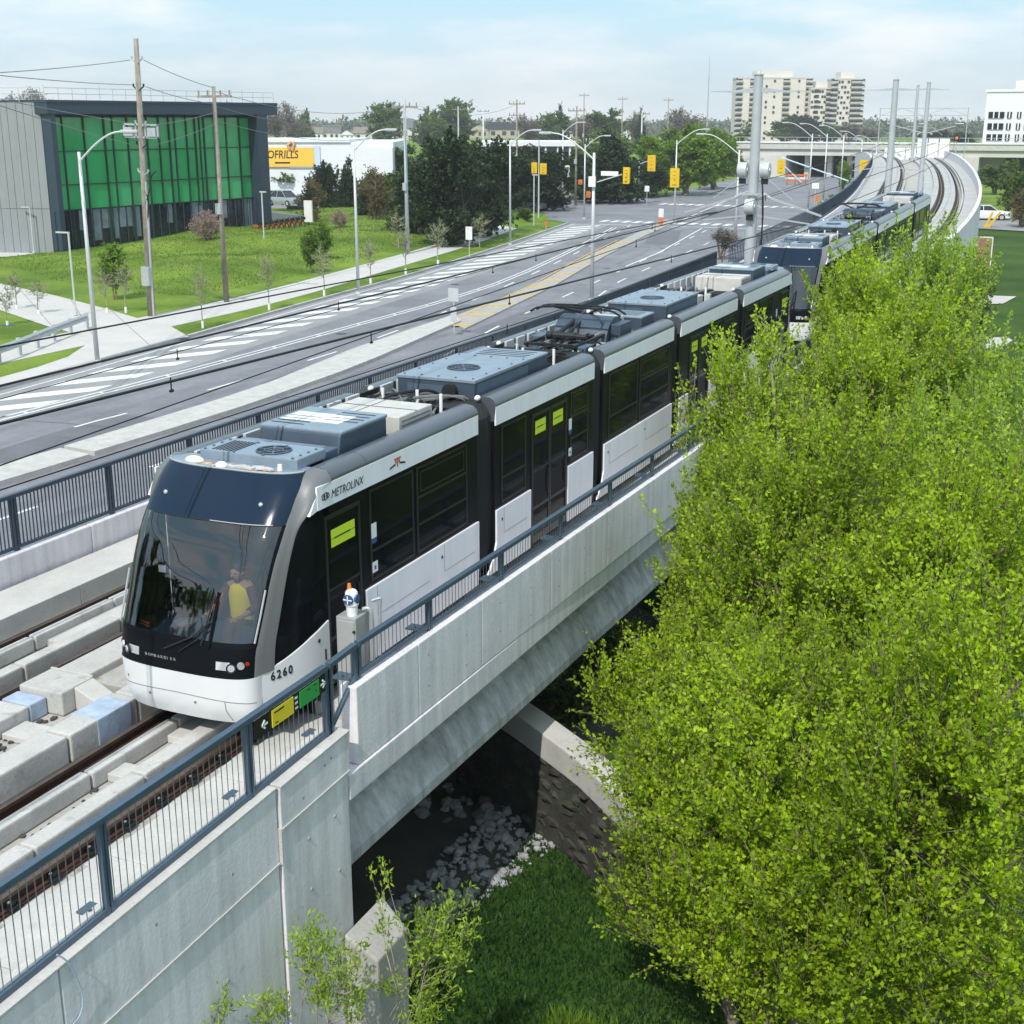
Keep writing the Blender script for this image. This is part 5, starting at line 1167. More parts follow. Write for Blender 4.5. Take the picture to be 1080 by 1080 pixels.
light_pole(378, 310, 152, (1, .35, 0), 2.3, 'aluminium street light on the grass verge, between plaza and dark pines', .12)
light_pole(538, 258, 148, (1, .3, 0), 2.3, 'aluminium street light on the verge end beside the dark pines', .12)
l4, P4, H4 = light_pole(624, 318, 161, (-1, -.15, 0), 3.0, 'thick aluminium street light rising behind the pantograph, arm reaching left', .15)
l5, P5, H5 = light_pole(775, 262, 158, (-1, -.1, 0), 3.4, 'aluminium street light just left of the nearest catenary pole', .14)
for bx, by, ty, lb in [(852, 222, 141, 'first of the street lights right of the road before the overpass'), (868, 213, 141, 'second street light in the row before the overpass'), (886, 205, 142, 'third street light in the row before the overpass, near the green sapling'), (906, 197, 147, 'fourth street light in the row, close to the overpass'), (922, 191, 151, 'last street light in the row, at the viaduct edge')]:
    light_pole(bx, by, ty, (-1, -.05, 0), 3.4, lb, .13)
light_pole(593, 219, 137, (1, .3, 0), 2.4, 'slim street light behind the junction pavement with an arm to the right', .12)
light_pole(616, 231, 152, (1, .3, 0), 2.4, 'slim street light at the junction corner beside the pale sign box', .12)
light_pole(711, 236, 148, (1, .3, 0), 3.0, 'street light on the tip of the median by the crosswalk', .12)
for bx, by, ty, lb in [(80, 332, 246, 'short slim post light with a side arm by the plaza path'), (36, 267, 219, 'tiny post light in front of the grey end wall')]:
    p = gp(bx, by, -3.8); h = zat(ty, bx, p) + 3.8; o = empty('path_light', p, lb, 'path light', 'slim path lights'); MB().tube([(0, 0, 0), (0, 0, h)], .06, 8).build('post', 'aluminium', o); MB().box(-.95, .06, -.06, .06, h, h + .09).build('lamp_head', 'aluminium', o); MB().cyl((0, 0, 0), (0, 0, .2), .13, n=8).build('base_flange', 'aluminium', o)
for bx, by, ty, lb in [(279, 262, 203, 'thin pale lamp post by the right end of the green building'), (563, 238, 185, 'thin post on the junction pavement')]:
    p = gp(bx, by, -3.8); h = zat(ty, bx, p) + 3.8; o = empty('path_light', p, lb, 'path light', 'slim path lights'); MB().tube([(0, 0, 0), (0, 0, h)], .07, 8).build('post', 'aluminium', o); MB().box(-.2, .5, -.08, .08, h, h + .12).build('lamp_head', 'aluminium', o)
# utility poles
UP = []
def utility_pole(bx, by, ty, label, kind=0, m='wood_pole', r=.19, z=-3.9):
    p = gp(bx, by, z); h = zat(ty, bx, p) - z; o = empty('utility_pole', p, label, 'utility pole', 'wooden utility poles')
    MB().tube([(0, 0, 0), (0, 0, h)], r, 10, r * .6).build('shaft', m, o, smooth=True)
    att = []
    if kind == 0:
        for q, dz in enumerate((1.35, 2.9, 5.0, 6.2, 7.8)):
            for s in (-1, 1):
                if dz < h - 2:
                    b = Vector((s * .1, s * -.06, h - dz)); e = Vector((s * .62, s * -.3, h - dz + .22)); mb = MB(); mb.tube([b, e], .045, 6); mb.tube([e, e + Vector((0, 0, .15))], .06, 6); mb.build('insulator', 'black_steel' if q % 2 else 'pole_grey', o); att.append(p + e + Vector((0, 0, .15)))
        mb = MB()
        for zz in (.655, .70): mb.box(-1.3, 1.3, -.06, .06, h * zz, h * zz + .1)
        for s in (-1, 1):
            mb.box(s * .85 - .3, s * .85 + .3, -.14, .14, h * .662, h * .693)
            for x in (.35, 1.25): mb.box(s * x - .05, s * x + .05, -.06, .06, h * .655, h * .705)
        mb.build('equipment_frame', 'pole_grey', o)
        mb = MB(); mb.box(-.28, .28, -.42, -.17, h * .12, h * .19); mb.build('meter_box', 'galvanised', o)
        mb = MB(); mb.tube([(.22, -.08, 0), (.2, -.08, h * .5)], .07, 8); mb.build('conduit', 'galvanised', o)
        mb = MB(); mb.tube(smooth_line([(.1, -.1, h * .42), (.5, -.1, h * .47), (.6, -.1, h * .52), (1.0, -.1, h * .54)], 2), .05, 6); mb.tube([(-.2, -.1, h * .5), (.35, -.1, h * .44), (.2, -.1, h * .36)], .05, 6); mb.build('drop_cable', 'cable', o)
    else:
        ca = MB(); 
        for q in range(kind): ca.box(-1.3, 1.3, -.06, .06, h - .7 - q * 1.6, h - .55 - q * 1.6)
        for q in range(kind):
            for x in (-1.2, -.5, .5, 1.2): ca.cyl((x, 0, h - .55 - q * 1.6), (x, 0, h - .25 - q * 1.6), .06, n=6); att.append(p + Vector((x, 0, h - .25 - q * 1.6)))
        ca.build('crossarm', 'wood_pole', o)
        mb = MB(); mb.box(-.2, .2, -.35, -.12, h * .42, h * .47); mb.build('equipment_box', 'galvanised', o)
    if kind == 0: o.rotation_euler = (0, R(1.4), 0)
    UP.append((p + (Vector((.34, 0, 0)) if kind == 0 else Vector((0, 0, 0))), h, att)); return o
utility_pole(160, 334, 41, 'tallest wooden utility pole with many insulators, beside the plaza', 0, r=.24)
utility_pole(239, 319, 91, 'plain wooden utility pole on the lawn in front of the green glass', 1)
utility_pole(430, 268, 105, 'grey utility pole left of the dark pines', 1, 'pole_grey', .2)
utility_pole(545, 212, 105, 'utility pole with two crossarms behind the dark pines', 2)
utility_pole(607, 216, 112, 'wooden utility pole at the junction corner', 1)
utility_pole(675, 205, 116, 'utility pole before the bright green trees', 1, 'pole_grey')
utility_pole(615, 178, 98, 'thin distant utility pole above the dark spruce', 1)
utility_pole(655, 176, 102, 'thin distant utility pole right of the white gabled house', 1)
utility_pole(703, 176, 103, 'thin distant utility pole above the bright green trees', 1)
utility_pole(484, 190, 112, 'distant pale pole above the pine crown', 1, 'pole_grey')
utility_pole(510, 190, 114, 'distant white pole between the pines', 1, 'aluminium')
def span(a, b, sag, label, r=.02):
    pts = [a.lerp(b, t / 12) - Vector((0, 0, sag * 4 * (t / 12) * (1 - t / 12))) for t in range(13)]
    tag(MB().tube(pts, r, 5).build('power_line', 'cable_grey'), label, 'power line', 'power lines between the utility poles')
p1, h1, a1 = UP[0]; p2, h2, a2 = UP[1]; p3, h3, a3 = UP[2]
for k, (z0, py_, lb) in enumerate([(-1.2, 73, 'topmost power line running left from the tallest pole'), (-2.6, 76, 'second power line running left from the tallest pole'), (-4.8, 101, 'third power line running left from the tallest pole'), (-6.1, 108, 'lowest power line running left from the tallest pole')]):
    st_ = p1 + Vector((-.5, 0, h1 + z0)); en = yp(0, py_, 46); span(st_, st_ + (en - st_) * 1.6, .15, lb)
for k, lb in enumerate(['uppermost power line sloping down from the tallest pole to the plain pole', 'second power line sloping down from the tallest pole', 'third power line sloping down from the tallest pole', 'lowest power line sloping down from the tallest pole']):
    span(p1 + Vector((.5, 0, h1 - (1.2, 2.7, 4.9, 6.1)[k])), p2 + Vector((0, 0, h2 - (.1, 1.1, 1.6, 2.3)[k])), .12, lb)
for k, lb in enumerate(['upper power line passing over the store to the grey pole', 'middle power line passing over the store', 'lower power line passing over the store']):
    span(p2 + Vector((0, 0, h2 - .3 - .9 * k)), p3 + Vector((0, 0, h3 - .5 - 1.1 * k)), 1.0, lb)
for k in range(2): span(p3 + Vector((0, 0, h3 - .5 - k)), UP[3][0] + Vector((0, 0, UP[3][1] - .6 - 1.5 * k)), 1.2, ['upper power line over the dark pines', 'lower power line over the dark pines'][k])

# ---------------------------------------------------------------- traffic signals and signs
def head(c, lens=False, w_=.45, h_=1.15, label='', m='signal_yellow'):
    o = empty('traffic_signal', c, label, 'traffic light', 'yellow traffic signals at the junction', math.pi)
    mb = MB(); mb.box(-w_, w_, -.17, .17, -h_, h_); mb.build('housing', m, o, bevel=.05)
    mb = MB(); mb.box(-w_ - .05, w_ + .05, .171, .20, -h_ - .05, h_ + .05); mb.build('backboard', m, o)
    mb = MB(); mb.box(-w_ * .55, w_ * .55, .2, .26, -h_ * .82, h_ * .82); mb.box(-w_ * .2, w_ * .2, .26, .34, -.1, .1); mb.build('rear_cover', m, o, bevel=.03)
    mb = MB()
    for zz in (-.9, -.3, .3, .9): mb.box(-w_ * .35, w_ * .35, .261, .266, h_ * zz * .8 - .02, h_ * zz * .8 + .02)
    mb.build('rear_slot', 'sign_black', o)
    for k in range(3):
        mb = MB(); z = h_ * .62 - k * h_ * .62; mb.cyl((0, -.172, z), (0, -.19, z), w_ * .55, n=14); l_ = mb.build('lens', 'red_lens' if k == 0 else ('amber' if k == 1 else 'window_dark'), o)
        mb = MB(); mb.tube([(math.cos(a) * w_ * .6, -.27, z + math.sin(a) * w_ * .6) for a in [math.pi * q / 8 for q in range(9)]], .03, 4); mb.build('visor', m, l_)
    return o
def facing(px, py, p, back=False):   # head standing at the same range as ground point p
    return yp(px, py, p.y)
def sig_pole(bx, by, ty, label, arm=None, r=.10):
    p = gp(bx, by, RZ); h = zat(ty, bx, p) - RZ; o = empty('signal_pole', p, label, 'signal pole', 'poles carrying traffic signals')
    MB().tube([(0, 0, 0), (0, 0, h)], r, 8, r * .8).build('shaft', 'aluminium', o); MB().cyl((0, 0, 0), (0, 0, .25), r * 1.8, n=8).build('base_flange', 'aluminium', o)
    if arm:
        e = yp(arm[0], arm[1], p.y) - p; MB().tube(smooth_line([(0, 0, e.z - .5), Vector((e.x * .5, 0, e.z - .15)), e], 2), .06, 6).build('arm', 'aluminium', o)
    return p
head(facing(661.5, 185, P4 + Vector((0, 0, 0))), True, .17, .48, 'yellow signal on the mast arm of the thick street light')
mb = MB(); a, b = yp(630, 192, P4.y), yp(656, 184, P4.y); mb.tube([a, b], .04, 6); tag(mb.build('mast_arm', 'aluminium', None), 'slim aluminium arm holding the yellow signal and the white name blade', 'mast arm')
a, b = yp(634, 180.5, P4.y), yp(652, 185.5, P4.y); tag(MB().box(a.x, b.x, P4.y - .02, P4.y + .02, b.z, a.z).build('street_sign', 'white_paint'), 'long white street name blade on the mast arm', 'sign')
a, b = yp(622.5, 186, P4.y), yp(629.5, 197, P4.y); tag(MB().box(a.x, b.x, P4.y - .35, P4.y - .16, b.z, a.z).build('control_box', 'white_paint', bevel=.03), 'white box strapped to the thick street light', 'box')
q = sig_pole(673, 214, 170, 'signal pole across the junction before the bright trees', (684, 170)); head(facing(687.5, 172, q), True, .55, 1.1, 'yellow signal seen against the bright green trees')
q = gp(711, 236); head(facing(712, 187.5, q), True, .5, 1.05, 'large yellow signal on the median street light by the crosswalk')
q = sig_pole(568, 232, 148, 'signal pole on the left junction corner with a signal on each side'); head(facing(564, 177, q), True, .30, .60, 'left of the pair of yellow signals at the junction corner'); head(facing(573.5, 178, q), True, .36, .60, 'right of the pair of yellow signals at the junction corner')
q = gp(593, 219); head(facing(598, 181, q), True, .36, .8, 'pale signal facing the side street on the slim light pole', 'road_white'); head(facing(587, 203, q), True, .4, .42, 'squat yellow pedestrian signal left of the slim light pole')
q = gp(616, 231); head(facing(621, 205, q), True, .2, .34, 'small orange pedestrian signal at the junction corner', 'signal_orange'); head(facing(612.5, 192, q), True, .2, .24, 'small orange signal left of the junction corner post', 'signal_orange')
q = gp(852, 222); head(facing(824, 176, q), True, .45, .95, 'yellow signal in front of the overpass abutment'); head(facing(911, 178, q), True, .5, 1.1, 'yellow signal in the dark overpass opening'); head(facing(922, 187, q), True, .6, .6, 'squat yellow signal beside the viaduct wall')
mb = MB(); a, b, c2 = yp(824, 166, q.y), yp(895, 191, q.y), yp(824, 172, q.y); mb.tube([a, b], .09, 6); mb.tube([c2, yp(845, 192, q.y)], .07, 6); tag(mb.build('mast_arm', 'store_blue'), 'pale blue braced mast arm in front of the overpass', 'mast arm')
def sign(bx, by, plates, label, m='white_paint', z=RZ, post='aluminium', txt=None):
    p = gp(bx, by, z); tops = [zat(pl[1], bx, p) - z for pl in plates]; o = empty('road_sign', p, label, 'sign', 'road signs on thin posts')
    MB().tube([(0, 0, 0), (0, 0, max(tops))], .035, 6).build('post', post, o); s = math.hypot(p.x - CAMX, p.y) / FPX
    for (w_, y0, y1, mm) in plates:
        z0, z1 = zat(y1, bx, p) - z, zat(y0, bx, p) - z; mb = MB(); mb.box(-w_ * s / 2, w_ * s / 2, -.06, -.035, z0, z1); mb.build('plate', mm, o, bevel=.01)
    return o
sign(479, 351, [(12, 304, 318, 'insulator'), (7, 324, 339, 'insulator')], 'two pale grey sign plates seen from behind at the end of the concrete median', z=-3.82)
sign(495, 271, [(7.5, 239, 253, 'road_white')], 'white plate sign on the verge edge beside the sidewalk', z=-3.88)
sign(697, 238, [(5.5, 220, 229, 'road_white'), (5.5, 230, 233.5, 'signal_orange'), (5, 234.5, 237, 'signal_orange')], 'white keep-right sign over an orange hazard board on the median tip', z=-3.9)
sign(682, 216, [(5, 196, 202, 'road_white')], 'small white sign beyond the crosswalk', z=-3.88)
sign(858, 232, [(7, 193, 199, 'white_paint')], 'white board on a post right of the far crosswalk')
sign(576, 243, [(4, 234, 238, 'signal_orange')], 'small orange marker on the verge end', z=-3.88)
sign(860, 238, [(4, 206, 213, 'signal_orange')], 'orange diamond sign by the tramway wall', z=-3.9)
sign(885, 218, [(5, 206, 212, 'signal_orange')], 'orange construction sign near the green bushes', z=-3.9)
for bx, w_, lb in [(834, 12, 'left orange and white barricade below the overpass'), (846, 10, 'right orange and white barricade below the overpass')]:
    p = gp(bx, 195, RZ); s = math.hypot(p.x - CAMX, p.y) / FPX; o = empty('barricade', p, lb, 'barricade', 'orange construction barricades')
    for k in range(3): MB().box(-w_ * s / 2, w_ * s / 2, -.04, .04, .5 + k * .55, .85 + k * .55).build('board', 'signal_orange' if k != 1 else 'road_white', o)
    for sg_ in (-1, 1): MB().box(sg_ * w_ * s * .35 - .05, sg_ * w_ * s * .35 + .05, -.3, .3, 0, 2.0).build('leg', 'wood_pole', o)
# steel guard rail by the plaza
gpx = [(-45, 397), (0, 384), (30, 372), (60, 359), (92, 347)]
gl = resample(smooth_line(PL(gpx, KZ), 2), 1.2); go = empty('guard_rail', gl[0], 'grey steel crash barrier curving round the end of the plaza grass', 'guard rail')
prof_ = [(.0, .38), (.05, .43), (-.03, .52), (.05, .61), (.0, .68), (-.02, .68), (.03, .61), (-.05, .52), (.03, .43), (-.02, .38)]
mb = MB(); rr = []
for i, p in enumerate(gl):
    t = (gl[min(i + 1, len(gl) - 1)] - gl[max(i - 1, 0)]).normalized(); n2 = Vector((t.y, -t.x, 0)); rr.append([p + n2 * (a * 1.6 + .1) + Vector((0, 0, b * 1.35)) for a, b in prof_])
mb.loft(rr); o = mb.build('beam', 'galvanised'); o.parent = go; o.matrix_parent_inverse = Matrix.Translation(-gl[0])
for p in gl[1::2]:
    o = MB().box(-.08, .08, -.1, .1, 0, .95).build('post', 'insulator', go); o.location = p - gl[0]
# ---------------------------------------------------------------- cars
def car(p, rz, paint, label, sc_=1.0, suv=False, wdark='window_dark'):
    o = empty('parked_car', p, label, 'car', 'cars in view beyond the road', rz); o.scale = (sc_, sc_, sc_); H = 1.62 if suv else 1.44
    sec = [(-2.2, .35, .62, .80), (-2.1, .25, .86, .86), (-1.2, .22, .95, .90), (.0, .22, .96, .91), (1.2, .22, .95, .91), (2.0, .25, .93, .88), (2.2, .36, .80, .82)]
    mb = MB(); mb.loft([[(-w_, y, z0), (w_, y, z0), (w_ * 1.0, y, z1 - .2), (w_ * .93, y, z1), (-w_ * .93, y, z1), (-w_, y, z1 - .2)] for y, z0, z1, w_ in sec]); b = mb.build('body', paint, o, smooth=40, bevel=.03)
    mb = MB(); mb.loft([[(-.80, -1.05 if not suv else -1.2, .94), (.80, -1.05 if not suv else -1.2, .94), (.82, 1.75 if not suv else 2.05, .94), (-.82, 1.75 if not suv else 2.05, .94)], [(-.62, -.3, H - .05), (.62, -.3, H - .05), (.64, 1.0 if not suv else 1.75, H - .05), (-.64, 1.0 if not suv else 1.75, H - .05)]]); mb.build('windows', wdark, o, bevel=.02)
    mb = MB(); mb.box(-.62, .62, -.34, 1.04 if not suv else 1.8, H - .055, H); mb.build('roof', paint, o, bevel=.03)
    for s in (-1, 1):
        mb = MB()
        for (y0, y1) in ((-1.0, -.28), (.38, .42), (1.72, 1.02)): mb.bar((s * .82, y0 + .02, .95), (s * .645, y1, H - .03), .03, .03)
        mb.build('window_pillar', paint, o)
        for y in (-1.35, 1.35):
            w2 = MB().cyl((s * .72, y, .33), (s * .95, y, .33), .33, n=16).build('wheel', 'tyre', o); MB().cyl((s * .952, y, .33), (s * .96, y, .33), .2, n=10).build('rim', 'galvanised', w2)
        MB().box(s * .45, s * .82, -2.21, -2.13, .66, .78).build('headlight', 'lamp_glass', b); MB().box(s * .5, s * .85, 2.15, 2.21, .68, .80).build('tail_light', 'red_lens', b)
    return o
car(gp(301, 217, -3.4), R(75), 'car_silver', 'silver SUV parked behind the right end of the green building', 1.25, True)
car(gp(366, 216, -3.9), R(80), 'car_white', 'white car parked left of the dark pines', 1.2)
car(gp(374, 221, -3.9), R(70), 'car_red', 'red car half hidden by the shrub near the white car', 1.2)
car(gp(555, 222, -3.95), R(85), 'car_silver', 'silver car waiting in the side street behind the utility pole', 1.2)
car(gp(432, 222, -3.9), R(88), 'car_white', 'white van-like car glimpsed under the dark pines', 1.3, True)
car(gp(1040, 232, -4.0), R(100), 'car_white', 'white car on the lane right of the viaduct', 1.25)
# ---------------------------------------------------------------- recreation centre
BZ = -3.86
A_ = gp(57, 267, BZ); B_ = gp(268, 246, BZ); zt = zat(108, 41, gp(57, 267, BZ))
ub = (B_ - A_).normalized(); nb = Vector((ub.y, -ub.x, 0)); Lb = (B_ - A_).length
rcn = empty('recreation_centre', A_, 'modern two-storey building with a green glass front under a dark roof edge', 'building')
def bp(u, n, z): return A_ + ub * u + nb * n + Vector((0, 0, z - BZ))
def bpart(mb, nm, m, par=None, **k):
    o = mb.build(nm, m, **k); o.parent = par or rcn; o.matrix_parent_inverse = Matrix.Translation(-A_) ; return o
def bbox(u0, u1, n0, n1, z0, z1): return MB().hexa([bp(u0, n0, z0), bp(u1, n0, z0), bp(u1, n1, z0), bp(u0, n1, z0)], [bp(u0, n0, z1), bp(u1, n0, z1), bp(u1, n1, z1), bp(u0, n1, z1)])
# end wall of tall grey panels (facing the road)
W0 = gp(0, 266.5, BZ); uw = (W0 - A_).normalized(); Lw = 9.0; nw = Vector((uw.y, -uw.x, 0)); nw = nw if nw.dot(Vector((CAMX, 0, 0)) - A_) > 0 else -nw
hz = zt - BZ; zj = BZ + hz * .30
cols = [0, .75, 1.6, 2.25, 3.1, 3.75, 4.6, 5.5]
for i in range(len(cols) - 1):
    for (z0, z1) in ((BZ, zj - .02), (zj + .02, zt)):
        a, b = A_ + uw * (cols[i] + .018), A_ + uw * (cols[i + 1] - .018); th = -nw * .3
        mb = MB(); mb.loft([[Vector((p.x, p.y, z0)) for p in (a, b, b + th, a + th)], [Vector((p.x, p.y, z1)) for p in (a, b, b + th, a + th)]]); bpart(mb, 'wall_panel', 'building_grey')
mb = MB(); a, b = A_ + uw * 5.5 - nw * 3, A_ + uw * 14 - nw * 3
mb.loft([[Vector((p.x, p.y, BZ)) for p in (a, b, b - nw * 6, a - nw * 6)], [Vector((p.x, p.y, BZ + 4.5)) for p in (a, b, b - nw * 6, a - nw * 6)]]); bpart(mb, 'side_wing', 'grey_glass')
over = 1.25
bpart(bbox(-.25, Lb + 3.2, -16, over, zt - 1.0, zt), 'roof_edge', 'building_dark', bevel=.03)
bpart(bbox(-.30, Lb + 3.25, -16.1, over + .06, zt, zt + .22), 'roof_cap', 'building_dark')
bpart(bbox(.05, .6, -.5, over - .05, BZ, zt - 1.0), 'end_fin', 'building_dark')
bpart(bbox(Lb + .1, Lb + 1.6, -4.0, over - .05, BZ, zt - 1.0), 'end_fin', 'building_dark')
bpart(bbox(.3, Lb + .3, -15, -.25, BZ, zt - 1.0), 'core_wall', 'building_dark')
zg0 = BZ + hz * .285; zr = [zg0, BZ + hz * .455, BZ + hz * .68, zt - 1.25]
us = [.6] + [Lb * (x - 50) / 218 for x in (68, 88, 108, 116, 131, 144, 151, 164, 175, 181, 194, 204, 209, 214, 227, 240, 256)] + [Lb + .08]
gi = 0
for i in range(len(us) - 1):
    for j in range(3):
        gi += 1; bpart(bbox(us[i] + .03, us[i + 1] - .03, -.20, -.02 - .03 * ((i * 7 + j * 3) % 3), zr[j] + .03, zr[j + 1] - .03), 'glass_panel', 'green_glass' if (i * 5 + j * 3) % 4 else 'green_glass_pale')
    if i: bpart(bbox(us[i] - .07, us[i] + .07, -.1, .10, BZ + .1 if i % 2 else zg0 - .4, zt - 1.02), 'fin', 'mullion')
for z in zr[:3]: bpart(bbox(.6, Lb + .08, -.15, .06, z - .05, z + .03), 'transom', 'mullion')
rg_ = random.Random(2); u = .7
while u < Lb - .2:
    w_ = rg_.uniform(.45, .95); bpart(bbox(u, min(u + w_, Lb), -.22, -.05, BZ + hz * (.14 if rg_.random() < .6 else .06), zg0 - .1), 'clerestory_pane', 'grey_glass' if rg_.random() < .6 else 'window_dark'); u += w_ + .12
u = .7
while u < Lb - .2:
    w_ = rg_.uniform(.8, 1.3); bpart(bbox(u, min(u + w_, Lb), -.22, -.06, BZ + .12, BZ + hz * .135), 'ground_pane', 'window_dark'); u += w_ + .1
for k in range(26):
    u = Lb * k / 25; bpart(bbox(u - .035, u + .035, .55, .62, BZ, zg0 - .05), 'screen_post', 'building_dark')
# roof guard rail
for zz in (.75, 1.25): bpart(MB().tube([bp(-.2, over - .3, zt + zz), bp(Lb + 3, over - .3, zt + zz)], .035, 5), 'roof_rail', 'insulator'); bpart(MB().tube([A_ + uw * 0 - nw * .3 + Vector((0, 0, zt + zz - BZ)), A_ + uw * 9 - nw * .3 + Vector((0, 0, zt + zz - BZ))], .035, 5), 'roof_rail', 'insulator')
for k in range(20):
    u = -.2 + (Lb + 3.2) * k / 19; bpart(MB().tube([bp(u, over - .3, zt + .2), bp(u, over - .3, zt + 1.25 + (.25 if k % 4 == 0 else 0))], .03, 5), 'roof_rail_post', 'insulator')
for k in range(5):
    p = A_ + uw * (2 * k) - nw * .3; bpart(MB().tube([p + Vector((0, 0, zt - BZ)), p + Vector((0, 0, zt + 1.25 - BZ))], .03, 5), 'roof_rail_post', 'insulator')
# pale low wall by the bikes
mb = MB(); a, b = gp(270, 243, -3.7), gp(328, 237, -3.7); d = Vector((-.2, .9, 0)); hL, hR = zat(222, 270, a) + 3.7, .9
mb.loft([[a, b, b + d, a + d], [a + Vector((0, 0, hL)), b + Vector((0, 0, hR)), b + d + Vector((0, 0, hR)), a + d + Vector((0, 0, hL))]]); tag(mb.build('ramp_wall', 'concrete_far'), 'pale sloping concrete wall behind the rental bicycles', 'wall')
# rental bicycles in their dock
bk = None
def make_bike():
    o = empty('bicycle', (0, 0, 0), 'rust red rental bicycle parked in the dock by the green building', 'bicycle', 'rental bicycles in the dock')
    for y in (-.52, .52):
        MB().tube([(0, y + .34 * math.cos(a), .34 + .34 * math.sin(a)) for a in [6.284 * q / 16 for q in range(17)]], .035, 5).build('wheel', 'tyre', o)
    mb = MB(); mb.tube([(0, .52, .34), (0, .1, .36), (0, -.38, .85), (0, -.52, .34)], .035, 6); mb.tube([(0, .1, .36), (0, .22, .85)], .03, 6); mb.tube([(0, .52, .34), (0, .2, .75), (0, -.36, .72)], .03, 6); mb.box(-.05, .05, .2, .75, .62, .78); mb.build('frame', 'bike_red', o)
    MB().tube([(-.28, -.30, 1.06), (0, -.40, 1.0), (.28, -.30, 1.06)], .02, 5).build('handlebar', 'black_steel', o); MB().ell((0, .24, .92), .08, .14, .05, 8, 6).build('saddle', 'black_steel', o)
    MB().box(-.16, .16, -.72, -.44, .78, 1.0).build('basket', 'black_steel', o); return o
bk = make_bike()
for k in range(9):
    o = bk if k == 0 else copy_tree(bk)
    o['label'] = ['leftmost', 'second', 'third', 'fourth', 'fifth', 'sixth', 'seventh', 'eighth', 'rightmost'][k] + ' of the rust red rental bicycles in the dock' + (', counted from the left' if 0 < k < 8 else '')
    p = gp(272 + k * 5.6, 247.5 - k * .85, -3.5); o.location = p; o.rotation_euler = (0, 0, R(62)); o.scale = (1.25, 1.25, 1.25)
p = gp(326, 240, -3.5); o = empty('dock_terminal', p, 'white board and dark shelter at the end of the bicycle dock', 'kiosk'); MB().box(-.5, .5, -.1, .1, .6, 2.9).build('panel', 'white_paint', o); MB().box(-2.6, -.7, -.3, .3, 1.9, 2.3).build('canopy', 'sign_black', o); MB().box(-.05, .05, -.05, .05, 0, .6).build('leg', 'sign_black', o)

# ---------------------------------------------------------------- store, pavilion, houses, towers, overpass
def face_building(name, label, cat, px0, px1, ytop, ybase, depth, m, z=-3.9, group=None):
    a, b = gp(px0, ybase, z), gp(px1, ybase, z); h = zat(ytop, px0, a) - z; o = empty(name, a, label, cat, group); u = (b - a); L = u.length; u.normalize(); n = Vector((-u.y, u.x, 0)); n = n if n.y > 0 else -n
    o.rotation_euler = (0, 0, math.atan2(u.y, u.x)); MB().box(0, L, 0, depth, 0, h).build('wall', m, o); return o, L, h
st, L, h = face_building('store', 'long white supermarket with a yellow name board', 'store', 240, 416, 150, 206, 30, 'store_white'); k = L / 176
MB().box(-.2, L * .745, -.3, 30, h, h + .35).build('parapet', 'store_white', st); MB().box(L * .38, L * .565, -.25, -.02, h * .52, h * .93).build('wall_panel', 'store_blue', st)
ys0, ys1 = h * (206 - 183.5) / 56, h * (206 - 155.5) / 56
s0 = MB().box(k * 30, k * 93, -.35, -.01, ys0 + h * .14, ys1).build('name_board', 'store_yellow', st)
lettering('NOFRILLS', 1.75, (k * 37, -.37, ys0 + h * .30), (1, 0, 0), (0, 0, 1), 'sign_black', s0, shear=.12, bold=.02, wid=.80)
MB().box(k * 52, k * 68, -.37, -.355, ys0 + h * .20, ys0 + h * .23).build('underline', 'sign_black', s0)
MB().tube([(k * 71, -.4, ys1 - .5 + .0), (k * 73, -.4, ys1 + .55), (k * 70, -.4, ys1 + .8), (k * 66.5, -.4, ys1 + .4), (k * 68, -.4, ys1 - .3)], .28, 6).build('emblem', 'tape_orange', s0)
MB().box(L * .60, L * .63, -.3, 0, 0, h * .45).build('door', 'brick_red', st); MB().box(L * .78, L, -1.5, -.01, 0, h * .90).build('side_block', 'white_cladding', st)
pv, L, h = face_building('pavilion', 'flat white roofed pavilion glimpsed between the dark pines', 'building', 512, 600, 154, 205, 12, 'building_grey')
MB().box(-1, L + 1, -2.5, 15, h, h + .7).build('roof', 'white_cladding', pv)
for q in range(14): MB().box(L * (q + .15) / 14, L * (q + .8) / 14, -.1, .05, h * .5, h * .88).build('window', 'window_dark', pv)
for q in range(8): MB().box(L * q / 7 - .15, L * q / 7 + .15, -2.2, -1.9, 0, h).build('column', 'white_cladding', pv)
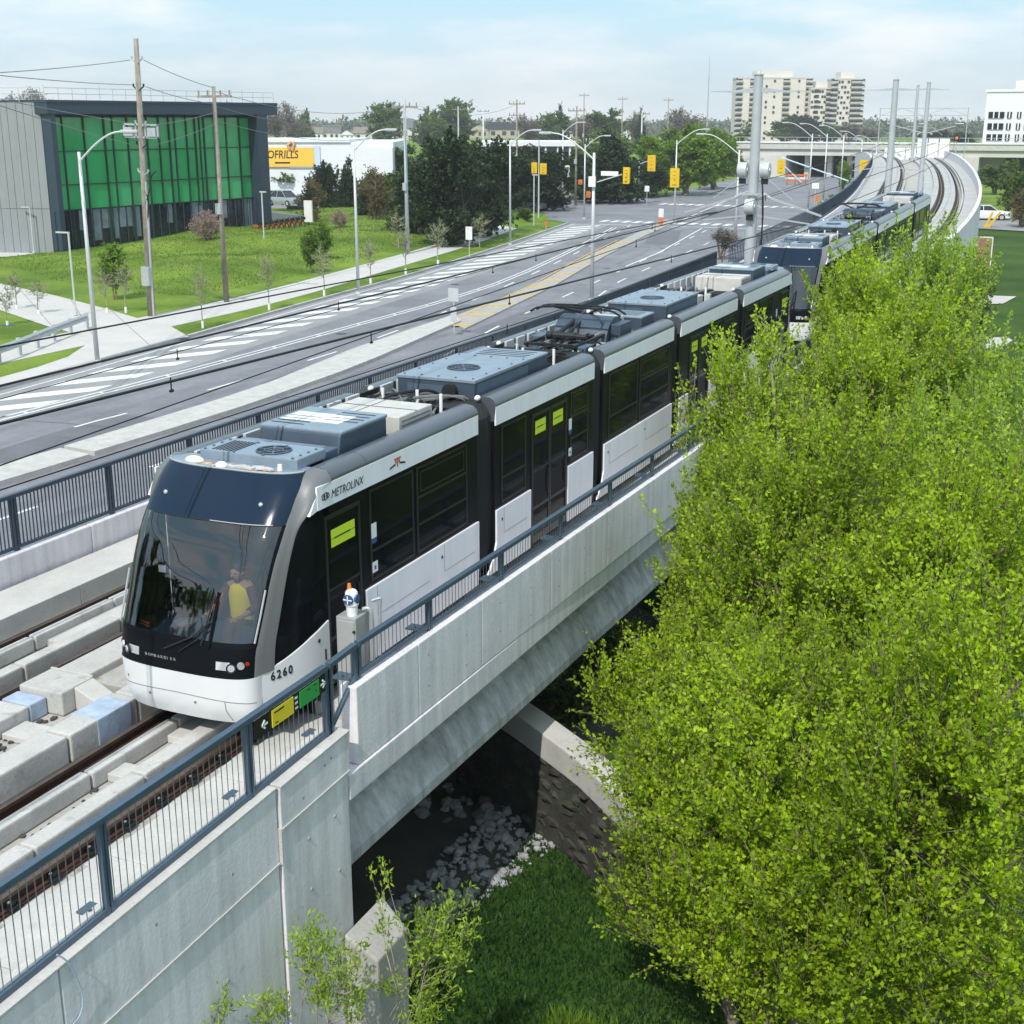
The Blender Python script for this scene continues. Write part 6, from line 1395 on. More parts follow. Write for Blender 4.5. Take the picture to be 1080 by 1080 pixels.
def house(px, yb, w_px, yroof, label, wall='house_wall', roof='roof_shingle', gable=True):
    p = gp(px, yb, -4.2); s = math.hypot(p.x - CAMX, p.y) / FPX; w_ = w_px * s; h = (yb - yroof) * s; o = empty('house', p, label, 'house', 'houses on the far hill'); o.rotation_euler = (0, 0, R(20)); d = w_ * .7; e = h * .55
    MB().box(-w_ / 2, w_ / 2, 0, d, -2, e).build('wall', wall, o)
    if gable == 'front':
        MB().loft([[(-w_ * .54, -.4, e), (w_ * .54, -.4, e), (0, -.4, h)], [(-w_ * .54, d + .4, e), (w_ * .54, d + .4, e), (0, d + .4, h)]]).build('roof', roof, o); MB().poly([(-w_ * .46, -.42, e), (w_ * .46, -.42, e), (0, -.42, h * .95)]).build('gable', wall, o)
    else: MB().loft([[(-w_ * .55, -.6, e), (-w_ * .55, d + .6, e), (-w_ * .5, d / 2, h)], [(w_ * .55, -.6, e), (w_ * .55, d + .6, e), (w_ * .5, d / 2, h)]]).build('roof', roof, o)
    for q in (-.28, .05, .3): f = MB().box(w_ * q - w_ * .06, w_ * q + w_ * .06, -.12, .1, e * .35, e * .8).build('window', 'window_dark', o)
    MB().box(w_ * .2, w_ * .26, d * .4, d * .5, e, h * 1.12).build('chimney', 'brick_red', o); return o
for a in [(309, 149, 19, 134, 'white house with a gable end above the store board', 'white_cladding', 'roof_shingle', 'front'), (331, 149, 18, 135, 'small white house right of the gabled one, beside a dark bush', 'white_cladding', 'roof_brown'), (349, 149, 20, 133.5, 'grey roofed house behind the store roof', 'house_wall', 'roof_shingle'), (366, 149, 17, 138, 'low white house behind the white end of the store', 'white_cladding', 'roof_shingle', 'front'), (386, 149, 27, 135, 'brown roofed house above the store side block', 'house_wall', 'roof_brown'), (417, 148, 34, 127, 'large grey two-storey house left of the grey utility pole', 'house_wall', 'roof_shingle'), (448, 148, 20, 134, 'dark grey roofed house just right of the grey utility pole', 'house_wall', 'roof_shingle'), (478, 146, 32, 131, 'tan house below the big dark green tree', 'house_tan', 'roof_brown'), (505, 146, 20, 132, 'pale tan house right of the tan one', 'house_tan', 'roof_brown', 'front'), (530, 146, 34, 130, 'wide house with a near black roof', 'house_tan', 'tyre'), (604, 146, 14, 136, 'white house between the junction poles', 'white_cladding', 'roof_shingle', 'front'), (622, 148, 12, 138, 'small white house above the spruce', 'white_cladding', 'roof_brown', 'front'), (662, 147, 12, 137, 'white gabled house left of the bright green trees', 'white_cladding', 'roof_shingle', 'front'), (800, 146, 24, 137, 'low white house below the left tower', 'white_cladding', 'roof_brown')]: house(*a)
def tower(px0, px1, ytop, label, strips, ybase=139, fl=13, dep=18):
    a, b = gp(px0, ybase, -6), gp(px1, ybase, -6); a.z = b.z = -6
    D = 760 / math.hypot(a.x - CAMX, a.y); a = Vector((CAMX + (a.x - CAMX) * D, a.y * D, -6)); b = Vector((CAMX + (b.x - CAMX) * D, b.y * D, -6)); h = zat(ytop, px0, a) + 6
    u = b - a; L = u.length; o = empty('apartment_tower', a, label, 'tower block', 'apartment towers'); o.rotation_euler = (0, 0, math.atan2(u.y, u.x))
    MB().box(0, L, 0, dep, 0, h).build('wall', 'tower_wall', o); MB().box(L * .25, L * .75, 3, dep - 3, h, h + 4).build('roof_plant', 'tower_wall', o); MB().box(-.2, L + .2, -.2, dep, h, h + .8).build('parapet', 'concrete_far', o)
    wme = MB().box(-1.1, 1.1, -.3, .05, 0, 1.5).mesh('window', 'window_dark'); bme = MB().box(-1.9, 1.9, -1.2, -.02, 0, .9).mesh('balcony', 'tower_shade')
    for f in range(fl):
        z = h * (f + .35) / fl
        for (x, kind) in strips:
            q = link('window' if kind else 'balcony', wme if kind else bme, o); q.location = (L * x, 0, z)
            if not kind: q2 = link('balcony_opening', wme, o); q2.location = (L * x, .0, z + 1.0); q2.scale = (1.6, .5, .7)
        for x in [.06 + .11 * i for i in range(9)]:
            if all(abs(x - s_[0]) > .06 for s_ in strips) and (f * 5 + int(x * 100)) % 3: q = link('window', wme, o); q.location = (L * x, 0, z); q.scale = (.5, 1, .8)
    return o
tower(776, 853, 83, 'broad beige apartment tower behind the nearest catenary pole', [(.21, 0), (.66, 0), (.97, 0), (.02, 0)])
tower(853, 877, 94, 'lower recessed middle tower block between the two taller ones', [(.25, 1), (.8, 0)], fl=11)
tower(877, 906, 84, 'narrow pale apartment tower, rightmost of the towers', [(.0, 0), (.72, 0), (.97, 0)])
MB_ = MB(); p = gp(745, 150, -4); hh = zat(60, 745, p); MB_.tube([p, Vector((p.x, p.y, hh * .75))], .45, 6, .3); MB_.tube([Vector((p.x, p.y, hh * .75)), Vector((p.x, p.y, hh))], .2, 5, .1); tag(MB_.build('radio_mast', 'pole_grey'), 'very thin tall radio mast on the skyline left of the towers', 'mast')
# white office block on the right
OY = 300; a, b = yp(1034, 170, OY), yp(1150, 170, OY); zt_, zb_ = yp(1040, 97, OY).z, -4
of = empty('office_block', (a.x, OY, zb_), 'white office block with rows of dark windows at the right edge', 'building'); Lo = b.x - a.x; ho = zt_ - zb_
MB().box(0, Lo, 0, 25, 0, ho).build('wall', 'white_cladding', of); MB().box(Lo * .25, Lo * .6, 3, 15, ho, ho + 2.2).build('roof_plant', 'white_cladding', of); MB().box(-.2, Lo, -.25, 25, ho, ho + .5).build('parapet', 'white_cladding', of)
sx_ = Lo / 116
for (x0, x1) in ((4, 21), (24, 29), (34.5, 39), (43, 62), (66, 72), (78, 96)):
    for (y0, y1) in ((118, 124.5), (130, 136.5), (141.5, 148), (154, 160)):
        f = MB().box(x0 * sx_, x1 * sx_, -.25, .05, yp(1040, y1, OY).z - zb_, yp(1040, y0, OY).z - zb_).build('window', 'window_dark', of)
        for q in range(1, max(2, int((x1 - x0) / 5))): xx = lerp(x0, x1, q / max(2, int((x1 - x0) / 5))) * sx_; MB().box(xx - .12, xx + .12, -.3, -.24, yp(1040, y1, OY).z - zb_, yp(1040, y0, OY).z - zb_).build('mullion', 'white_cladding', f)
# overpass
VY = 292; xl, xr = yp(722, 155, VY).x, yp(1034, 155, VY).x; z1_, z0_ = yp(860, 149.5, VY).z, yp(860, 164, VY).z
ov = empty('overpass', ((xl + xr) / 2, VY, -4), 'pale concrete road overpass crossing behind the junction', 'bridge')
def ovp(mb, nm, m, **k): o = mb.build(nm, m, **k); o.parent = ov; o.matrix_parent_inverse = Matrix.Translation(-Vector(ov.location)); return o
xa1, xb0 = yp(829, 170, VY).x, yp(944, 170, VY).x
ovp(MB().box(xl, xr + 20, VY, VY + 14, z0_, z0_ + 1.3), 'girder', 'concrete_far'); ovp(MB().box(xl, xr + 20, VY - .5, VY - .0, z0_ + 1.3, z1_ - .3), 'parapet', 'concrete_light'); ovp(MB().box(xl, xr + 20, VY - .7, VY - .2, z1_ - .3, z1_), 'coping', 'white_cladding')
ovp(MB().box(yp(779, 170, VY).x, xa1, VY - .4, VY + 14, -4.2, z0_), 'abutment', 'concrete_far'); ovp(MB().box(xb0, xr, VY - .4, VY + 14, -4.2, z0_), 'abutment', 'concrete_far')
for px_ in (848, 872, 893, 917): x = yp(px_, 170, VY).x; ovp(MB().box(x - .5, x + .5, VY + 3, VY + 5, -4.2, z0_), 'pier', 'concrete_far')
ovp(MB().box(xa1, xb0, VY + 12, VY + 13, -4.2, z0_ - .2), 'back_wall', 'soil')
for k in range(30): x = lerp(xl, xr + 10, k / 29); ovp(MB().box(x - .05, x + .05, VY - .4, VY - .3, z1_, z1_ + .9), 'rail_post', 'galvanised')
ovp(MB().box(xl, xr + 10, VY - .4, VY - .3, z1_ + .85, z1_ + .95), 'handrail', 'galvanised')
# portal and hoardings at the top of the viaduct
pt = at_y(196, cst(-2.0)); o = empty('portal_hoarding', pt, 'white hoarding panels across the top of the viaduct', 'hoarding')
for k in range(6):
    x = -3.6 + k * 1.45; MB().box(x, x + 1.3, -.1, .1, -.3, 2.6 if k > 2 else 1.3).build('panel', 'white_paint', o)
pt = at_y(186, cst(-2.0)); o = empty('wire_gantry', pt, 'thin grey gantry frame carrying wires over both tracks', 'gantry')
mb = MB()
for x in (-5.0, 6.0): mb.tube([(x, 0, -.5), (x, 0, 6.6)], .06, 6)
mb.tube([(-5.0, 0, 6.5), (6.0, 0, 6.5)], .04, 5); mb.tube([(-5.0, 0, 5.6), (6.0, 0, 5.6)], .04, 5)
for k in range(4): mb.tube([(-5.0 + k * 2.75, 0, 6.5 if k % 2 else 5.6), (-2.25 + k * 2.75, 0, 5.6 if k % 2 else 6.5)], .025, 4)
mb.build('frame', 'pole_grey', o)
for x in (-3.5, .5, 5): MB().tube([(x, 0, 5.6), (x - .5, 0, 4.6), (x + .6, 0, 4.6)], .05, 5).build('bracket', 'galvanised', o)
pt = at_y(188, lambda v: 3.0); o = empty('track_signal', pt + Vector((0, 0, -.2)), 'small black track signal with an orange light at the top of the viaduct', 'signal'); MB().cyl((0, 0, 0), (0, 0, 3.0), .06, n=6).build('post', 'pole_grey', o); MB().box(-.35, .35, -.2, .2, 2.6, 3.3).build('housing', 'sign_black', o); MB().cyl((0, -.25, 3.0), (0, -.2, 3.0), .2, n=10).build('lens', 'amber', o)
# right-hand service lane, fence frame, yellow barrier, path pieces
struct(MB().poly([p + Vector((0, 0, .05)) for p in PL([(1010, 240), (1110, 246), (1110, 229), (1020, 229)], -4.0)]), 'service_lane', 'asphalt_pale', 'short grey service lane right of the viaduct')
for px_, lb in (([(1030, 322), (1058, 321), (1072, 313.5), (1030, 312)], 'pale worn path strip on the right lawn, the farther one'), ([(1020, 372), (1046, 373), (1068, 360), (1062, 356), (1022, 359)], 'pale worn path strip on the right lawn, the nearer one')):
    struct(MB().poly([p + Vector((0, 0, .06)) for p in PL(px_, -4.05)]), 'footpath', 'pavement', lb)
p = gp(1028, 285, -4.05); o = empty('pipe_frame', p, 'pale rectangular pipe frame on the grass below the viaduct', 'frame'); s = math.hypot(p.x - CAMX, p.y) / FPX; hh = zat(250, 1028, p) + 4.05
mb = MB()
for x in (-20, 14): mb.cyl((x * s, 0, 0), (x * s, 0, hh), .05, n=6)
mb.cyl((-20 * s, 0, hh), (14 * s, 0, hh), .05, n=6); mb.cyl((-20 * s, 0, .05), (14 * s, 0, .05), .06, n=6); mb.build('pipe', 'white_paint', o)
tag(MB().box(p.x - 21 * s, p.x + 12 * s, p.y + 1.2, p.y + 1.5, -4.3, -4.05 + hh * .95).build('block_wall', 'brick_red'), 'reddish low wall behind the pipe frame', 'wall')
p = gp(1041, 240, -4.0); o = empty('barrier', p, 'bright yellow lane barrier with two slanting arms', 'barrier'); s = math.hypot(p.x - CAMX, p.y) / FPX
MB().box(-3 * s, 3 * s, -.2, .2, 0, 2.5 * s).build('base', 'signal_yellow', o)
for x0, x1 in ((-1, 4), (2, 11)): MB().bar((x0 * s, 0, 2 * s), (x1 * s, 0, 15 * s), .12, .12).build('arm', 'signal_yellow', o)
# ---------------------------------------------------------------- creek bed under the bridge
cb_ = MB(); nx_, ny_ = 26, 30
def bedz(x, y): return -4.60 + .34 * mnoise.noise(Vector((x * .5, y * .5, 2))) + .12 * mnoise.noise(Vector((x * 1.7, y * 1.7, 5))) + max(0, (-1 - x)) * .22 - max(0, x - 1.7) * .5
gr = [[(lerp(-8, 2.5, i / nx_), lerp(12.9, 33, j / ny_), bedz(lerp(-8, 2.5, i / nx_), lerp(12.9, 33, j / ny_)) + .02) for i in range(nx_ + 1)] for j in range(ny_ + 1)]
for j in range(ny_):
    for i in range(nx_): cb_.quad(gr[j][i], gr[j][i + 1], gr[j + 1][i + 1], gr[j + 1][i])
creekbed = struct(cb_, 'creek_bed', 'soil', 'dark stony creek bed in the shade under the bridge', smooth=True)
stones = []; rs = random.Random(9)
for k in range(7):
    bm = bmesh.new(); bmesh.ops.create_icosphere(bm, subdivisions=1, radius=1)
    for v in bm.verts: v.co *= rs.uniform(.72, 1.12)
    bmesh.ops.scale(bm, vec=(1, rs.uniform(.7, 1), rs.uniform(.5, .75)), verts=bm.verts); me = bpy.data.meshes.new('stone'); bm.to_mesh(me); bm.free(); me.materials.append(M['stone' if k < 5 else 'stone_warm']); stones.append(me)
rubble = []
for k in range(3): me = stones[k].copy(); me.materials.clear(); me.materials.append(M['masonry']); rubble.append(me)
cnt = 0
while cnt < 290:
    if cnt < 225:
        px_, py_ = rs.uniform(400, 625), rs.uniform(800, 985); cen = 985 - (px_ - 400) * .74
        if abs(py_ - cen) > 40: continue
        size = rs.uniform(.06, .16); me = stones[rs.randrange(5)]
    else:
        px_, py_ = rs.uniform(420, 590), rs.uniform(790, 870); size = rs.uniform(.08, .24); me = stones[rs.randrange(7)]
    p = gp(px_, py_, -4.5)
    if p.y < 13.3 or p.x > 3.4: continue
    zz = max(bedz(p.x, p.y) if p.x < 2.5 else -9, -4.05 + creek(p.x, p.y))
    o = link('stone', me, creekbed); o.location = (p.x, p.y, zz + size * .3); o.scale = (size,) * 3; o.rotation_euler = (rs.uniform(-.4, .4), rs.uniform(-.4, .4), rs.uniform(0, 6.28)); cnt += 1
bm = bmesh.new(); bmesh.ops.create_icosphere(bm, subdivisions=1, radius=1); ico_v = np.array([v.co for v in bm.verts]); ico_f = [[v.index for v in f.verts] for f in bm.faces]; bm.free()
mb = MB(); rgv = np.random.default_rng(3)
for _ in range(4200):
    px_, py_ = rs.uniform(380, 640), rs.uniform(780, 1010); cen = 985 - (px_ - 400) * .74
    if abs(py_ - cen) > 40 + rs.uniform(-14, 6): continue
    p = gp(px_, py_, -4.5); s_ = rs.uniform(.022, .06); zz = max(bedz(p.x, p.y) if p.x < 2.5 else -9, -4.05 + creek(p.x, p.y)); k0 = len(mb.v)
    mb.v += [tuple(v) for v in ico_v * rgv.uniform(.7, 1.15, (len(ico_v), 1)) * np.array([s_, s_ * rs.uniform(.6, 1), s_ * .6]) + np.array([p.x, p.y, zz + s_ * .3])]; mb.f += [tuple(i + k0 for i in f) for f in ico_f]; mb.mi += [0] * len(ico_f)
tag(mb.build('gravel', 'stone'), 'small grey gravel between the creek stones', kind='stuff')
# creek side wall: rough face coloured dark for the bridge's shade, pale top that falls toward the right
w0, w1, w2 = xp(535, 752, 1.1), gp(610, 800, -2.55), gp(700, 885, -2.75)
cw = empty('creek_wall', w1, 'old rough creek wall with a pale concrete top, running from under the bridge into the trees', 'wall')
tops = [gp(480, 712, -2.4), gp(545, 752, -2.45), w1, w2, gp(760, 940, -2.9)]; tl = resample(tops, .45); o2 = offset(tl, -.42)
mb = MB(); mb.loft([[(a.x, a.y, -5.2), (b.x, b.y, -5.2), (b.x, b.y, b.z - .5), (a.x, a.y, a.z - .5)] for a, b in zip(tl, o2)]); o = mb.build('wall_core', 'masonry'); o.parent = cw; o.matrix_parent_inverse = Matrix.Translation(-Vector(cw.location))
o3, o4 = offset(tl, .04), offset(tl, -.46); mb = MB(); mb.loft([[(a.x, a.y, a.z - .498), (b.x, b.y, b.z - .498), (b.x, b.y, b.z), (a.x, a.y, a.z)] for a, b in zip(o3, o4)]); o = mb.build('wall_cap', 'concrete_light', bevel=.03); o.parent = cw; o.matrix_parent_inverse = Matrix.Translation(-Vector(cw.location))
rq = random.Random(21)
for k in range(len(tl) - 1):
    a, b = tl[k], tl[k + 1]; d = (b - a); n_o = Vector((d.y, -d.x, 0)).normalized()
    for r_ in range(9):
        c = a.lerp(b, rq.uniform(.2, .8)); c.z = a.z - .60 - r_ * .20 + rq.uniform(-.05, .05); c = c + n_o * rq.uniform(-.10, -.03)
        q = link('stone', rubble[rq.randrange(3)], cw); q.matrix_parent_inverse = Matrix.Translation(-Vector(cw.location)); q.location = c; q.scale = (rq.uniform(.22, .34), rq.uniform(.12, .18), rq.uniform(.13, .2)); q.rotation_euler = (rq.uniform(-.3, .3), rq.uniform(-.3, .3), math.atan2(d.y, d.x) + rq.uniform(-.4, .4))
# ---------------------------------------------------------------- vegetation
def leaf_mesh(name, P, D, size, m, rng, asp=.55, jit=.7, lean=(.25, -.55, 1.0)):
    """P: points (n,3); D: preferred direction; one folded two-triangle leaf each"""
    n = len(P); u = D + rng.normal(0, jit, (n, 3)); u /= np.linalg.norm(u, axis=1)[:, None] + 1e-9
    r = rng.normal(0, 1, (n, 3)) + np.array(lean); v = np.cross(u, r); v /= np.linalg.norm(v, axis=1)[:, None] + 1e-9
    s = (size * rng.uniform(.6, 1.3, n))[:, None]; w_ = np.cross(u, v) * s * .12
    V = np.empty((n, 4, 3)); V[:, 0] = P; V[:, 1] = P + u * s * .5 + v * s * asp * .5 + w_; V[:, 2] = P + u * s; V[:, 3] = P + u * s * .5 - v * s * asp * .5 + w_
    me = bpy.data.meshes.new(name); me.vertices.add(n * 4); me.vertices.foreach_set('co', V.reshape(-1).astype(np.float32)); me.loops.add(n * 4); me.loops.foreach_set('vertex_index', np.arange(n * 4, dtype=np.int32)); me.polygons.add(n)
    me.polygons.foreach_set('loop_start', np.arange(0, n * 4, 4, dtype=np.int32)); me.polygons.foreach_set('loop_total', np.full(n, 4, dtype=np.int32)); me.materials.append(M[m]); me.update(calc_edges=True); return me
def branch_pts(a, b, n, rng, wob, lift):
    t = np.linspace(0, 1, n)[:, None]; mid = (a + b) / 2 + rng.normal(0, wob, 3) + np.array([0, 0, lift]); return a * (1 - t) ** 2 + 2 * mid * t * (1 - t) + b * t ** 2
def grow(seed, blobs, base, r0, n_limb, n_twig, n_leaf, leaf, twl, leafm='leaf_spring', barkm='bark', up=.5, limb_r=.05, forks=3, twig_r=.007, stem_top=.35, jit=.7, asp=.6, shoots=0, shoot_l=1.2):
    """blobs: ellipsoids (cx,cy,cz,rx,ry,rz,weight). Limbs run from the stems to points in the blobs, twigs sprout there, leaves line the twigs."""
    rng = np.random.default_rng(seed); mb = MB(); base = np.array(base, float); wts = np.array([b[6] for b in blobs], float); wts /= wts.sum()
    cen = sum(w_ * np.array(b[:3]) for w_, b in zip(wts, blobs)); stems = []
    for f in range(forks):
        b = blobs[int(rng.choice(len(blobs), p=wts))]; e = np.array(b[:3]) + rng.normal(0, .25, 3) * np.array(b[3:6]); e[2] = b[2] + b[5] * stem_top
        s = branch_pts(base + rng.normal(0, r0 * .6, 3) * [1, 1, 0], e, 9, rng, .25, .3); stems.append(s); mb.tube([Vector(p) for p in s], r0 * rng.uniform(.6, 1), 8, r0 * .22)
    Ps, Ds = [], []
    for k in range(n_limb):
        b = blobs[int(rng.choice(len(blobs), p=wts))]; d = rng.normal(0, 1, 3); d /= np.linalg.norm(d); rad = rng.uniform(.35, 1) ** .45
        e = np.array(b[:3]) + d * rad * np.array(b[3:6]); s = stems[int(np.argmin([np.min(np.linalg.norm(q - e, axis=1)) for q in stems]))]
        i = int(np.clip(np.argmin(np.linalg.norm(s - (e - [0, 0, .35 * np.linalg.norm(e - cen)]), axis=1)), 2, 8)); L = branch_pts(s[i], e, 7, rng, .12, .1); r_ = limb_r * rng.uniform(.5, 1)
        mb.tube([Vector(p) for p in L], r_, 5, r_ * .25)
        for q in range(n_twig):
            a = L[int(rng.integers(2, 7))]; dd = rng.normal(0, .6, 3) + (e - s[i]) / (np.linalg.norm(e - s[i]) + .01) * .6 + np.array([0, 0, up]); dd /= np.linalg.norm(dd); l_ = twl * rng.uniform(.5, 1.25); tip = a + dd * l_
            if twig_r: mb.tube([Vector(a), Vector(a + dd * l_ * .5 + rng.normal(0, .02, 3)), Vector(tip)], twig_r, 3, twig_r * .5)
            t = rng.uniform(.12, 1.02, n_leaf)[:, None]; Ps.append(a + dd * l_ * t + rng.normal(0, .035, (n_leaf, 3))); Ds.append(np.repeat(dd[None], n_leaf, 0) * .7)
    for q in range(shoots):
        b = blobs[int(rng.choice(len(blobs), p=wts))]; d = rng.normal(0, 1, 3) + [0, 0, .35]; d /= np.linalg.norm(d); a = np.array(b[:3]) + d * np.array(b[3:6]) * rng.uniform(.6, .95); l_ = shoot_l * rng.uniform(.5, 1.2)
        dd = np.array([0, 0, 1.0]) + rng.normal(0, .22, 3) + d * [.25, .25, 0]; dd /= np.linalg.norm(dd); mid = a + dd * l_ * .5 + rng.normal(0, .05, 3); tip = a + dd * l_; mb.tube([Vector(a), Vector(mid), Vector(tip)], twig_r * 1.2, 3, twig_r * .4)
        k_ = int(n_leaf * 1.8 * l_); t = rng.uniform(0, 1.0, k_)[:, None]; off_ = rng.normal(0, .085, (k_, 3)) * (1.15 - t); Ps.append(a + dd * l_ * t + off_); Ds.append(np.repeat(dd[None], k_, 0) * .9)
    P, D = np.concatenate(Ps), np.concatenate(Ds)
    return mb, leaf_mesh('crown', P, D, leaf, leafm, rng, asp, jit)
def tree(name, label, cat, group=None, base=(0, 0, 0), barkm='bark', **k):
    mb, crown = grow(base=base, barkm=barkm, **k); o = empty(name, base, label, cat, group)
    for nm, me in (('trunk', mb.mesh('trunk', barkm, smooth=True)), ('crown', crown)):
        q = link(nm, me, o); q.matrix_parent_inverse = Matrix.Translation(-Vector(base))
    return o
def Bl(px, py, Y, rx, rz, w_=1.0, ry=None):
    p = yp(px, py, Y); return (p.x, p.y, p.z, rx, ry or rx, rz, w_)
# big spring tree in the foreground, right
tree('leafy_tree', 'largest bright green tree, filling the lower right in front of the creek wall', 'tree', 'bright green trees beside the bridge', base=(7.6, 14.6, -4.6), seed=1,
     blobs=[Bl(900, 840, 15.5, 2.0, 2.0, 1.5), Bl(1010, 900, 14.5, 1.8, 1.9, 1.2), Bl(790, 800, 16.5, 1.5, 1.5, 1.0), Bl(730, 880, 15.8, 1.0, 1.0, .55), Bl(850, 980, 14.5, 1.6, 1.2, .8), Bl(760, 960, 14.8, .9, .9, .35), Bl(960, 1050, 13.8, 1.6, 1.1, .8), Bl(1040, 760, 15.0, 1.3, 1.6, .7), Bl(690, 835, 16.3, .55, .7, .22), Bl(675, 965, 15.4, .42, .6, .14)],
     r0=.15, n_limb=560, n_twig=8, n_leaf=30, leaf=.070, twl=.72, limb_r=.018, forks=6, up=1.15, shoots=520, shoot_l=1.1)
tree('leafy_tree', 'second bright green tree, its crown meeting the bridge parapet', 'tree', 'bright green trees beside the bridge', base=(6.6, 22.5, -4.6), seed=2,
     blobs=[Bl(830, 640, 21, 1.9, 1.8, 1.3), Bl(900, 560, 22.5, 2.0, 2.0, 1.3), Bl(770, 580, 22.5, 1.0, 1.4, .7), Bl(960, 680, 20, 1.9, 1.8, 1.1), Bl(1030, 620, 20, 1.4, 2.0, .8), Bl(735, 640, 22, .55, .9, .28), Bl(690, 745, 20.4, .9, .75, .36), Bl(655, 760, 19.8, .55, .5, .15), Bl(745, 720, 19.8, .9, 1.0, .5)],
     r0=.15, n_limb=500, n_twig=8, n_leaf=28, leaf=.076, twl=.78, limb_r=.018, forks=6, up=1.2, shoots=520, shoot_l=1.2)
tree('leafy_tree', 'slender bright green tree with tall shoots over the bridge railing', 'tree', 'bright green trees beside the bridge', base=(4.6, 29, -4.6), seed=3,
     blobs=[Bl(778, 445, 29, .6, 1.2, .8), Bl(764, 400, 29.5, .22, .85, .2), Bl(808, 395, 30, .25, 1.0, .2), Bl(762, 505, 28, .8, .95, .7), Bl(800, 445, 30.5, .6, 1.3, .5), Bl(840, 440, 32, .7, 1.3, .5), Bl(728, 465, 28.5, .24, .8, .14), Bl(735, 530, 27, .5, .8, .3), Bl(815, 480, 30, .7, .9, .5)],
     r0=.09, n_limb=110, n_twig=6, n_leaf=22, leaf=.092, twl=.75, limb_r=.018, forks=7, up=1.2, stem_top=1.0, shoots=120, shoot_l=1.3, barkm='bark_pale')
tree('leafy_tree', 'tall pointed bright green tree in front of the rear tram', 'tree', 'bright green trees beside the bridge', base=(5.2, 36, -4.5), seed=4,
     blobs=[Bl(893, 365, 36, .75, 1.6, 1.0), Bl(903, 312, 37, .42, .9, .3), Bl(872, 345, 36.5, .35, .9, .2), Bl(868, 430, 34, .9, 1.2, .8), Bl(912, 440, 33, 1.5, 1.8, 1.2), Bl(955, 390, 35, 1.3, 1.5, 1.0), Bl(925, 350, 36, .7, 1.2, .5), Bl(845, 490, 32, 1.0, 1.2, .7)],
     r0=.13, n_limb=300, n_twig=7, n_leaf=24, leaf=.10, twl=.85, limb_r=.022, forks=6, up=1.1, stem_top=.9, shoots=300, shoot_l=1.5, barkm='bark_pale')
tree('leafy_tree', 'paler bright green tree at the right, beside the dark lawn', 'tree', 'bright green trees beside the bridge', base=(9.5, 38, -4.3), seed=5,
     blobs=[Bl(985, 330, 43, 1.5, 1.9, 1.0), Bl(1005, 300, 46, 1.2, 1.3, .6), Bl(960, 310, 44, 1.0, 1.4, .6), Bl(1010, 440, 36, 1.7, 1.7, 1.0), Bl(1060, 480, 32, 1.5, 1.7, .9), Bl(990, 520, 30, 1.6, 1.5, .9), Bl(1075, 560, 27, 1.2, 1.8, .7)],
     r0=.13, n_limb=320, n_twig=7, n_leaf=24, leaf=.105, twl=.85, limb_r=.022, forks=6, up=1.0, stem_top=.8, shoots=300, shoot_l=1.5, barkm='bark_pale', leafm='leaf_willow')
# willow shrubs at the foot of the wall
for k, (lb, bs, bl, nl) in enumerate([('tall yellow-green willow shrub at the corner of the footing block', (3.1, 11.9, -5.0), [Bl(465, 1020, 12.2, .26, .75, 1), Bl(440, 1060, 11.8, .32, .45, .7), Bl(402, 935, 13.0, .14, .55, .3), Bl(488, 985, 12.6, .12, .5, .25)], 75),
    ('willow shrub with thin upright shoots in front of the retaining wall', (2.95, 10.8, -5.2), [Bl(335, 1030, 11.2, .22, .55, 1), Bl(290, 1075, 11.0, .25, .3, .6), Bl(370, 1050, 11.3, .18, .5, .5)], 60),
    ('small grey-green willow shoot low on the wall at the bottom edge', (2.8, 9.4, -5.4), [Bl(185, 1075, 9.9, .16, .30, 1), Bl(235, 1085, 10.1, .14, .25, .6)], 18)]):
    tree('willow_shrub', lb, 'shrub', 'willow shrubs by the wall', base=bs, seed=20 + k, blobs=bl, r0=.016, n_limb=int(nl * .5), n_twig=4, n_leaf=16, leaf=.075, twl=.34, leafm='leaf_willow', barkm='bark_pale', up=1.3, limb_r=.010, forks=6, twig_r=.003, stem_top=.9, asp=.32, jit=.55)
for k, (lb, px_, py_, Y, s_) in enumerate([('dark leafy bush in the shade under the bridge', 610, 735, 25.5, 1.0), ('green bush at the far mouth of the bridge', 655, 700, 28, 1.1)]):
    p = yp(px_, py_, Y); tree('bush', lb, 'shrub', 'bushes under the bridge', base=(p.x, p.y + .2, -4.5), seed=30 + k, blobs=[(p.x, p.y, p.z, s_, s_, s_ * .9, 1)], r0=.04, n_limb=60, n_twig=5, n_leaf=18, leaf=.11, twl=.5, leafm='leaf_mid', limb_r=.015, forks=4)
# grass tufts on the bank below the bridge
rng = np.random.default_rng(77); n = 42000; X_ = rng.uniform(.6, 7.5, n); Y_ = rng.uniform(12.8, 23.5, n); Z_ = np.array([-4.07 + creek(a, b) for a, b in zip(X_, Y_)])
fwv, rtv, upv = np.array(_fw), np.array(_rt), np.array(_up); qv = np.stack([X_ - CAMX, Y_, Z_ - CAMZ], 1); dep = qv @ fwv; pxv, pyv = 540 + FPX * (qv @ rtv) / dep, 540 - FPX * (qv @ upv) / dep
keep = pyv > 985 - (pxv - 400) * .74 + 12 + rng.normal(0, 7, n) + 8 * np.sin(X_ * 5); P = np.stack([X_, Y_, Z_], 1)[keep]
tag(link('grass', leaf_mesh('grass', P, np.tile([0, 0, 1.0], (len(P), 1)), .13, 'grass_shaded', rng, .16, .35)), 'green grass on the creek bank beside the gravel, coloured dark for shade', kind='stuff')
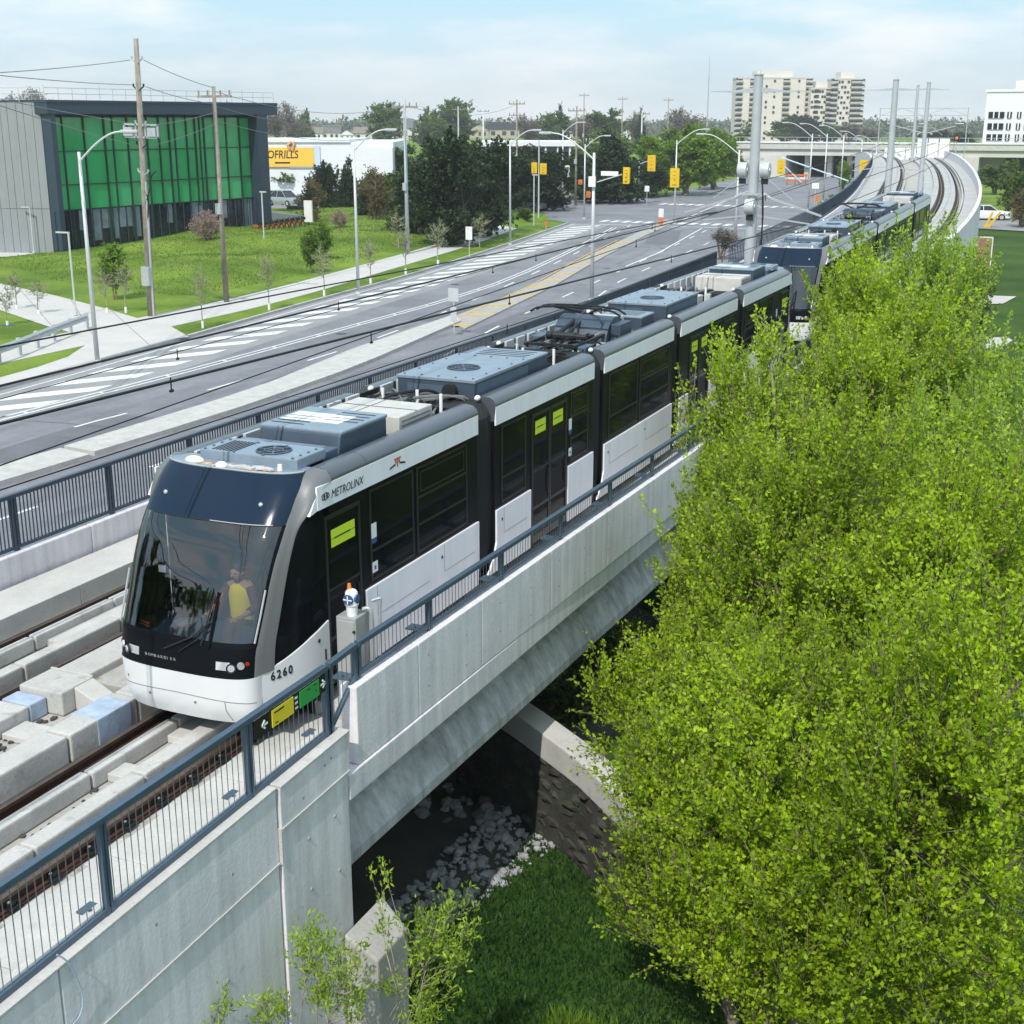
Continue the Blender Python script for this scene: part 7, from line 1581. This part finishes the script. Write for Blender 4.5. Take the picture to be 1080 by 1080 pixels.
n = 26000; X_ = rng.uniform(4.5, 8.5, n); Y_ = rng.uniform(11.5, 15.2, n); P = np.stack([X_, Y_, np.array([-4.07 + creek(a, b) for a, b in zip(X_, Y_)])], 1)
tag(link('grass', leaf_mesh('grass', P, np.tile([0, 0, 1.0], (len(P), 1)), .30, 'grass_lit', rng, .09, .3)), 'longer pale grass at the bottom of the bank', kind='stuff')
# rough grass over the lawn
G_ = np.array(grid); n = 170000; rng = np.random.default_rng(8); fi, fj = rng.uniform(0, rows - 1.01, n), rng.uniform(6, 57.9, n); i0, j0 = fi.astype(int), fj.astype(int); a_, b_ = (fi - i0)[:, None], (fj - j0)[:, None]
P = G_[i0, j0] * (1 - a_) * (1 - b_) + G_[i0 + 1, j0] * a_ * (1 - b_) + G_[i0, j0 + 1] * (1 - a_) * b_ + G_[i0 + 1, j0 + 1] * a_ * b_
ok_ = (P[:, 2] > KZ + .03) & (P[:, 1] > 40)
P = P[ok_]; tag(link('grass', leaf_mesh('grass', P - [0, 0, .02], np.tile([0, 0, 1.0], (len(P), 1)), .13, 'grass_lit', rng, .4, .6)), 'rough bright grass on the lawn before the green building', kind='stuff')
# ---- background trees: a few grown shapes, copied with their own size
KIT = {}
def kit(key, leafm, seed, blobs, n_limb, n_leaf, leaf, twl, r0=.35, forks=3, barkm='bark', up=.3, n_twig=6, limb_r=.12, stem_top=.6, asp=.7):
    if 'dark' in key or key == 'cone': limb_r, r0, barkm = .05, .22, 'soil'
    mb, crown = grow(seed=seed, blobs=blobs, base=(0, 0, 0), r0=r0, n_limb=n_limb, n_twig=n_twig, n_leaf=n_leaf, leaf=leaf, twl=twl, leafm=leafm, barkm=barkm, up=up, limb_r=limb_r, forks=forks, twig_r=.03 if 'bare' in key or 'sap' in key else 0, stem_top=stem_top, asp=asp); KIT[key] = (mb.mesh('trunk', barkm), crown)
def lobes(seed, n, R_=3.2, z0=3.2, z1=8.5):
    r_ = random.Random(seed); o = []
    for k in range(n):
        z = lerp(z0, z1, (k + .5) / n); rr = R_ * (1 - abs((z - (z0 + z1) * .45) / (z1 - z0)) ** 2 * 1.3); a = r_.uniform(0, 6.28); o.append((rr * .55 * math.cos(a), rr * .55 * math.sin(a), z, rr * .62, rr * .62, 1.15, rr))
    return o
# crown roughly 10 high, 7.4 wide
for sd, key, lm, n_limb, n_leaf, lf, z0 in [(41, 'mid', 'leaf_mid', 190, 16, .36, 2.6), (42, 'mid2', 'leaf_mid', 190, 16, .34, 2.6), (43, 'bright', 'leaf_bright', 220, 18, .34, 1.8), (44, 'dark', 'leaf_dark', 260, 22, .27, 1.2), (45, 'dark2', 'leaf_dark', 260, 22, .27, 1.2), (46, 'rust', 'leaf_rust', 130, 8, .28, 2)]: kit(key, lm, sd, lobes(sd, 14, 3.3, z0), n_limb, n_leaf, lf, .95)
kit('bare', 'leaf_bare', 47, lobes(47, 10), 170, 2, .32, 1.3, limb_r=.07, up=.7); kit('cone', 'leaf_dark', 48, [(0, 0, 1.2 + k * 1.1, 3.3 - k * .38, 3.3 - k * .38, .55, 3.4 - k * .38) for k in range(8)], 300, 20, .26, .8, forks=1, up=-.2, stem_top=0)
kit('sap', 'leaf_bright', 49, [(0, 0, 5.2, 1.1, 1.1, 2.2, 1)], 22, 2, .20, 1.0, r0=.09, forks=1, limb_r=.04, up=1.0, barkm='bark_pale'); kit('sapleaf', 'leaf_bright', 50, [(0, 0, 5.4, 2.2, 2.2, 3.6, 1)], 90, 8, .42, .9, r0=.16, forks=2, up=.8)
kit('pink', 'leaf_pink', 51, [(0, 0, 4.6, 3.4, 3.4, 2.4, 1)], 90, 5, .35, 1.2, r0=.2, forks=4, limb_r=.07, up=.5, barkm='bark_pale')
KH = {'cone': 10.0, 'sap': 8.4, 'sapleaf': 9.6, 'pink': 7.6}; KW = {'sap': 3.2, 'sapleaf': 5.2, 'pink': 7.6, 'cone': 7.0}
def bgtree(key, px_, yb, yt, wpx, label, name='tree', z=-4.0, group='trees beyond the road', rz=None):
    p = gp(px_, yb, z); h = zat(yt, px_, p) - z; s = math.hypot(p.x - CAMX, p.y) / FPX; w_ = wpx * s; o = empty(name, p, label, 'tree', group); sx = w_ / KW.get(key, 7.6); sz = h / KH.get(key, 10.0)
    for nm, me in zip(('trunk', 'crown'), KIT[key]): link(nm, me, o)
    o.scale = (sx, sx, sz); o.rotation_euler = (0, 0, (px_ * 1.7) % 6.28 if rz is None else rz); return o
T = [('dark', 478, 260, 130, 100, 'largest dark pine left of the slim white sign', 'pine_tree'), ('dark2', 440, 252, 165, 70, 'dark pine behind the grey utility pole', 'pine_tree'), ('dark2', 515, 250, 140, 78, 'dark pine beside the street light at the verge end', 'pine_tree'), ('dark', 540, 226, 152, 60, 'dark pine behind the crossarm utility pole', 'pine_tree'), ('dark', 575, 222, 155, 66, 'dark pine left of the junction signals', 'pine_tree'),
     ('dark', 500, 225, 148, 84, 'dark pine right of the largest pine, farther back', 'pine_tree'), ('dark2', 556, 210, 150, 60, 'farther dark pine hiding the pavilion corner', 'pine_tree'), ('mid', 428, 205, 152, 52, 'green tree behind the grey utility pole, by the store end', 'leafy_tree'), ('dark', 466, 210, 140, 60, 'farther dark pine behind the largest one', 'pine_tree'), ('mid2', 600, 190, 150, 60, 'green tree behind the junction poles', 'leafy_tree'), ('mid', 640, 185, 140, 60, 'green tree behind the spruce', 'leafy_tree'), ('cone', 643, 214, 133, 84, 'broad dark spruce behind the junction signals', 'spruce_tree'), ('dark2', 612, 210, 158, 60, 'low dark pine between the junction poles', 'pine_tree'), ('dark', 676, 208, 165, 56, 'small dark pine at the foot of the bright trees', 'pine_tree'),
     ('dark', 345, 222, 167, 44, 'dark bushy tree below the store name board', 'pine_tree'), ('cone', 368, 224, 163, 34, 'dark narrow pine below the store', 'pine_tree'), ('mid', 306, 206, 160, 44, 'soft green tree right of the green building', 'leafy_tree'), ('dark2', 392, 232, 180, 40, 'dark shrub-like pine behind the verge street light', 'pine_tree'), ('rust', 397, 238, 172, 44, 'rust and green tree behind the verge street light', 'leafy_tree'), ('rust', 329, 240, 184, 34, 'olive brown tree behind the bicycle dock', 'leafy_tree'), ('mid2', 414, 232, 178, 40, 'dull green tree left of the grey utility pole', 'leafy_tree'),
     ('bright', 722, 206, 128, 72, 'fullest bright green tree beyond the crosswalk', 'leafy_tree'), ('bright', 690, 206, 141, 50, 'bright green tree left of the fullest one', 'leafy_tree'), ('bright', 752, 200, 133, 52, 'bright green tree right of the fullest one', 'leafy_tree'), ('mid', 775, 186, 140, 34, 'duller green tree next to the overpass abutment', 'leafy_tree'), ('mid2', 705, 190, 130, 48, 'olive tree behind the bright green ones', 'leafy_tree'),
     ('bare', 296, 160, 107, 50, 'bare grey tree left of the far white houses', 'bare_tree'), ('bare', 312, 160, 120, 44, 'second bare grey tree by the far white houses', 'bare_tree'), ('mid', 325, 158, 114, 20, 'green tree edge beside the bare grey trees', 'leafy_tree'), ('mid2', 407, 160, 104, 46, 'tall dark green tree left of the grey utility pole', 'leafy_tree'), ('mid', 452, 160, 120, 44, 'olive tree right of the grey utility pole', 'leafy_tree'), ('mid2', 482, 158, 100, 46, 'tallest dark green skyline tree above the pines', 'leafy_tree'), ('mid', 455, 158, 112, 22, 'greyer round tree top beside the olive tree', 'leafy_tree'),
     ('mid2', 584, 160, 115, 40, 'broad green skyline tree with a conifer top behind it', 'leafy_tree'), ('cone', 590, 160, 107, 20, 'slim dark conifer on the skyline', 'spruce_tree'), ('mid', 638, 160, 114, 50, 'round pale green skyline tree over the spruce', 'leafy_tree'), ('bare', 618, 160, 119, 40, 'bare brown skyline tree left of the round one', 'bare_tree'), ('bare', 668, 160, 117, 38, 'bare skyline tree left of the bright green trees', 'bare_tree'), ('cone', 675, 165, 111, 16, 'spiky conifer top on the skyline', 'spruce_tree'), ('bare', 722, 162, 113, 60, 'wide bare skyline tree behind the bright green trees', 'bare_tree'), ('bare', 556, 160, 120, 34, 'bare skyline tree above the pavilion', 'bare_tree'), ('mid', 565, 158, 128, 30, 'low green skyline tree above the pavilion', 'leafy_tree'),
     ('mid2', 787, 150, 122, 22, 'green tree at the foot of the broad tower', 'leafy_tree'), ('dark2', 845, 152, 119, 48, 'dark green tree before the middle tower', 'leafy_tree'), ('mid', 826, 152, 126, 40, 'duller tree left of the dark one before the towers', 'leafy_tree'), ('bare', 893, 152, 128, 46, 'bare tree below the narrow tower', 'bare_tree'), ('mid', 876, 152, 131, 30, 'green tree between the towers at the overpass', 'leafy_tree'), ('bare', 915, 154, 134, 30, 'bare tree right of the towers', 'bare_tree'), ('dark', 985, 160, 136, 40, 'grey green tree line behind the catenary poles', 'leafy_tree'), ('dark2', 1012, 160, 138, 30, 'small dark tree left of the office block', 'leafy_tree'),
     ('bright', 889, 200, 168, 16, 'small bright green sapling before the overpass opening', 'leafy_tree'), ('mid', 1072, 232, 168, 44, 'olive tree on the right bank', 'leafy_tree'), ('rust', 1078, 240, 195, 40, 'rusty shrub-like tree behind the yellow barrier', 'leafy_tree'), ('mid', 1048, 205, 172, 34, 'green tree on the right bank below the office block', 'leafy_tree'), ('mid2', 1075, 190, 148, 40, 'dull tree before the office block', 'leafy_tree'),
     ('bare', 30, 150, 92, 56, 'bare tree top above the grey end wall', 'bare_tree'), ('bare', 85, 150, 106, 22, 'small bare tree top above the dark roof edge', 'bare_tree'), ('bare', 240, 150, 106, 26, 'bare tree top above the right roof edge', 'bare_tree'),
     ('pink', 218, 266, 222, 36, 'pinkish blossoming bare bush in front of the green glass', 'blossom_tree'), ('pink', 358, 246, 222, 22, 'small pinkish bush on the lawn edge', 'blossom_tree'), ('sapleaf', 328, 290, 240, 24, 'small fresh green tree on the lawn', 'leafy_tree'), ('sapleaf', 122, 318, 254, 34, 'fresh green tree by the tall plaza street light', 'leafy_tree'), ('sapleaf', 342, 278, 232, 22, 'small green tree behind the lawn sapling', 'leafy_tree'), ('mid2', 553, 235, 218, 20, 'small round shrub by the side street', 'shrub'), ('bright', 868, 232, 212, 22, 'green bush between the road and the viaduct', 'shrub'), ('mid', 880, 222, 205, 22, 'green bush beside the orange sign', 'shrub'), ('bare', 760, 274, 238, 40, 'leafless brown shrub beside the tramway', 'shrub')]
for a in T: bgtree(a[0], a[1], a[2], a[3], a[4], a[5], a[6])
# far-off woods along the horizon
rng = np.random.default_rng(5); Pw = []
for k in range(700):
    px_ = rng.uniform(255, 1180); D_ = rng.uniform(900, 1600); p = gp(px_, 140, -4); q = Vector((p.x - CAMX, p.y, 0)).normalized() * D_; hgt = rng.uniform(5, 13); wd = rng.uniform(6, 14); n_ = 110
    u = rng.normal(0, 1, (n_, 3)); u /= np.linalg.norm(u, axis=1)[:, None]; Pw.append(np.array([q.x + CAMX, q.y, -4 + hgt * .45]) + u * np.array([wd, wd, hgt * .6]) * rng.uniform(.4, 1, (n_, 1)))
Pw = np.concatenate(Pw); tag(link('distant_woods', leaf_mesh('distant_woods', Pw, np.tile([0, 0, .5], (len(Pw), 1)), 2.4, 'leaf_far', rng, .8, .9)), 'far-off grey green woods along the horizon', kind='stuff')
SAPL = [(284, 327, 262), (342, 312, 255), (391, 299, 248), (428, 289, 236), (462, 280, 228), (214, 346, 276), (133, 330, 272), (113, 330, 280), (41, 331, 292), (18, 326, 284), (8, 343, 300), (506, 262, 224), (420, 262, 222)]
SL = ['sapling with a white trunk guard, nearest the plaza on the verge', 'sapling left of the verge street light', 'sapling right of the verge street light', 'sapling halfway along the verge', 'sapling close to the white verge sign', 'thin sapling at the corner of the verge and the plaza', 'thin sapling on the lawn behind the utility pole', 'thin sapling on the lawn behind the plaza street light', 'street sapling on the plaza, right of the other two', 'street sapling on the plaza at the back', 'street sapling nearest the left edge of the plaza', 'sapling near the end of the verge', 'sapling on the lawn below the grey utility pole']
for (px_, yb, yt), lb in zip(SAPL, SL):
    o = bgtree('sap', px_, yb, yt, 26, lb, 'sapling', -3.88, 'young trees on the lawn and verge')
    if yb > 275: g = MB().cyl((0, 0, 0), (0, 0, .9), .16, n=8).build('trunk_guard', 'white_paint', o)
    if px_ < 50: q = MB().box(-.8, .8, -.8, .8, -.02, .03).build('tree_grate', 'building_dark', o)
# weeds along the viaduct foot, right
for k, (px_, py_, Y, s_, lb) in enumerate([(1000, 268, 62, 1.6, 'pale weedy bush at the foot of the viaduct wall'), (1030, 262, 66, 1.1, 'small bush by the pipe frame'), (985, 290, 52, 1.3, 'dark bush behind the paler right tree')]):
    p = yp(px_, py_, Y); tree('bush', lb, 'shrub', 'bushes along the viaduct', base=(p.x, p.y, -4.1), seed=60 + k, blobs=[(p.x, p.y, (p.z - 4.1) / 2, s_, s_, max(.8, (p.z + 4.1) / 2), 1)], r0=.06, n_limb=60, n_twig=5, n_leaf=14, leaf=.17, twl=.6, leafm='leaf_willow' if k == 0 else 'leaf_mid', limb_r=.02, forks=4)

# trees on the road side behind the viewpoint (they show in the windscreen)
for k, (x, y, key, h, lb) in enumerate([(-44, -20, 'mid', 26, 'leafy tree on the verge behind the viewpoint'), (-48, -36, 'dark', 28, 'brighter leafy tree on the verge behind the viewpoint'), (-39, -48, 'mid2', 27, 'taller leafy tree behind the viewpoint'), (-50, -4, 'bare', 22, 'bare tree behind the viewpoint')]):
    o = empty('leafy_tree', (x, y, -4.05), lb, 'tree', 'trees behind the viewpoint')
    for nm, me in zip(('trunk', 'crown'), KIT[key]): link(nm, me, o)
    o.scale = (h / 9, h / 9, h / 9)

# air between the viewpoint and the far hill
hz = MB().box(-1700, 1700, -120, 2200, -7, 75).build('haze', [])
hz.data.materials.clear(); hm = bpy.data.materials.new('haze_air'); hm.use_nodes = True; hm.node_tree.nodes.clear()
vp_ = hm.node_tree.nodes.new('ShaderNodeVolumePrincipled'); vp_.inputs['Color'].default_value = (.97, .985, 1, 1); vp_.inputs['Density'].default_value = .00026; vp_.inputs['Anisotropy'].default_value = .2
ho_ = hm.node_tree.nodes.new('ShaderNodeOutputMaterial'); hm.node_tree.links.new(vp_.outputs[0], ho_.inputs['Volume']); hz.data.materials.append(hm); tag(hz, 'thin pale haze over the whole scene', kind='stuff')
